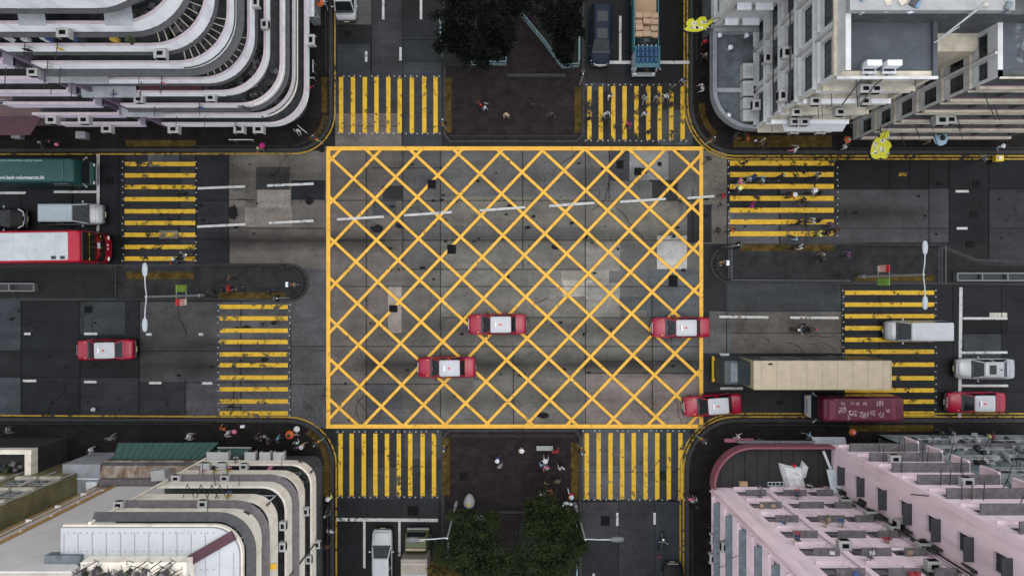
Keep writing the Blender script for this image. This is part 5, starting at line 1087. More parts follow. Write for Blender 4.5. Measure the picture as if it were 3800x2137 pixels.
# box-bodied vehicles ----------------------------------------------------
def boxbody(m, L, W, z0, z1, r=.18, xr=0.0, taper=.06, mi=0, rt=.12):
    rings = []
    for z, i in ((z0, .03), (z0+.15, 0), ((z0+z1)/2, 0), (z1-rt*1.2, taper*.6), (z1-rt*.4, taper+rt*.3), (z1, taper+rt)):
        rings.append([(x+xr, y, z) for x, y in rrect(0, 0, L/2-i, W/2-i, r)])
    m.loft(rings, mi, True)
def sidewins(root, x0, x1, n, W, z0, z1, mt='glass'):
    for s_ in (1, -1):
        for i in range(n):
            a = x0+(x1-x0)*i/n+.04; b = x0+(x1-x0)*(i+1)/n-.04; m = MB(); m.box(a, b, s_*(W/2-.03), s_*(W/2+.012), z0, z1); m.build('side_window', M[mt], root)
for n_, c in (('bus_red', (.33, .003, .020)), ('bus_roof', (.38, .41, .43)), ('mini_green', (.008, .052, .047)), ('mini_purple', (.075, .004, .021)), ('lorry_cream', (.33, .275, .19)), ('cab_dark', (.02, .03, .033)), ('lorry_beige', (.22, .19, .16)), ('cab_green', (.06, .075, .025)), ('turquoise', (.025, .11, .14)), ('bottle_blue', (.014, .05, .115)), ('silver_front', (.27, .29, .31)), ('magenta_panel', (.13, .012, .045)), ('letter', (.36, .25, .26))):
    M[n_] = car_paint(n_, c, .42, .2, 0, .12)
M['rail_yellow'] = mat('yellow_handrail', (.55, .40, .03), .5)
tg = mat('tinted_glass', (.02, .025, .025), .06); b = tg.node_tree.nodes['Principled BSDF']; N = tg.node_tree.nodes; L_ = tg.node_tree.links; tr = N.new('ShaderNodeBsdfTransparent'); tr.inputs[0].default_value = (.5, .55, .52, 1); mx = N.new('ShaderNodeMixShader'); mx.inputs[0].default_value = .45; o_ = [n for n in N if n.type == 'OUTPUT_MATERIAL'][0]
L_.new(tr.outputs[0], mx.inputs[1]); L_.new(b.outputs[0], mx.inputs[2]); L_.new(mx.outputs[0], o_.inputs[0]); M['tinted'] = tg
# red double-decker
t = thing('double_decker_bus', 'red double-decker bus with a silver roof coming in from the left edge', 'bus'); Lb, Wb = 11.2, 2.5
m = MB(); boxbody(m, Lb, Wb, .3, 4.25, .22, 0, .03, 0, .10); m.build('body', M['bus_red'], t)
m = MB(); m.loft([[(x, y, z) for x, y in rrect(-.35, 0, Lb/2-.55-i, Wb/2-.17-i, .12)] for z, i in ((4.2, 0), (4.27, .01), (4.29, .06))], 0, False); rf = m.build('roof', M['bus_roof'], t)
m = MB()
for i in range(9): x = -4.9+i*1.08; m.box(x-.015, x+.015, -1.0, 1.0, 4.29, 4.30)
m.build('seam', M['metal_grey'], rf)
for x in (3.6, 4.3): m = MB(); m.prism(rrect(x, -.88, .16, .12, .04), 4.29, 4.36); m.build('roof_vent', M['metal_dark'], rf)
m = MB()   # front upper deck: floor, dash and yellow rails behind the glass
m.box(Lb/2+.003, Lb/2+.08, -1.08, 1.08, 1.0, 4.02); m.build('front_inside', M['cab_dark'], t)
m = MB(); m.tube((Lb/2+.16, -1.05, 3.25), (Lb/2+.16, 1.05, 3.25), .035); m.tube((Lb/2+.16, 0, 2.6), (Lb/2+.16, 0, 3.25), .035); m.tube((Lb/2+.17, .35, 1.7), (Lb/2+.17, 1.0, 1.7), .03); m.build('handrail', M['rail_yellow'], t)
m = MB(); m.loft([[(Lb/2+.09+o, -1.12, z), (Lb/2+.24+o, -.6, z), (Lb/2+.28+o, 0, z), (Lb/2+.24+o, .6, z), (Lb/2+.09+o, 1.12, z)] for z, o in ((2.45, .06), (3.2, .03), (4.0, -.03))], 0, True, False, False); m.build('upper_windscreen', M['tinted'], t)
m = MB(); m.loft([[(Lb/2+.09, -1.12, z), (Lb/2+.26, -.6, z), (Lb/2+.30, 0, z), (Lb/2+.26, .6, z), (Lb/2+.09, 1.12, z)] for z in (1.15, 2.05)], 0, True, False, False); m.build('lower_windscreen', M['tinted'], t)
for z0, z1 in ((.32, 1.13), (2.06, 2.44)):
    m = MB(); m.loft([[(Lb/2+.02, -1.2, z), (Lb/2+.27, -.7, z), (Lb/2+.34, 0, z), (Lb/2+.27, .7, z), (Lb/2+.02, 1.2, z)] for z in (z0, z1)], 0, True, True, True); m.build('front_panel', M['bus_red'], t)
m = MB(); m.box(Lb/2+.2, Lb/2+.36, -.1, .35, 2.1, 2.4); m.build('destination_display', M['metal_pale'], t)
for s_ in (1, -1):
    m = MB(); m.ell((Lb/2+.24, s_*.85, .7), .09, .2, .1); m.build('headlight', M['lamp'], t)
    m = MB(); m.ell((Lb/2+.3, s_*1.28, 2.1), .09, .09, .17); m.tube((Lb/2+.1, s_*1.15, 2.3), (Lb/2+.3, s_*1.28, 2.25), .03); m.build('mirror', M['metal_dark'], t)
for s_ in (.25, -.05): m = MB(); m.ell((Lb/2+.32, s_, .95), .06, .1, .07); m.build('front_emblem', M['metal_pale'], t)
sidewins(t, -5.2, 5.2, 8, Wb, 2.75, 3.7); sidewins(t, -4.6, 4.8, 6, Wb, 1.25, 2.0); wheels(t, (-3.4, 3.2), Wb, .48, .28)
p = P(405, 926, .9); t.location = (p.x-Lb/2-.34, p.y+.02, ZM); t.rotation_euler = (0, 0, R(.8)); t.location.y -= .0
# lettering helper
def textmesh(s, size, name, mt, parent, loc, rz=0, th=.006, sx=1.0):
    cu = bpy.data.curves.new('lettering', 'FONT'); cu.body = s; cu.size = size; cu.extrude = th; cu.align_x = 'CENTER'; cu.align_y = 'CENTER'
    tmp = bpy.data.objects.new('lettering', cu); col.objects.link(tmp); dg = bpy.context.evaluated_depsgraph_get(); me = bpy.data.meshes.new_from_object(tmp.evaluated_get(dg)); bpy.data.objects.remove(tmp)
    me.transform(Matrix.Rotation(rz, 4, 'Z') @ Matrix.Diagonal((sx, 1, 1, 1))); me.transform(Matrix.Translation(loc)); me.materials.clear(); me.materials.append(M[mt]); o = bpy.data.objects.new(name, me); col.objects.link(o); o.parent = parent; return o
def strokes(m, x, y, w_, h_, z0, z1, q, n=7):
    """an unreadable brushed character made of bars"""
    for i in range(n):
        if q.random() < .5: yy = y+q.uniform(-h_/2, h_/2); l = q.uniform(.4, 1)*w_; m.obox((x+q.uniform(-.1, .1)*w_, yy), q.uniform(-.2, .2), l, h_*.13, z0, z1)
        else: xx = x+q.uniform(-w_/2, w_/2); l = q.uniform(.4, 1)*h_; m.obox((xx, y+q.uniform(-.1, .1)*h_), 1.57+q.uniform(-.3, .3), l, w_*.14, z0, z1)
def minibus(label, paint, front, L=6.9, W=2.0, Hm=2.75):
    t = thing('minibus', label, 'minibus'); m = MB(); boxbody(m, L-.5, W, .3, Hm-.05, .25, -.25, .05, 0, .12); m.build('body', M[paint], t)
    m = MB(); m.loft([[(x, y, z) for x, y in rrect(-.55, 0, L/2-.75-i, W/2-.10-i, .12)] for z, i in ((Hm-.1, 0), (Hm, .02), (Hm+.03, .12))], 0, False); rf = m.build('roof', M[paint], t)
    m = MB()   # sloping nose
    m.loft([[(L/2-1.0, y, z) for y, z in ((-.96, .3), (.96, .3), (.96, 1.15), (-.96, 1.15))], [(L/2-.12, y, z) for y, z in ((-.92, .3), (.92, .3), (.92, 1.0), (-.92, 1.0))], [(L/2, y, z) for y, z in ((-.80, .4), (.80, .4), (.80, .85), (-.80, .85))]], 0, False); m.build('nose', M[front], t)
    A = [(L/2-.22, -.92, 1.05), (L/2-.22, .92, 1.05), (L/2-.95, .86, Hm-.12), (L/2-.95, -.86, Hm-.12)]
    m = MB(); m.loft([[(L/2-1.05, -.95, 1.0), A[0], A[1], (L/2-1.05, .95, 1.0)], [(L/2-1.05, -.88, Hm-.13), A[3], A[2], (L/2-1.05, .88, Hm-.13)]], 0, False); m.build('front_frame', M['cab_dark'], t)
    m = MB(); quadpanel(m, *A, .05); m.build('windscreen', M['glass'], t)
    for s_ in (1, -1):
        m = MB(); m.ell((L/2-.04, s_*.72, .78), .09, .15, .1); m.build('headlight', M['amber' if paint == 'mini_purple' else 'lamp'], t)
        m = MB(); m.ell((L/2-.15, s_*1.16, 1.6), .07, .10, .14); m.tube((L/2-.4, s_*.93, 1.7), (L/2-.15, s_*1.14, 1.7), .025); m.build('mirror', M['metal_grey'], t)
    m = MB(); m.box(L/2-.02, L/2+.06, -.85, .85, .34, .52); m.build('bumper', M['metal_grey'], t)
    sidewins(t, -L/2+.3, L/2-1.2, 6, W, 1.35, 2.2); wheels(t, (-1.9, 2.2), W, .36, .22); return t, rf
t, rf = minibus('green minibus with a white web address on its roof', 'mini_green', 'mini_green', 7.6)
p = P(352, 646, .8); t.location = (p.x-3.8, p.y, ZM)
textmesh('www.hack-volunteerstt.hk', .40, 'web_address', 'metal_pale', rf, (-.95, -.62, 2.79), 0, .006, .92)
textmesh('www.hack-volunteerstt.hk', .30, 'faded_address', 'metal_teal', rf, (-.95, .72, 2.785), math.pi, .004, 1.1)
m = MB(); m.box(2.3, 2.9, -.7, -.2, 2.2, 2.62); m.build('dashboard_tray', M['metal_grey'], t); m = MB(); m.ell((2.85, -.72, 2.05), .16, .16, .1); m.build('yellow_disc', M['rail_yellow'], t)
t, rf = minibus('purple minibus with pale brushed lettering on its roof beside the cream lorry', 'mini_purple', 'silver_front', 7.0, 2.0, 2.75)
p = P(2993, 1505, .8); t.location = (p.x+3.5, p.y, ZM); t.rotation_euler = (0, 0, R(180))
q = random.Random(15); m = MB()
for i, (x, y, s_) in enumerate(((1.55, -.05, .55), (1.5, -.5, .35), (.85, .28, .42), (.45, .25, .42), (.75, -.55, .3), (.0, .38, .45), (-.35, .35, .5), (-.3, -.5, .28), (-.95, .3, .42), (-1.45, -.5, .5), (-1.6, .35, .42), (-2.1, .0, .3), (.3, -.5, .25), (1.0, .65, .25))): strokes(m, x, y, s_, s_, 2.78, 2.79, q, 7)
m.build('roof_lettering', M['letter'], rf)
for x, w_ in ((2.35, .22), (-2.55, .16)): m = MB(); m.box(x-w_, x+w_, -.72, .72, 2.775, 2.786); m.build('roof_band', M['magenta_panel'], rf)
# cream lorry
t = thing('box_lorry', 'long lorry with a tall cream box and a dark cab', 'lorry'); Lx, Wx, Hx = 10.55, 2.2, 4.65
m = MB(); m.box(-Lx/2, Lx/2, -Wx/2, Wx/2, 1.0, Hx); bx1 = m.build('box', M['lorry_cream'], t, bevel=.04)
m = MB(); 
for s_ in (1, -1): m.box(-Lx/2-.01, Lx/2+.01, s_*(Wx/2-.02), s_*(Wx/2+.02), Hx-.02, Hx+.03)
m.box(-Lx/2-.02, -Lx/2+.03, -Wx/2, Wx/2, Hx-.02, Hx+.03); m.box(Lx/2-.03, Lx/2+.02, -Wx/2, Wx/2, Hx-.02, Hx+.03); m.build('edge_rail', M['lorry_cream'], bx1)
m = MB(); m.prism(rrect(4.0, -.85, .16, .06, .02), Hx+.003, Hx+.02); m.build('vent', M['iron'], bx1)
m = MB()
for i in range(9): x = -Lx/2+.6+i*1.17; m.box(x-.012, x+.012, -Wx/2+.06, Wx/2-.06, Hx+.001, Hx+.012)
m.build('roof_seam', M['lorry_beige'], bx1)
for s_ in (1, -1):
    m = MB(); m.box(-Lx/2+.05, Lx/2-.05, s_*(Wx/2+.003), s_*(Wx/2+.02), 1.05, Hx-.25); sp = m.build('side_panel', M['cab_dark'], t)
    m = MB(); q = random.Random(22)
    for i in range(14):
        x = q.uniform(-3.4, 3.6); z = q.uniform(1.5, 4.0); m.mesh([(x-.5, s_*(Wx/2+.021), z), (x+.4, s_*(Wx/2+.021), z+.1), (x+.7, s_*(Wx/2+.021), z+.45), (x-.2, s_*(Wx/2+.021), z+.3), (x-.5, s_*(Wx/2+.03), z), (x+.4, s_*(Wx/2+.03), z+.1), (x+.7, s_*(Wx/2+.03), z+.45), (x-.2, s_*(Wx/2+.03), z+.3)], [(0,1,2,3),(4,7,6,5),(0,4,5,1),(1,5,6,2),(2,6,7,3),(3,7,4,0)])
    m.build('painted_pattern', M['hood_blue'], sp)
m = MB(); m.box(-Lx/2+.2, Lx/2+1.8, -.5, .5, .55, .98); m.build('chassis', M['metal_dark'], t)
m = MB(); A = [[(x, y, z) for x, y in rrect(Lx/2+1.03, 0, h_, 1.08-i, .15)] for z, h_, i in ((.5, .93, 0), (1.5, .95, 0), (2.0, .93, .02), (2.75, .8, .08), (2.9, .7, .16))]; m.loft(A, 0, True); m.build('cab', M['cab_dark'], t)
m = MB(); quadpanel(m, (Lx/2+1.96, -.98, 1.6), (Lx/2+1.96, .98, 1.6), (Lx/2+1.70, .90, 2.72), (Lx/2+1.70, -.90, 2.72), .06, .03); m.build('windscreen', M['glass2'], t)
m = MB(); m.prism(rrect(Lx/2+.95, 0, .32, .75, .08), 2.88, 2.98); m.build('roof_hatch', M['hood_blue'], t)
m = MB(); m.mesh([(Lx/2+.15, -.95, 2.92), (Lx/2+.15, .95, 2.92), (Lx/2+.1, .9, 3.9), (Lx/2+.1, -.9, 3.9), (Lx/2+.75, -.95, 2.92), (Lx/2+.75, .95, 2.92)], [(0,1,2,3),(3,2,5,4),(0,3,4),(1,5,2),(0,4,5,1)]); m.build('wind_deflector', M['cab_dark'], t)
for s_ in (1, -1):
    m = MB(); m.ell((Lx/2+1.98, s_*.85, .85), .08, .16, .1); m.build('headlight', M['amber'], t); m = MB(); m.ell((Lx/2+1.9, s_*1.3, 2.0), .08, .1, .22); m.tube((Lx/2+1.7, s_*1.05, 2.3), (Lx/2+1.9, s_*1.28, 2.2), .025); m.build('mirror', M['metal_dark'], t)
m = MB(); m.box(Lx/2+1.9, Lx/2+2.05, -1.05, 1.05, .4, .65); m.build('bumper', M['rail_yellow'], t)
wheels(t, (-3.6, -2.5, Lx/2+1.2), Wx, .48, .3)
p = P(3050, 1391, Hx); t.location = (p.x, p.y, ZM); t.rotation_euler = (0, 0, R(180))
# lorry at the bottom with a green cab roof
t = thing('box_lorry', 'beige box lorry with a green and yellow cab roof at the bottom edge', 'lorry'); Lx, Wx, Hx = 5.0, 2.1, 3.0
m = MB(); m.box(-Lx/2, Lx/2, -Wx/2, Wx/2, .9, Hx); bx1 = m.build('box', M['lorry_beige'], t, bevel=.03)
m = MB()
for i in range(6): x = -Lx/2+.4+i*.84; m.box(x-.02, x+.02, -Wx/2+.05, Wx/2-.05, Hx+.001, Hx+.02)
m.build('roof_seam', M['metal_grey'], bx1)
m = MB(); m.loft([[(x, y, z) for x, y in rrect(Lx/2+.8, 0, h_, .95-i, .12)] for z, h_, i in ((.4, .72, 0), (1.4, .74, 0), (2.0, .6, .07), (2.1, .5, .14))], 0, True); m.build('cab', M['cab_green'], t)
m = MB(); quadpanel(m, (Lx/2+1.54, -.85, 1.3), (Lx/2+1.54, .85, 1.3), (Lx/2+1.38, .78, 1.98), (Lx/2+1.38, -.78, 1.98), .05, .03); m.build('windscreen', M['glass'], t)
m = MB(); m.box(Lx/2+1.1, Lx/2+1.25, -.75, .75, 2.1, 2.16); m.box(Lx/2+.4, Lx/2+.52, -.8, .8, 2.1, 2.2); m.build('roof_bar', M['lorry_cream'], t)
m = MB(); m.box(Lx/2+1.5, Lx/2+1.62, -.9, .9, .35, .55); m.build('bumper', M['metal_grey'], t); wheels(t, (-1.3, Lx/2+.8), Wx, .4, .25)
p = P(1537, 2072, Hx); t.location = (p.x-0.0, p.y-Lx/2, ZM); t.rotation_euler = (0, 0, R(90))
# flat-bed lorry with bottles and cartons
t = thing('flatbed_lorry', 'turquoise-railed flat-bed lorry carrying blue bottles and cartons at the top edge', 'lorry'); Wx = 2.05
m = MB(); m.loft([[(x, y, z) for x, y in rrect(2.75, 0, h_, .98-i, .13)] for z, h_, i in ((.4, .82, 0), (1.35, .84, 0), (1.95, .66, .06), (2.05, .55, .13))], 0, True); m.build('cab', M['silver_front'], t)
m = MB(); quadpanel(m, (3.60, -.88, 1.25), (3.60, .88, 1.25), (3.40, .82, 1.92), (3.40, -.82, 1.92), .05, .03); m.build('windscreen', M['glass'], t)
m = MB(); m.box(3.5, 3.72, -.95, .95, .35, .6); m.build('bumper', M['silver_front'], t)
for s_ in (1, -1): m = MB(); m.ell((3.6, s_*.75, .8), .08, .14, .1); m.build('headlight', M['lamp'], t); m = MB(); m.ell((3.5, s_*1.15, 1.7), .07, .09, .16); m.tube((3.3, s_*.9, 1.8), (3.5, s_*1.12, 1.75), .02); m.build('mirror', M['metal_grey'], t)
m = MB(); m.box(-4.0, 1.9, -Wx/2, Wx/2, .8, 1.0); m.build('bed', M['cab_dark'], t)
for s_ in (1, -1): m = MB(); m.box(-4.0, 1.9, s_*(Wx/2-.04), s_*(Wx/2+.04), 1.0, 1.55 if s_ > 0 else 2.1); m.build('side_board', M['turquoise'], t)
m = MB(); m.box(1.84, 1.94, -Wx/2, Wx/2, 1.0, 2.3)
for y in (-.98, .98): m.tube((1.9, y, 2.3), (3.45, y, 2.2), .05)
m.tube((3.45, -.98, 2.2), (3.45, .98, 2.2), .06); m.box(1.9, 3.4, -.95, .95, 2.1, 2.15); m.build('cab_rack', M['turquoise'], t)
m = MB(); q = random.Random(3); rings = []
for x in (0.9, 1.1, 1.35, 1.6, 1.8): rings.append([(x+q.uniform(-.05, .05), y, 1.0+(.9+q.uniform(-.15, .25))*math.cos(y*1.3)) for y in (-.95, -.6, -.2, .2, .6, .95)]+[(x, .95, 1.0), (x, -.95, 1.0)])
m.loft(rings, 0, False); m.build('tarpaulin', M['cab_dark'], t)
wheels(t, (-2.4, 2.6), Wx, .4, .25)
c0 = P(2396, 128, 1.6); t.location = (c0.x, c0.y+.6, ZM); t.rotation_euler = (0, 0, R(-90))
tx, ty = t.location.x, t.location.y
M['carton'] = mat('tan_carton', (.30, .20, .125), .8, .15, 2, dirt=(.25, .15, .09), dscale=(1, 1, 1), damt=.4)
rows = ['front', 'middle', 'rear']; ords = ['first', 'second', 'third', 'fourth', 'fifth']
bp = thing('water_bottle', '', 'bottle', group='blue bottles on the lorry cab rack')
m = MB(); m.tube((0, -.2, .15), (0, .16, .15), .145, .145, 10); m.tube((0, .16, .15), (0, .24, .15), .145, .05, 10); m.build('barrel', M['bottle_blue'], bp)
m = MB(); m.tube((0, .24, .15), (0, .3, .15), .05, .05, 8); m.build('cap', M['metal_pale'], bp)
k = 0
for r_ in range(3):
    for i in range(5):
        o = bp if k == 0 else dup(bp); k += 1; o.location = (tx-.72+i*.35, ty-2.05-.44*r_, 2.15+ZM); o['label'] = 'blue bottle on the turquoise cab rack, %s from the left in its %s row' % (ords[i], rows[2-r_])
cp_ = thing('carton', '', 'carton', group='cartons on the flat-bed lorry'); m = MB(); m.box(-.3, .3, -.22, .22, 0, .42); m.build('box', M['carton'], cp_, bevel=.012); m = MB(); m.box(-.3, .3, -.03, .03, .421, .425); m.build('tape', M['lorry_cream'], cp_)
k = 0; ords2 = ['left', 'middle', 'right']
for r_ in range(4):
    for i in range(3):
        o = cp_ if k == 0 else dup(cp_); k += 1; o.location = (tx-.62+i*.62, ty-.75+.5*r_, 1.55+ZM+q.uniform(-.25, .2)); o.rotation_euler = (0, 0, q.uniform(-.1, .1)); o['label'] = '%s carton in the %s row behind the cab on the flat-bed lorry' % (ords2[i], ords[r_])
for r_ in range(4):
    for i in range(3): pass
m = MB(); m.box(-4.0, .8, -.9, .9, 1.0, 1.32); m.build('load_bed', M['carton'], t)
# motorcycles and a bicycle ---------------------------------------------------
def motorbike(label, paint='metal_dark', name='motorcycle', cat='motorcycle'):
    t = thing(name, label, cat)
    for x in (-.68, .68):
        m = MB(); n = 20; rings = [[(x+(.30+.055*math.cos(b))*math.cos(a), .055*math.sin(b), .30+(.30+.055*math.cos(b))*math.sin(a)) for b in [2*math.pi*j/6 for j in range(6)]] for a in [2*math.pi*i/n for i in range(n+1)]]; m.loft(rings, 0, True, False); w_ = m.build('wheel', M['rubber'], t); m = MB(); m.tube((x, -.04, .3), (x, .04, .3), .2, .2, 12); m.build('rim', M['metal_grey'], w_)
    m = MB(); m.ell((.18, 0, .78), .30, .17, .15); m.build('tank', M[paint], t)
    m = MB(); m.ell((-.05, 0, .48), .28, .18, .2); m.tube((-.68, .06, .3), (.0, .06, .45), .04); m.tube((.68, .09, .3), (.42, .09, .95), .03); m.tube((.68, -.09, .3), (.42, -.09, .95), .03); m.build('frame', M['metal_dark'], t)
    m = MB(); m.loft([[(x, y*w_, z) for y in (-1, -.5, .5, 1)]+[(x, y*w_, z-.1) for y in (1, -1)] for x, w_, z in ((.0, .13, .82), (-.3, .17, .82), (-.65, .15, .86), (-.85, .08, .88))], 0, False); m.build('saddle', M['rubber'], t)
    m = MB(); m.poly([(.30, -.38, 1.02), (.40, -.2, 1.0), (.42, 0, .98), (.40, .2, 1.0), (.30, .38, 1.02)], .018); m.build('handlebar', M['metal_grey'], t)
    m = MB(); m.ell((.55, 0, .88), .10, .11, .11); m.build('headlight', M['lamp'], t)
    for s_ in (1, -1): m = MB(); m.ell((.36, s_*.34, 1.16), .03, .06, .04); m.tube((.36, s_*.28, 1.02), (.36, s_*.34, 1.14), .01); m.build('mirror', M['metal_grey'], t)
    m = MB(); m.ell((-.95, 0, .75), .06, .08, .05); m.build('taillight', M['tail'], t)
    return t
bike_e = motorbike('black motorcycle ridden in the lane right of the yellow box'); p = P(2980, 1222, .5); bike_e.location = (p.x, p.y, ZM); bike_e.rotation_euler = (0, 0, R(182))
bike_w = motorbike('dark motorcycle crossing the lowest stripes of the upper left zebra crossing'); p = P(678, 958, .5); bike_w.location = (p.x, p.y, ZM); bike_w.rotation_euler = (0, 0, R(28))
bike_s = motorbike('dark motorcycle parked in the south-east lane beside the kerb'); p = P(2452, 2018, .5); bike_s.location = (p.x, p.y, ZM); bike_s.rotation_euler = (0, 0, R(78))
# ------------------------------------------------------------------ street furniture
M['cl_grey2'] = mat('off_white_cover', (.33, .33, .345), .8, .15, 4)
M['lamp_white'] = mat('pale_lamp_casing', (.33, .36, .385), .5, .1, 3)
M['rail_pale'] = mat('weathered_bench', (.22, .225, .23), .7, .2, 3)
M['rail_grey'] = mat('dull_grey_rail', (.10, .105, .11), .5, .2, 3)
ordn = ['first', 'second', 'third', 'fourth', 'fifth', 'sixth', 'seventh', 'eighth', 'ninth', 'tenth', 'eleventh', 'twelfth', 'thirteenth', 'fourteenth']
def lamp(name, label, base, zt, arms, head='lamp_white'):
    t = thing(name, label, 'street lamp', (*P(*base)[:2], .12)); m = MB(); m.tube((0, 0, 0), (0, 0, zt), .10, .06, 10); m.tube((0, 0, 0), (0, 0, .9), .15, .13, 10); m.build('pole', M['metal_grey'], t)
    for (dx, dy) in arms:
        m = MB(); m.poly([(0, 0, zt-.15), (dx*.5, dy*.5, zt+.05), (dx, dy, zt+.1)], .045); m.build('arm', M['metal_grey'], t)
        d = Vector((dx, dy, 0)).normalized(); n = Vector((-d.y, d.x, 0)); c = Vector((dx, dy, zt+.1)); rings = []
        for f, w_, h_ in ((-.15, .07, .04), (0, .17, .09), (.35, .21, .12), (.7, .17, .08), (.82, .08, .03)):
            q = c+d*f; rings.append([q+n*w_*math.cos(a)+Vector((0, 0, h_*math.sin(a))) for a in [2*math.pi*i/10 for i in range(10)]])
        m = MB(); m.loft(rings, 0, True); hd = m.build('lamp_head', M[head], t); m = MB(); q = c+d*.35-Vector((0, 0, .125)); m.ell(q, .15, .15, .03); m.build('lens', M['metal_grey'], hd)
    return t
lw = lamp('street_lamp', 'tall twin-headed street lamp on the west traffic island', (756, 1096), 9.4, ((0, 1.55), (0, -1.62)))
le = lamp('street_lamp', 'tall twin-headed street lamp on the east traffic island', (3187, 1027), 9.4, ((0, 1.55), (0, -1.62)))
lamp('street_lamp', 'single-arm street lamp left of the trees in the south garden', (1694, 1862), 8.6, ((-2.1, -.05),), head='rail_grey'); lamp('street_lamp', 'single-arm street lamp right of the trees in the south garden', (2133, 1866), 8.6, ((1.9, .05),), head='rail_grey')
M['sign_red'] = mat('red_banner', (.50, .035, .04), .6, .1); M['sign_green'] = mat('green_banner', (.16, .34, .07), .6, .1); M['sign_lime'] = mat('lime_banner', (.20, .28, .04), .6, .1); M['sign_cream'] = mat('cream_banner', (.62, .52, .44), .6, .1)
for (px, py, c1, c2, lb, fx) in ((752, 1070, 'sign_lime', 'sign_green', 'lime and green banner hung on the west twin lamp', 1), (752, 1118, 'sign_red', 'sign_cream', 'red and cream banner hung on the west twin lamp', 1), (3190, 1001, 'sign_red', 'sign_cream', 'red and cream banner hung on the east twin lamp', -1), (3190, 1048, 'sign_green', 'sign_lime', 'green banner with lime lettering hung on the east twin lamp', -1)):
    b = P(px, py); t = thing('banner', lb, 'banner', (b.x, b.y, 3.0)); m = MB(); m.box(-.02, .02, -.27, .27, 0, 1.75, 0); m.box(.021*fx, .028*fx, -.25, .25, .35 if c1 != 'sign_red' else .0, 1.2, 1); m.build('panel', [M[c1], M[c2]], t)
    m = MB(); q = random.Random(px+py)
    for z in (.45, .72, .98):
        for y in (-.14, .04, .17): m.box(.029*fx, .034*fx, y-.05, y+.05, z, z+.16)
    m.build('lettering', M['sign_red' if c1 == 'sign_red' else c1], t); m = MB(); 
    sy = -1 if py < 1060+(-30 if fx < 0 else 30) and py < (1096 if fx > 0 else 1027) else 1
    m.tube((0, 0, 1.7), (0, .5*sy, 1.7), .015); m.tube((0, 0, .05), (0, .5*sy, .05), .015); m.build('bracket', M['metal_grey'], t)
def railing(label, pts, hgt=1.05, mt='metal_dark', base=.13, sp=1.2, name='railing', bars=True, px=True):
    q = [Vector(P(*p)) for p in pts] if px else [Vector((*p, 0)) for p in pts]; m = MB()
    for a, b in zip(q[:-1], q[1:]):
        l = (b-a).length; n = max(1, round(l/sp))
        for z in (hgt, .55, .15): m.tube((a.x, a.y, base+z), (b.x, b.y, base+z), .032 if z == hgt else .018, None, 6)
        for i in range(n+1):
            p = a.lerp(b, i/n); m.tube((p.x, p.y, base-.02), (p.x, p.y, base+hgt), .032, .032, 6)
        if bars:
            for i in range(int(l/.16)): p = a.lerp(b, (i+.5)/max(1, int(l/.16))); m.tube((p.x, p.y, base+.15), (p.x, p.y, base+hgt), .009, .009, 4)
    return tag(m.build(name, M[mt]), label, 'railing')
railing('dark railing along the south edge of the north plaza', [(1672, 515), (2138, 515)]); railing('dark railing along the north edge of the south plaza', [(1668, 1608), (2128, 1608)])
railing('curved dark railing round the tip of the west traffic island', [(1065, 990), (1065, 1000)] + acp(1075, 1050, 62, 60, -80, 80, 12)); railing('dark railing along the north side of the west traffic island', [(735, 990), (1062, 984)])
railing('dark railing along the south side of the west traffic island', [(470, 1106), (810, 1104)]); railing('cross railing at the west end of the west crossing refuge', [(458, 992), (458, 1108)])
railing('curved dark railing round the tip of the east traffic island', acp(2708, 980, 62, 60, 100, 260, 12)); railing('grey railing along the south side of the east traffic island', [(2700, 1040), (3130, 1042)], mt='rail_grey', bars=False)
railing('dark railing along the north side of the east traffic island', [(3110, 912), (3478, 914)]); railing('cross railing at the east end of the east crossing refuge', [(3478, 916), (3478, 1052)], mt='rail_grey', bars=False); railing('cross railing beside the signal box on the east island', [(2700, 925), (2700, 1035)], mt='rail_grey', bars=False)
railing('long dark kerb railing on the north-west pavement', [(735, 552), (1085, 552)]); railing('dark railing round the north-west kerb corner', acp(1092, 420, 132, 132, 15, 85, 8)); railing('dark kerb railing on the south-west pavement', [(0, 1562), (800, 1562)]); railing('dark railing beside the south-west kerb below the yellow zebra', [(1228, 1860), (1228, 2160)])
railing('dark kerb railing on the south-east pavement', [(2760, 1566), (3120, 1566)]); railing('dark railing beside the south-east kerb', [(2556, 1870), (2556, 2160)]); railing('dark kerb railing on the north-east pavement', [(3110, 560), (3800, 560)]); railing('dark railing beside the north-east kerb', [(2572, 60), (2572, 240)]); railing('dark railing beside the north-west kerb near the white van', [(1222, 60), (1222, 280)])
for lb, pts in (('pale teal fence at the left side of the north garden', [(1637, 90), (1642, 215)]), ('pale teal fence at the lower edge of the north garden, left of the path', [(1752, 245), (1878, 246), (1880, 190)]), ('pale teal fence slanting along the garden path in the north', [(1930, 60), (2020, 170), (2085, 258), (2145, 252)]), ('pale teal fence at the right side of the north garden', [(2147, 12), (2146, 240)]), ('pale teal fence at the right side of the south garden', [(2135, 1900), (2138, 2150)]), ('pale teal fence at the left side of the south garden', [(1668, 1990), (1664, 2060)]), ('short pale teal fence above the left tree of the south garden', [(1720, 1912), (1795, 1908)])):
    railing(lb, pts, 1.1, 'metal_teal', .13, 1.0, 'fence')
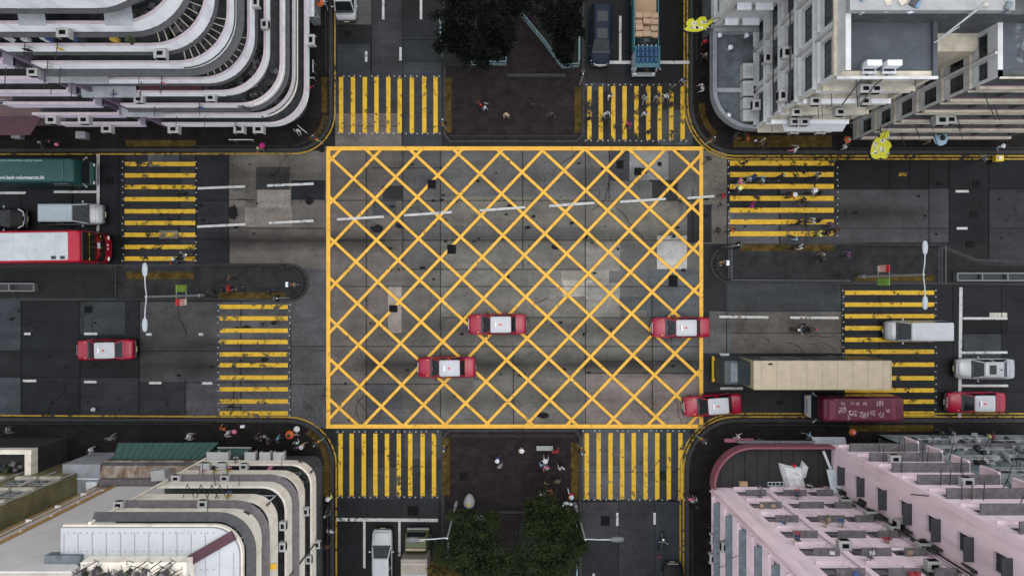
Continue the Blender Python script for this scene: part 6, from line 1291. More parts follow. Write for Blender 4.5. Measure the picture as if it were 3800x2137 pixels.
def signal(label, px, py, ang, hgt=3.2, white=False):
    t = thing('traffic_light', label, 'traffic light', (*P(px, py)[:2], .12), R(ang)); m = MB(); m.tube((0, 0, 0), (0, 0, hgt), .055, .055, 8); m.build('pole', M['metal_grey'], t)
    m = MB(); m.prism(rrect(.20, 0, .13, .16, .03), hgt-1.0, hgt); m.box(.10, .12, -.28, .28, hgt-1.08, hgt+.08); h_ = m.build('signal_head', M['metal_dark'], t)
    for i, mt in enumerate(('tail', 'amber', 'sign_green')): m = MB(); m.tube((.33, 0, hgt-.17-.32*i), (.345, 0, hgt-.17-.32*i), .1, .1, 12); m.build('lens', M[mt], h_)
    if white: m = MB(); m.prism(rrect(-.52, 0, .20, .20, .03), .0, 1.35); m.build('control_box', M['metal_pale'], t)
signal('traffic light with a white control box at the tip of the west island', 1112, 1056, 0, 3.2, True); signal('traffic light at the lower corner of the west island tip', 1075, 1105, 180); signal('traffic light with a white control box at the tip of the east island', 2655, 978, 180, 3.2, True); signal('traffic light at the upper corner of the east island tip', 2695, 918, 0)
signal('traffic light at the south-west corner of the north plaza', 1656, 478, -90); signal('traffic light at the south-east corner of the north plaza', 2150, 318, 90); signal('traffic light at the north-west kerb corner of the junction', 1200, 535, -45); signal('traffic light at the south-west kerb corner of the junction', 1205, 1622, 45); signal('traffic light at the south-east kerb corner of the junction', 2580, 1612, 135); signal('traffic light at the north-east kerb corner of the junction', 2612, 540, 225); signal('traffic light at the north-east corner of the south plaza', 2146, 1650, 90); signal('traffic light at the north-west corner of the south plaza', 1660, 1640, 90)
# yellow neon shop signs
M['neon'] = mat('yellow_sign_board', (.42, .41, .008), .5, .06, 1.5); M['neon_edge'] = mat('dark_sign_edge', (.02, .02, .03)); M['sign_white'] = mat('white_sign_letters', (.70, .70, .70), .5, .1)
def shopsign(label, pts, z, chars, wall, seed):
    c = P(sum(p[0] for p in pts)/len(pts), sum(p[1] for p in pts)/len(pts), z); t = thing('shop_sign', label, 'shop sign', c); q = random.Random(seed)
    w3 = [P(x, y, z)-c for x, y in pts]; k = []      # rounded lobes between the measured corner points
    for i in range(len(w3)):
        a, b = w3[i], w3[(i+1) % len(w3)]; k.append((a.x, a.y)); mid = (a+b)/2+(a+b)/2*.04; k.append((mid.x, mid.y))
    m = MB(); m.prism(k, -.16, .14); m.build('edge', M['neon_edge'], t); m = MB(); m.prism([(x*.97, y*.97) for x, y in k], .143, .17); m.prism([(x*.97, y*.97) for x, y in k], -.19, -.163); m.build('face', M['neon'], t)
    m = MB()
    for x, y, w_, h_ in chars: p = P(x, y, z)-c; strokes(m, p.x, p.y, w_*1.25, h_*1.25, .171, .185, q, 9)
    m.build('lettering', M['sign_white'], t)
    for i in range(5): j = q.randrange(len(k)); a = k[j]; m = MB(); m.tube((a[0]*.95, a[1]*.95, .1), (a[0]*1.12, a[1]*1.12, .16), .03); m.build('bulb', M['metal_pale'], t)
    w_ = Vector(wall)-c; m = MB(); m.tube((0, 0, -.2), (w_.x, w_.y, .0), .04); m.tube((0, 0, -.2), (w_.x, w_.y, 1.2), .02); m.build('bracket', M['metal_dark'], t)
shopsign('yellow lobed shop sign hung over the street left of the grey-beige building', [(2536, 112), (2548, 103), (2543, 88), (2552, 76), (2568, 72), (2578, 82), (2597, 66), (2617, 66), (2622, 82), (2643, 73), (2647, 82), (2630, 97), (2616, 112), (2590, 122), (2560, 122), (2540, 117)], 5.2, [(2575, 90, .30, .22), (2610, 87, .42, .2), (2585, 106, .75, .2)], (690/S, P(0, 95).y*.92, 5), 3)
shopsign('yellow lobed shop sign hung over the pavement below the red-edged building', [(3226, 560), (3236, 528), (3250, 512), (3260, 512), (3268, 494), (3284, 488), (3297, 492), (3294, 508), (3284, 520), (3300, 530), (3305, 545), (3296, 556), (3294, 570), (3284, 574), (3292, 584), (3280, 592), (3262, 588), (3252, 593), (3236, 590), (3227, 578)], 5.2, [(3243, 540, .30, .30), (3270, 524, .3, .25), (3243, 562, .3, .34), (3270, 558, .3, .34)], (P(3262, 480, 5).x, 546/S, 5), 4)
# signs, boxes and seats
def boardsign(label, px, py, w_, h_, ang, z, mt='metal_pale', name='street_sign'):
    t = thing(name, label, 'sign', (*P(px, py)[:2], .13), R(ang)); m = MB(); m.box(-w_/2, w_/2, -.02, .02, z, z+h_); m.build('board', M[mt], t); m = MB()
    for s_ in (-1, 1): m.tube((s_*w_*.35, 0, 0), (s_*w_*.35, 0, z+h_), .025)
    m.build('post', M['metal_grey'], t); m = MB(); q = random.Random(px)
    for i in range(int(w_/.16)): m.box(-w_/2+.08+i*.16, -w_/2+.17+i*.16, -.028, .028, z+h_*.3, z+h_*.75)
    m.build('lettering', M['metal_dark'], t)
boardsign('pale street name board on the north-west pavement below the rounded corner', 1135, 490, .95, .25, -40, .8); boardsign('long pale street name board on the north-west pavement near the kerb', 915, 530, 2.0, .22, 0, .9); boardsign('short pale sign on the north-west pavement beside the right side of the white block', 1165, 305, .7, .25, 0, .9); boardsign('narrow upright pale sign on the north-west pavement', 1176, 262, 1.0, .2, 90, .9); boardsign('grey sign on the south-east pavement, long and low near the dark canopy', 2790, 1622, 1.2, .3, 0, .9, 'metal_grey')
t = thing('roof_box', 'flat grey cabinet roof on the pavement left of the white van', 'cabinet', (*P(1168, 48, .8)[:2], .13)); m = MB(); m.prism(rrect(0, 0, .30, .82, .04), 0, 2.0); m.build('cabinet', M['metal_grey'], t); m = MB(); m.prism(rrect(0, 0, .33, .85, .04), 2.003, 2.08); m.build('lid', M['metal_pale'], t)
t = thing('bench', 'pale bench on the brick plaza south of the junction', 'bench', (*P(2020, 1657)[:2], .125)); m = MB(); m.box(-.68, .68, -.19, .19, .42, .48); m.build('seat', M['rail_pale'], t)
for s_ in (-1, 1): m = MB(); m.box(s_*.5-.04, s_*.5+.04, -.16, .16, 0, .42); m.build('leg', M['metal_dark'], t)
for px, py, lb in ((-40, 1066, 'pale-framed ventilation grille in the west traffic island'), (3720, 1028, 'pale-framed ventilation grille in the east traffic island')):
    t = thing('ventilation_grille', lb, 'grille', (*P(px, py)[:2], .125)); m = MB(); Lg = 4.2; m.sweep([(-Lg, -.36), (Lg, -.36), (Lg, .36), (-Lg, .36)], [(0, 0), (0, .55), (-.12, .55), (-.12, 0)], 1, closed=True)
    for i in range(1, 4): m.box(-Lg+i*Lg/2-.06, -Lg+i*Lg/2+.06, -.24, .24, 0, .549)
    m.build('frame', M['rail_grey'], t); m = MB(); m.box(-Lg+.12, Lg-.12, -.24, .24, .02, .2); m.build('grating', M['metal_dark'], t)
# white kerb wall and planters of the two gardens
mb = MB(); a = P(1880, 290); b = P(2100, 278); mb.box(a.x, b.x, a.y, b.y, .125, .34); tag(mb.build('garden_step', M['kerb']), 'pale stone step at the mouth of the north garden path', 'step')
mb = MB(); a = P(1822, 1892); b = P(1940, 1900); mb.box(a.x, b.x, b.y, a.y, .125, .3); tag(mb.build('garden_step', M['kerb']), 'pale stone step at the mouth of the south garden path', 'step')
M['soil'] = mat('dark_soil', (.010, .011, .009), .95, .5, 2)
mb = MB()
for q in ([(1648, -60), (1650, 250), (1876, 250), (1880, 180), (1900, 60), (1860, -60)], [(1935, -60), (2020, 165), (2088, 256), (2146, 250), (2150, -60)], [(1645, 1905), (1820, 1905), (1850, 2000), (1850, 2300), (1645, 2300)], [(1940, 1905), (2135, 1905), (2140, 2300), (1900, 2300), (1920, 2000)]): mb.prism(px2(q), .126, .20)
o = struct(mb.build('garden_beds', M['soil']))
# ------------------------------------------------------------------ trees
def leafmat(n, c, c2):
    m = mat(n, c, .75, .45, 1.1, spec=.08, dirt=c2, dscale=(.9, .9, .9), damt=.8, dlo=.46); return m
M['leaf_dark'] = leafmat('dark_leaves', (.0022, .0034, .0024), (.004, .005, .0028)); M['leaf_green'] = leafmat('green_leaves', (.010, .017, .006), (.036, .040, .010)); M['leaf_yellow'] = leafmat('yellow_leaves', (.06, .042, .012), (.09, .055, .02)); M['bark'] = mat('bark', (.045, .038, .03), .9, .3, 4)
def tree(label, base, crowns, mt, seed, n=2600, name='tree', ls=.16, cat='tree'):
    q = random.Random(seed); b = P(*base); t = thing(name, label, cat, (b.x, b.y, .13)); m = MB()
    cs = [(P(x, y, z), rx/S, rz) for x, y, z, rx, rz in crowns]
    zt = min(c[0].z for c in cs)*.55
    m.tube((0, 0, -.05), (.05, .03, zt), .16, .11, 8)
    for c, rx, rz in cs:
        d = c-t.location; st = Vector((.05, .03, zt)); mid = st.lerp(d, .55)+Vector((q.uniform(-.3, .3), q.uniform(-.3, .3), .2)); m.tube(st, mid, .09, .06, 6); m.tube(mid, d, .06, .03, 6)
        for i in range(6):
            e = d+Vector((q.gauss(0, .5)*rx, q.gauss(0, .5)*rx, q.gauss(0, .4)*rz)); m.tube(mid.lerp(d, q.random()), e, .028, .01, 4)
    m.build('trunk', M['bark'], t); m = MB(); per = n//len(cs)
    for c, rx, rz in cs:
        d = c-t.location
        cl = []
        for i in range(26):
            v = Vector((q.gauss(0, 1), q.gauss(0, 1), q.gauss(0, 1))).normalized()*(q.random()**.4); cl.append((d+Vector((v.x*rx, v.y*rx, v.z*rz)), q.uniform(.22, .42)*rx))
        for i in range(per):
            o_, r_ = q.choice(cl); p = o_+Vector((q.gauss(0, .5), q.gauss(0, .5), q.gauss(0, .4)))*r_
            a = Vector((q.gauss(0, 1), q.gauss(0, 1), q.gauss(0, .45))).normalized()*ls*q.uniform(.5, 1.1); e = a.cross(Vector((q.gauss(0, .5), q.gauss(0, .5), 1))).normalized()*ls*q.uniform(.25, .5)
            m.face([p-a, p+e, p+a, p-e])
    m.build('crown', M[mt], t, recalc=False)
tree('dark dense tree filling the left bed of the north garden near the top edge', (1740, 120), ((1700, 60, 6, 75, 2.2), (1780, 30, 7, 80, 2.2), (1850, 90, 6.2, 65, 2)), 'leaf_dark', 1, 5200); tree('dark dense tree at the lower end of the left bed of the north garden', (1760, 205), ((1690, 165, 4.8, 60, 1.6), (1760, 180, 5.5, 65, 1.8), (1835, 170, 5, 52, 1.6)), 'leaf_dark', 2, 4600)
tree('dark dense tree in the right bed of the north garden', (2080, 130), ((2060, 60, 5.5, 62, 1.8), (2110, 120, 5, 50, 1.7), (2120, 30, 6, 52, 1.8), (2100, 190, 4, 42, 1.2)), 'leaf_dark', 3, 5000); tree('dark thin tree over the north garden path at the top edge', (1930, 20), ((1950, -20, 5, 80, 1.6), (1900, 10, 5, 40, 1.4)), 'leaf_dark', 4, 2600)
tree('green leafy tree on the right of the south garden reaching over the plaza', (2040, 1900), ((1990, 1900, 4.5, 52, 1.4), (2050, 1850+30, 5, 55, 1.5), (2030, 1990, 6, 75, 1.9), (2110, 1960, 5, 50, 1.5)), 'leaf_green', 5, 5600); tree('green leafy tree at the lower right of the south garden', (2060, 2010), ((1990, 2080, 6, 75, 1.9), (2080, 2070, 6.5, 75, 2), (2135, 2020, 5, 48, 1.4), (2040, 2150, 6.5, 70, 1.8)), 'leaf_green', 6, 5200)
tree('dark green tree on the left of the south garden', (1740, 1960), ((1720, 1960, 4.5, 58, 1.4), (1800, 1960, 5, 55, 1.5), (1690, 2050, 6, 70, 1.8), (1800, 2050, 6, 75, 1.9)), 'leaf_green', 7, 5200); tree('green tree at the bottom edge between the two south garden beds', (1830, 2080), ((1880, 2120, 6.5, 80, 1.8), (1780, 2140, 6.5, 70, 1.8)), 'leaf_green', 8, 3200); tree('small yellowish feathery tree at the bottom edge left of the south garden', (1675, 2060), ((1640, 2115, 4.5, 48, 1.0), (1690, 2120, 4.2, 36, .8)), 'leaf_yellow', 9, 900, ls=.22)
# white pointed cloth-covered cart with a yellow badge, and a pile of white bags
t = thing('covered_cart', 'white egg-shaped covered cart with a yellow badge on the south plaza', 'cart', (*P(1741, 1860, .6)[:2], .125)); m = MB(); rings = []
for z, k in ((.12, 1), (.5, 1.0), (.9, .8), (1.15, .45), (1.25, .12)): rings.append([(x*k, y*k, z) for x, y in [(.44*math.cos(a)*(1-.28*math.sin(a)), .56*math.sin(a)) for a in [2*math.pi*i/18 for i in range(18)]]])
m.loft(rings, 0, True); m.build('cover', M['cl_grey2'], t); m = MB(); m.prism([(-.14, -.1), (.02, -.16), (.16, -.06), (.12, .03), (-.12, .02)], 1.12, 1.30); m.build('badge', M['rail_yellow'], t)
for s_ in (-.25, .25): m = MB(); m.tube((s_, .2, .1), (s_+.05, .2, .1), .1, .1, 10); m.tube((s_, -.2, .1), (s_+.05, -.2, .1), .1, .1, 10); m.build('wheel', M['rubber'], t)
t = thing('bag_pile', 'pile of pale bags under the right tree of the south garden', 'bags', (*P(2103, 1882, .5)[:2], .2)); q = random.Random(4)
for i in range(7): m = MB(); m.ell((q.uniform(-.35, .35), q.uniform(-.4, .4), .18+.1*q.random()), q.uniform(.14, .25), q.uniform(.12, .2), .18, 0, 9, 6); m.build('bag', M['metal_pale'], t)
# ------------------------------------------------------------------ people
REG = ['skin', 'shirt', 'trousers', 'shoe']
def person_mesh(pose):
    J = {}; E = []; tagm = {}
    def j(n, p, r, par=None, tg=None):
        J[n] = (Vector(p), r)
        if par: E.append((par, n, tg))
    j('pel', (0, 0, .93), .125); j('sp', (.0, 0, 1.10), .115, 'pel', 'shirt'); j('ch', (.015, 0, 1.30), .135, 'sp', 'shirt'); j('nk', (.02, 0, 1.46), .06, 'ch', 'shirt'); j('hb', (.035, 0, 1.545), .07, 'nk', 'skin'); j('hd', (.035, 0, 1.62), .095, 'hb', 'skin'); j('tp', (.02, 0, 1.695), .075, 'hd', 'skin'); j('ns', (.138, 0, 1.60), .014, 'hd', 'skin')
    for s_, n in ((1, 'L'), (-1, 'R')):
        j('er'+n, (.03, s_*.1, 1.61), .014, 'hd', 'skin')
        sh, el, wr = pose['arm'+n]; hip, kn, an, toe = pose['leg'+n]
        f = lambda p: (p[0], s_*p[1], p[2])
        j('sh'+n, f(sh), .065, 'ch', 'shirt'); j('el'+n, f(el), .043, 'sh'+n, 'shirt'); j('wr'+n, f(wr), .028, 'el'+n, 'shirt' if pose.get('long', 1) else 'skin')
        d = (Vector(f(wr))-Vector(f(el))).normalized(); side = Vector((1, 0, 0)) if abs(d.x) < .7 else Vector((0, 0, 1)); side = (side-d*side.dot(d)).normalized(); pl = d.cross(side).normalized()*(-s_)
        pm = Vector(f(wr))+d*.075; j('pm'+n, pm, .030, 'wr'+n, 'skin')
        for i, ln in enumerate((.075, .085, .08, .062)):
            o_ = side*(-.028+.0187*i)*(-1); k = Vector(pm)+d*.03+o_; k2 = k+d*ln*.55+pl*.008; k3 = k2+d*ln*.4+pl*.022
            j('f%d%s' % (i, n), k2, .009, 'pm'+n, 'skin'); j('g%d%s' % (i, n), k3, .0078, 'f%d%s' % (i, n), 'skin')
        th = Vector(f(wr))+d*.05+side*.05+pl*.01; j('t'+n, th, .010, 'pm'+n, 'skin'); j('u'+n, th+d*.045+side*.006, .0085, 't'+n, 'skin')
        j('hp'+n, f(hip), .085, 'pel', 'trousers'); j('kn'+n, f(kn), .058, 'hp'+n, 'trousers'); j('an'+n, f(an), .042, 'kn'+n, 'trousers'); j('to'+n, f(toe), .035, 'an'+n, 'shoe')
    names = list(J); idx = {n: i for i, n in enumerate(names)}
    me = bpy.data.meshes.new('figure'); me.from_pydata([J[n][0] for n in names], [(idx[a], idx[b]) for a, b, _ in E], [])
    o = bpy.data.objects.new('figure', me); col.objects.link(o); sk = o.modifiers.new('skin', 'SKIN'); sk.use_smooth_shade = True
    for n in names:
        v = me.skin_vertices[0].data[idx[n]]; r = J[n][1]; v.radius = (r, r); v.use_root = (n == 'pel')
        if n in ('ch', 'sp', 'pel'): v.radius = (r*.85, r*1.15) if n != 'ch' else (r*.8, r*1.2)
    sb = o.modifiers.new('sub', 'SUBSURF'); sb.levels = 1
    dg = bpy.context.evaluated_depsgraph_get(); res = bpy.data.meshes.new_from_object(o.evaluated_get(dg)); bpy.data.objects.remove(o)
    res.name = 'person'; res.materials.clear()
    for r in REG: res.materials.append(M['cl_black'])
    segs = [(J[a][0], J[b][0], REG.index(t), J[b][1]) for a, b, t in E]
    for p in res.polygons:
        c = p.center; best = (9, 0)
        for a, b, t, r in segs:
            ab = b-a; f = max(0, min(1, (c-a).dot(ab)/max(1e-9, ab.length_squared))); d = (c-(a+ab*f)).length-r*.6
            if d < best[0]: best = (d, t)
        p.material_index = best[1]; p.use_smooth = True
    return res
for n_, c in (('black', (.012, .012, .014)), ('dark grey', (.035, .037, .042)), ('grey', (.20, .21, .225)), ('white', (.50, .50, .515)), ('red', (.42, .015, .025)), ('magenta', (.36, .008, .15)), ('pink', (.60, .16, .30)), ('orange', (.40, .085, .014)), ('blue', (.02, .06, .22)), ('beige', (.42, .32, .22)), ('mint', (.32, .52, .42)), ('lime', (.55, .60, .18)), ('brown', (.10, .055, .03)), ('purple', (.16, .08, .17)), ('turquoise', (.06, .33, .40)), ('denim', (.03, .045, .075)), ('khaki', (.13, .11, .075)), ('light blue', (.25, .36, .45))): M['cl_'+n_] = mat('cloth_'+n_.replace(' ', '_'), c, .85, .15, 6)
M['skin'] = mat('skin', (.36, .20, .135), .6, .08, 5); M['hair_black'] = mat('black_hair', (.010, .009, .009), .6, .3, 8); M['hair_grey'] = mat('grey_hair', (.22, .21, .2), .7, .2, 8); M['hair_white'] = M['cl_white']; M['hair_brown'] = mat('brown_hair', (.07, .04, .025), .6, .3, 8); M['hair_lime'] = M['cl_lime']; M['hair_blonde'] = mat('fair_hair', (.35, .25, .14), .6, .2, 8)
sw = lambda a, b: ((.0, .175, 1.40), (a, .23, 1.13), (a+b, .23, .90))
lg = lambda k, kz, a, az, t=.14: ((.0, .09, .90), (k, .095, kz), (a, .095, az), (a+t, .10, max(.035, az-.045)))
POSE = [person_mesh(p) for p in (
    dict(armL=sw(-.10, -.02), armR=sw(.10, .10), legL=lg(.16, .52, .24, .085), legR=lg(-.05, .50, -.32, .16, .11)),
    dict(armL=sw(.12, .12), armR=sw(-.12, -.04), legL=lg(-.05, .50, -.30, .15, .11), legR=lg(.17, .52, .22, .085)),
    dict(armL=((.0, .175, 1.40), (.02, .24, 1.13), (.08, .23, .89)), armR=((.0, .175, 1.40), (.04, .24, 1.14), (.24, .16, 1.10)), legL=lg(.02, .49, .0, .085), legR=lg(.01, .49, -.03, .085)),
    dict(armL=((.0, .175, 1.40), (.03, .27, 1.16), (.26, .26, 1.10)), armR=((.0, .175, 1.40), (.05, .26, 1.16), (.27, .22, 1.16)), legL=lg(.10, .50, .14, .085), legR=lg(-.02, .49, -.20, .11, .12)),
    dict(armL=((.10, .175, 1.36), (.26, .28, 1.16), (.52, .33, 1.06)), armR=((.10, .175, 1.36), (.26, .28, 1.16), (.52, .33, 1.06)), legL=((.0, .10, .90), (.36, .17, .70), (.20, .19, .34), (.33, .19, .29)), legR=((.0, .10, .90), (.36, .17, .70), (.20, .19, .34), (.33, .19, .29))))]
hm = MB(); hm.ell((.015, 0, 1.635), .112, .103, .115, 0, 14, 8, -.25); hm.ell((-.045, 0, 1.59), .065, .085, .09, 0, 12, 6)
hair0 = hm.build('hair', M['hair_black']); hair_me = hair0.data; bpy.data.objects.remove(hair0)
hm = MB(); hm.ell((.02, 0, 1.64), .135, .125, .14, 0, 14, 8, -.35); h0 = hm.build('helmet', M['cl_white']); helm_me = h0.data; bpy.data.objects.remove(h0)
hm = MB(); hm.ell((.02, 0, 1.645), .115, .108, .11, 0, 14, 8, -.05); hm.tube((.02, 0, 1.64), (.02, 0, 1.655), .18, .18, 16); h0 = hm.build('hat', M['cl_white']); hat_me = h0.data; bpy.data.objects.remove(h0)
def person(x, y, shirt, trou, hair, pose, ang, z=None, head='hair', sc_=1.0, zref=.9, label=''):
    g_ = P(x, y, zref); me = POSE[pose]; o = bpy.data.objects.new('person', me); col.objects.link(o)
    o.location = (g_.x, g_.y, .10 if z is None else z); o.rotation_euler = (0, 0, R(ang)); o.scale = (sc_,)*3
    for i, mn in enumerate(('skin', 'cl_'+shirt, 'cl_'+trou, 'cl_black')): o.material_slots[i].link = 'OBJECT'; o.material_slots[i].material = M[mn]
    h_ = bpy.data.objects.new(head, {'hair': hair_me, 'helmet': helm_me, 'hat': hat_me}[head]); col.objects.link(h_); h_.parent = o; h_.material_slots[0].link = 'OBJECT'; h_.material_slots[0].material = M[hair if hair in M else 'cl_'+hair]
    tag(o, label, 'person'); return o
ZR = ZM+.02
zones = {
 'on the north plaza': (.13, [(1783, 390, 'red', 'black', 'hair_black', 0, 200), (1800, 398, 'white', 'grey', 'hair_black', 1, 20), (1880, 430, 'beige', 'khaki', 'hair_blonde', 2, -100), (1963, 388, 'black', 'black', 'hair_black', 0, 30), (2045, 428, 'dark grey', 'black', 'hair_brown', 1, -60)]),
 'on the top right zebra': (ZR, [(2178, 392, 'dark grey', 'denim', 'hair_black', 0, -90), (2184, 445, 'black', 'black', 'hair_black', 1, 90), (2262, 360, 'white', 'black', 'hair_black', 0, -70), (2248, 425, 'white', 'black', 'hair_grey', 3, -90), (2246, 448, 'black', 'black', 'hair_black', 1, 100), (2330, 462, 'magenta', 'black', 'hair_black', 1, 245), (2390, 362, 'grey', 'denim', 'hair_black', 0, 90), (2393, 372, 'grey', 'grey', 'hair_grey', 1, 80), (2392, 426, 'white', 'black', 'hair_brown', 0, -90), (2436, 365, 'grey', 'khaki', 'hair_black', 0, 260), (2468, 362, 'white', 'grey', 'hair_grey', 1, 90), (2406, 492, 'black', 'khaki', 'hair_black', 2, 90), (2497, 490, 'black', 'denim', 'hair_brown', 1, -80), (2531, 306, 'grey', 'black', 'hair_black', 0, 60)]),
 'on the north-east pavement': (.13, [(2602, 330, 'white', 'black', 'hair_black', 3, 200), (2615, 162, 'red', 'black', 'hair_black', 0, 90), (2610, 215, 'brown', 'black', 'hair_grey', 1, 80), (2722, 505, 'dark grey', 'black', 'hair_black', 3, 0), (2769, 515, 'orange', 'black', 'hair_black', 0, 180), (2755, 500, 'black', 'black', 'hair_black', 1, 0), (2825, 522, 'grey', 'khaki', 'hair_blonde', 2, -60), (2838, 540, 'black', 'khaki', 'hair_black', 1, 0), (2945, 556, 'white', 'pink', 'hair_grey', 0, 150), (3128, 545, 'white', 'black', 'hair_black', 1, 0), (3436, 524, 'khaki', 'brown', 'hair_black', 1, 180), (3700, 548, 'light blue', 'denim', 'hair_white', 2, -90), (3642, 590, 'grey', 'black', 'hair_black', 0, 0)]),
 'on the upper east zebra': (ZR, [(2757, 607, 'black', 'black', 'hair_black', 0, -90), (2897, 656, 'black', 'dark grey', 'hair_grey', 1, 200), (3027, 652, 'grey', 'black', 'hair_black', 0, 180), (2740, 676, 'pink', 'grey', 'hair_blonde', 3, 0), (2772, 668, 'grey', 'grey', 'hair_grey', 0, 10), (2792, 658, 'blue', 'black', 'hair_black', 1, 0), (2826, 668, 'light blue', 'khaki', 'hair_black', 0, 185), (2738, 702, 'grey', 'black', 'hair_lime', 2, 190), (2787, 762, 'magenta', 'denim', 'hair_black', 1, 0), (2934, 728, 'orange', 'black', 'hair_white', 0, 0), (2920, 722, 'black', 'black', 'hair_black', 1, 0), (2973, 745, 'black', 'dark grey', 'hair_black', 2, 180), (3011, 712, 'white', 'black', 'hair_white', 0, 170), (3036, 718, 'black', 'black', 'hair_black', 1, 10), (2957, 828, 'black', 'black', 'hair_black', 0, 0), (2984, 822, 'dark grey', 'black', 'hair_brown', 1, 0), (3012, 822, 'white', 'denim', 'hair_black', 0, 180), (3035, 818, 'black', 'dark grey', 'hair_black', 1, 180), (3078, 834, 'purple', 'black', 'hair_black', 0, 190), (2712, 853, 'orange', 'black', 'hair_black', 0, 0), (3034, 868, 'lime', 'black', 'hair_black', 2, 0), (3062, 866, 'black', 'black', 'hair_black', 0, 180), (2951, 885, 'light blue', 'black', 'hair_black', 1, 150), (3097, 855, 'brown', 'black', 'hair_black', 1, 180), (3085, 602, 'dark grey', 'brown', 'hair_black', 0, -100)]),
 'left of the east zebra': (ZR, [(2680, 726, 'red', 'black', 'hair_black', 1, 180), (2664, 765, 'dark grey', 'grey', 'hair_black', 0, 150), (2662, 855, 'black', 'black', 'hair_black', 2, 180), (2626, 592, 'black', 'brown', 'hair_black', 0, 220)]),
 'on the east island': (.13, [(2668, 918, 'black', 'black', 'hair_black', 1, 0), (2732, 917, 'dark grey', 'black', 'hair_black', 0, 180), (2934, 922, 'black', 'black', 'hair_black', 0, 0), (2966, 916, 'white', 'black', 'hair_black', 1, 180), (3044, 945, 'khaki', 'black', 'hair_grey', 2, 200), (3046, 962, 'black', 'black', 'hair_brown', 1, 180), (3142, 946, 'purple', 'black', 'hair_black', 0, 180), (3112, 1015, 'dark grey', 'black', 'hair_black', 0, 20)]),
 'on the upper west zebra': (ZR, [(670, 722, 'black', 'black', 'hair_black', 0, 150)]),
 'on the west island': (.13, [(857, 1030, 'brown', 'black', 'hair_black', 1, 0), (832, 1073, 'black', 'black', 'hair_black', 0, 0), (852, 1070, 'red', 'black', 'hair_black', 2, 0), (886, 1072, 'dark grey', 'black', 'hair_brown', 1, 0), (1004, 1079, 'black', 'denim', 'hair_black', 0, 10), (790, 1083, 'dark grey', 'black', 'hair_black', 2, 180)]),
 'on the south-west pavement': (.13, [(414, 1624, 'grey', 'grey', 'hair_black', 0, 60), (708, 1618, 'white', 'grey', 'hair_grey', 3, 0), (835, 1588, 'orange', 'black', 'hair_black', 1, 90), (850, 1606, 'white', 'grey', 'hair_grey', 2, 0), (985, 1615, 'grey', 'black', 'hair_black', 3, -90), (1005, 1640, 'black', 'black', 'hair_black', 2, 120), (962, 1622, 'dark grey', 'black', 'hair_black', 1, 60), (1034, 1625, 'turquoise', 'denim', 'hair_black', 0, -60), (1100, 1609, 'grey', 'khaki', 'hair_black', 1, 100), (1104, 1640, 'mint', 'purple', 'hair_black', 2, 80), (1106, 1655, 'purple', 'black', 'hair_black', 0, 270), (1127, 1652, 'beige', 'black', 'hair_white', 1, 0), (1226, 1842, 'lime', 'black', 'hair_white', 2, 90), (1214, 1905, 'dark grey', 'grey', 'hair_grey', 0, 90), (1230, 1965, 'white', 'dark grey', 'hair_black', 1, 90), (1216, 2020, 'brown', 'black', 'hair_black', 0, -90), (348, 1668, 'white', 'black', 'hair_black', 1, 180), (40, 1592, 'grey', 'black', 'hair_black', 0, 0)]),
 'on the south plaza': (.13, [(1847, 1702, 'blue', 'denim', 'hair_white', 1, 180), (1855, 1722, 'grey', 'denim', 'hair_grey', 0, -60), (1936, 1664, 'beige', 'khaki', 'hair_white', 2, -90), (2022, 1703, 'white', 'grey', 'hair_white', 0, 90), (2013, 1722, 'light blue', 'denim', 'hair_black', 1, -90), (2027, 1728, 'pink', 'grey', 'hair_grey', 2, 250), (2060, 1672, 'red', 'black', 'hair_black', 0, 90), (2083, 1733, 'white', 'black', 'hair_black', 1, 90), (2020, 1782, 'black', 'black', 'hair_brown', 2, 0), (2067, 1780, 'khaki', 'black', 'hair_brown', 0, -90), (2016, 1830, 'white', 'black', 'hair_black', 1, -60), (2045, 1824, 'orange', 'brown', 'hair_black', 2, 180), (2117, 1832, 'red', 'white', 'hair_white', 0, -60)]),
 'on the south-east pavement': (.13, [(2736, 1622, 'white', 'white', 'hair_black', 3, 20), (2996, 1614, 'light blue', 'grey', 'hair_grey', 1, 0), (2562, 1848, 'pink', 'black', 'hair_grey', 2, 90), (2572, 1852, 'white', 'denim', 'hair_black', 0, 90), (2606, 1632, 'blue', 'black', 'hair_black', 1, -40), (3482, 1602, 'dark grey', 'black', 'hair_black', 0, 0), (3518, 1600, 'denim', 'black', 'hair_grey', 1, 180), (3660, 1620, 'lime', 'black', 'hair_black', 2, 0), (3672, 1622, 'red', 'black', 'hair_black', 0, 0), (2582, 1870, 'black', 'black', 'hair_black', 1, 270)]),
 'on the north-west pavement': (.13, [(200, 530, 'black', 'denim', 'hair_black', 0, 0), (1107, 488, 'white', 'grey', 'hair_black', 1, 270), (1205, 18, 'light blue', 'grey', 'hair_white', 0, 90), (1150, 330, 'red', 'black', 'hair_black', 0, 90), (168, 535, 'dark grey', 'black', 'hair_grey', 1, 180), (970, 556, 'khaki', 'black', 'hair_blonde', 2, -90), (1180, 70, 'grey', 'dark grey', 'hair_black', 1, -90)]),
}
hn = {'hair_black': 'black hair', 'hair_grey': 'grey hair', 'hair_white': 'a white cap', 'hair_brown': 'brown hair', 'hair_blonde': 'fair hair', 'hair_lime': 'a lime cap'}
act = {0: 'walking', 1: 'walking', 2: 'standing', 3: 'holding both arms forward'}
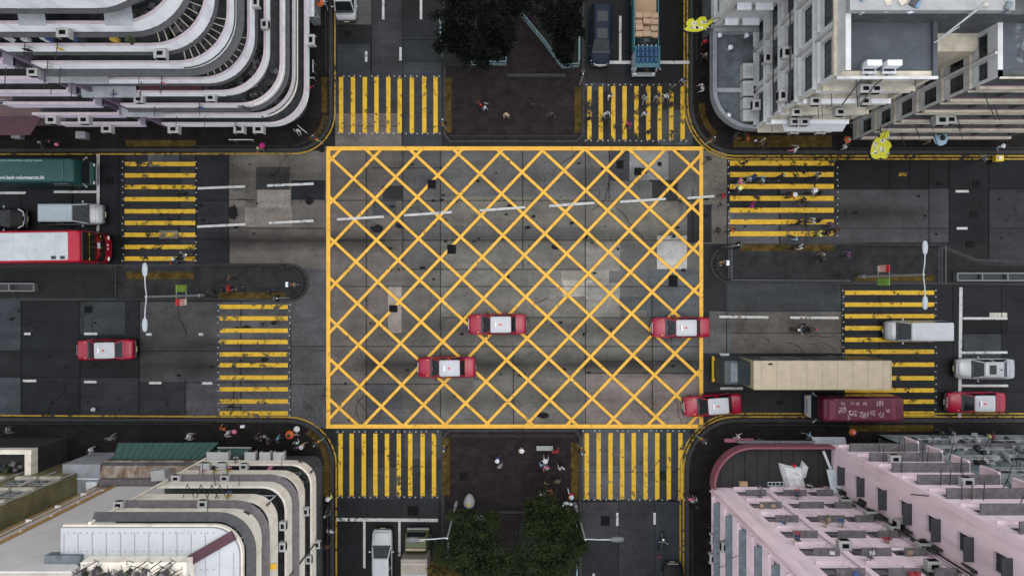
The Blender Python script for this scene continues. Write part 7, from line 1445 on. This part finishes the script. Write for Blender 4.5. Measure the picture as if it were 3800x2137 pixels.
for zn, (zz, lst) in zones.items():
    cnt = {}
    for e in lst: cnt.setdefault(e[2], []).append(e)
    for e in lst:
        same = sorted(cnt[e[2]]); x, y, sh_, tr_, ha_, po, an = e
        sub = [s_ for s_ in same if s_[4] == ha_]
        if len(same) == 1: lb = 'person in a %s top %s %s' % (sh_, act[po], zn)
        elif len(sub) == 1: lb = 'person in a %s top with %s %s' % (sh_, hn[ha_], zn)
        else: lb = '%s from left of the people in %s with %s %s' % (ordn[sub.index(e)], sh_.replace(' ', '-'), hn[ha_], zn)
        rs = random.Random(x*7+y); person(x, y, sh_, tr_, ha_, po, an+rs.uniform(-15, 15), zz-.0, 'hair' if ha_ not in ('hair_white', 'hair_lime') else 'hat', rs.uniform(.94, 1.04), label=lb)
for bk, sh_, he, lb in ((bike_e, 'black', 'cl_dark grey', 'motorcyclist in black riding in the lane right of the yellow box'), (bike_w, 'dark grey', 'cl_white', 'motorcyclist with a white helmet crossing the upper left zebra')):
    o = person(0, 0, sh_, 'black', he, 4, 0, head='helmet', label=lb); a = bk.rotation_euler.z; o.location = (bk.location.x-.28*math.cos(a), bk.location.y-.28*math.sin(a), ZM+.02); o.rotation_euler = (0, 0, a)
def umbrella(label, px, py, r, mt, mid=None, z=1.75):
    t = thing('umbrella', label, 'umbrella', (*P(px, py, z)[:2], .13)); m = MB(); k = 8; rings = []
    for f, zz in ((1, z+.0), (.97, z+.05), (.7, z+.19), (.35, z+.29), (.04, z+.33)): rings.append([(r*f*math.cos(2*math.pi*i/16)*(1 if i % 2 == 0 else .95), r*f*math.sin(2*math.pi*i/16)*(1 if i % 2 == 0 else .95), zz) for i in range(16)])
    m.loft(rings, 0, False, False); m.build('canopy', M[mt], t)
    if mid: m = MB(); m.loft([[(r*f*math.cos(2*math.pi*i/16), r*f*math.sin(2*math.pi*i/16), zz+.008) for i in range(16)] for f, zz in ((.40, z+.28), (.04, z+.335))], 0, False, True); m.build('crown_patch', M[mid], t)
    m = MB(); m.tube((0, 0, .75), (0, 0, z+.42), .010); m.tube((0, 0, .66), (0, 0, .78), .018); m.build('shaft', M['metal_dark'], t)
umbrella('orange umbrella with a grey crown on the north-east pavement', 3143, 520, .30, 'cl_orange', 'cl_grey'); umbrella('orange umbrella with a pale crown above the dark canopy at the south-east', 3161, 1602, .31, 'cl_orange', 'cl_pink'); umbrella('round bright pink umbrella near the kerb at the north-west', 975, 541, .25, 'cl_magenta'); umbrella('small pink square umbrella among the people at the south-west', 872, 1601, .19, 'cl_pink'); umbrella('bright orange umbrella with a dark crown at the south-west corner', 1077, 1612, .36, 'cl_orange', 'cl_black'); umbrella('white umbrella next to the orange one at the south-west corner', 1103, 1591, .26, 'cl_white'); umbrella('orange umbrella at the top edge left of the white van', 1188, 14, .34, 'cl_orange', 'cl_dark grey'); umbrella('tiny pink umbrella on the far north-west pavement', 215, 538, .15, 'cl_pink')
umbrella('pale blue umbrella with a dark crown under the grey curved canopy', 3487, 516, .60, 'cl_light blue', 'cl_black'); umbrella('white round umbrella lying over the lower west carriageway lane', 350, 1518, .18, 'cl_white', None, .4)
t = thing('handcart', 'yellow-topped handcart with bags at the north-east kerb', 'cart', (*P(3700, 590, .5)[:2], ZM)); m = MB(); m.box(-.32, .32, -.24, .24, .3, .75); m.build('tub', M['rail_yellow'], t); m = MB(); m.ell((-.05, .02, .78), .17, .14, .12); m.build('bag', M['metal_pale'], t)
for s_ in (-1, 1): m = MB(); m.tube((s_*.2, -.27, .17), (s_*.2, -.22, .17), .16, .16, 12); m.tube((s_*.2, .22, .17), (s_*.2, .27, .17), .16, .16, 12); m.build('wheel', M['rubber'], t)
# roadside rubbish bins, parcels and boxes on the pavements
k = 0
for px, py, w_, mt, lb in ((70, 505, .75, 'metal_grey', 'grey market box on the pavement at the far north-west, left one'), (310, 505, .8, 'metal_grey', 'grey slanted market box on the pavement at the far north-west, right one'), (3610, 1612, .5, 'cab_dark', 'dark parcel stack on the south-east pavement'), (2805, 522, .2, 'metal_pale', 'small white bag beside the person in grey at the north-east'), (900, 1582, .3, 'metal_pale', 'small pale parcel on the south-west pavement near the kerb')):
    t = thing('box', lb, 'box', (*P(px, py, .3)[:2], .13)); m = MB(); m.prism(rrect(0, 0, w_/2, w_*.35, .04), 0, w_*.7); m.build('tub', M[mt], t); m = MB(); m.prism(rrect(0, 0, w_/2+.01, w_*.36, .04), w_*.7+.003, w_*.7+.05); m.build('lid', M['concrete' if mt != 'metal_pale' else 'metal_pale'], t)
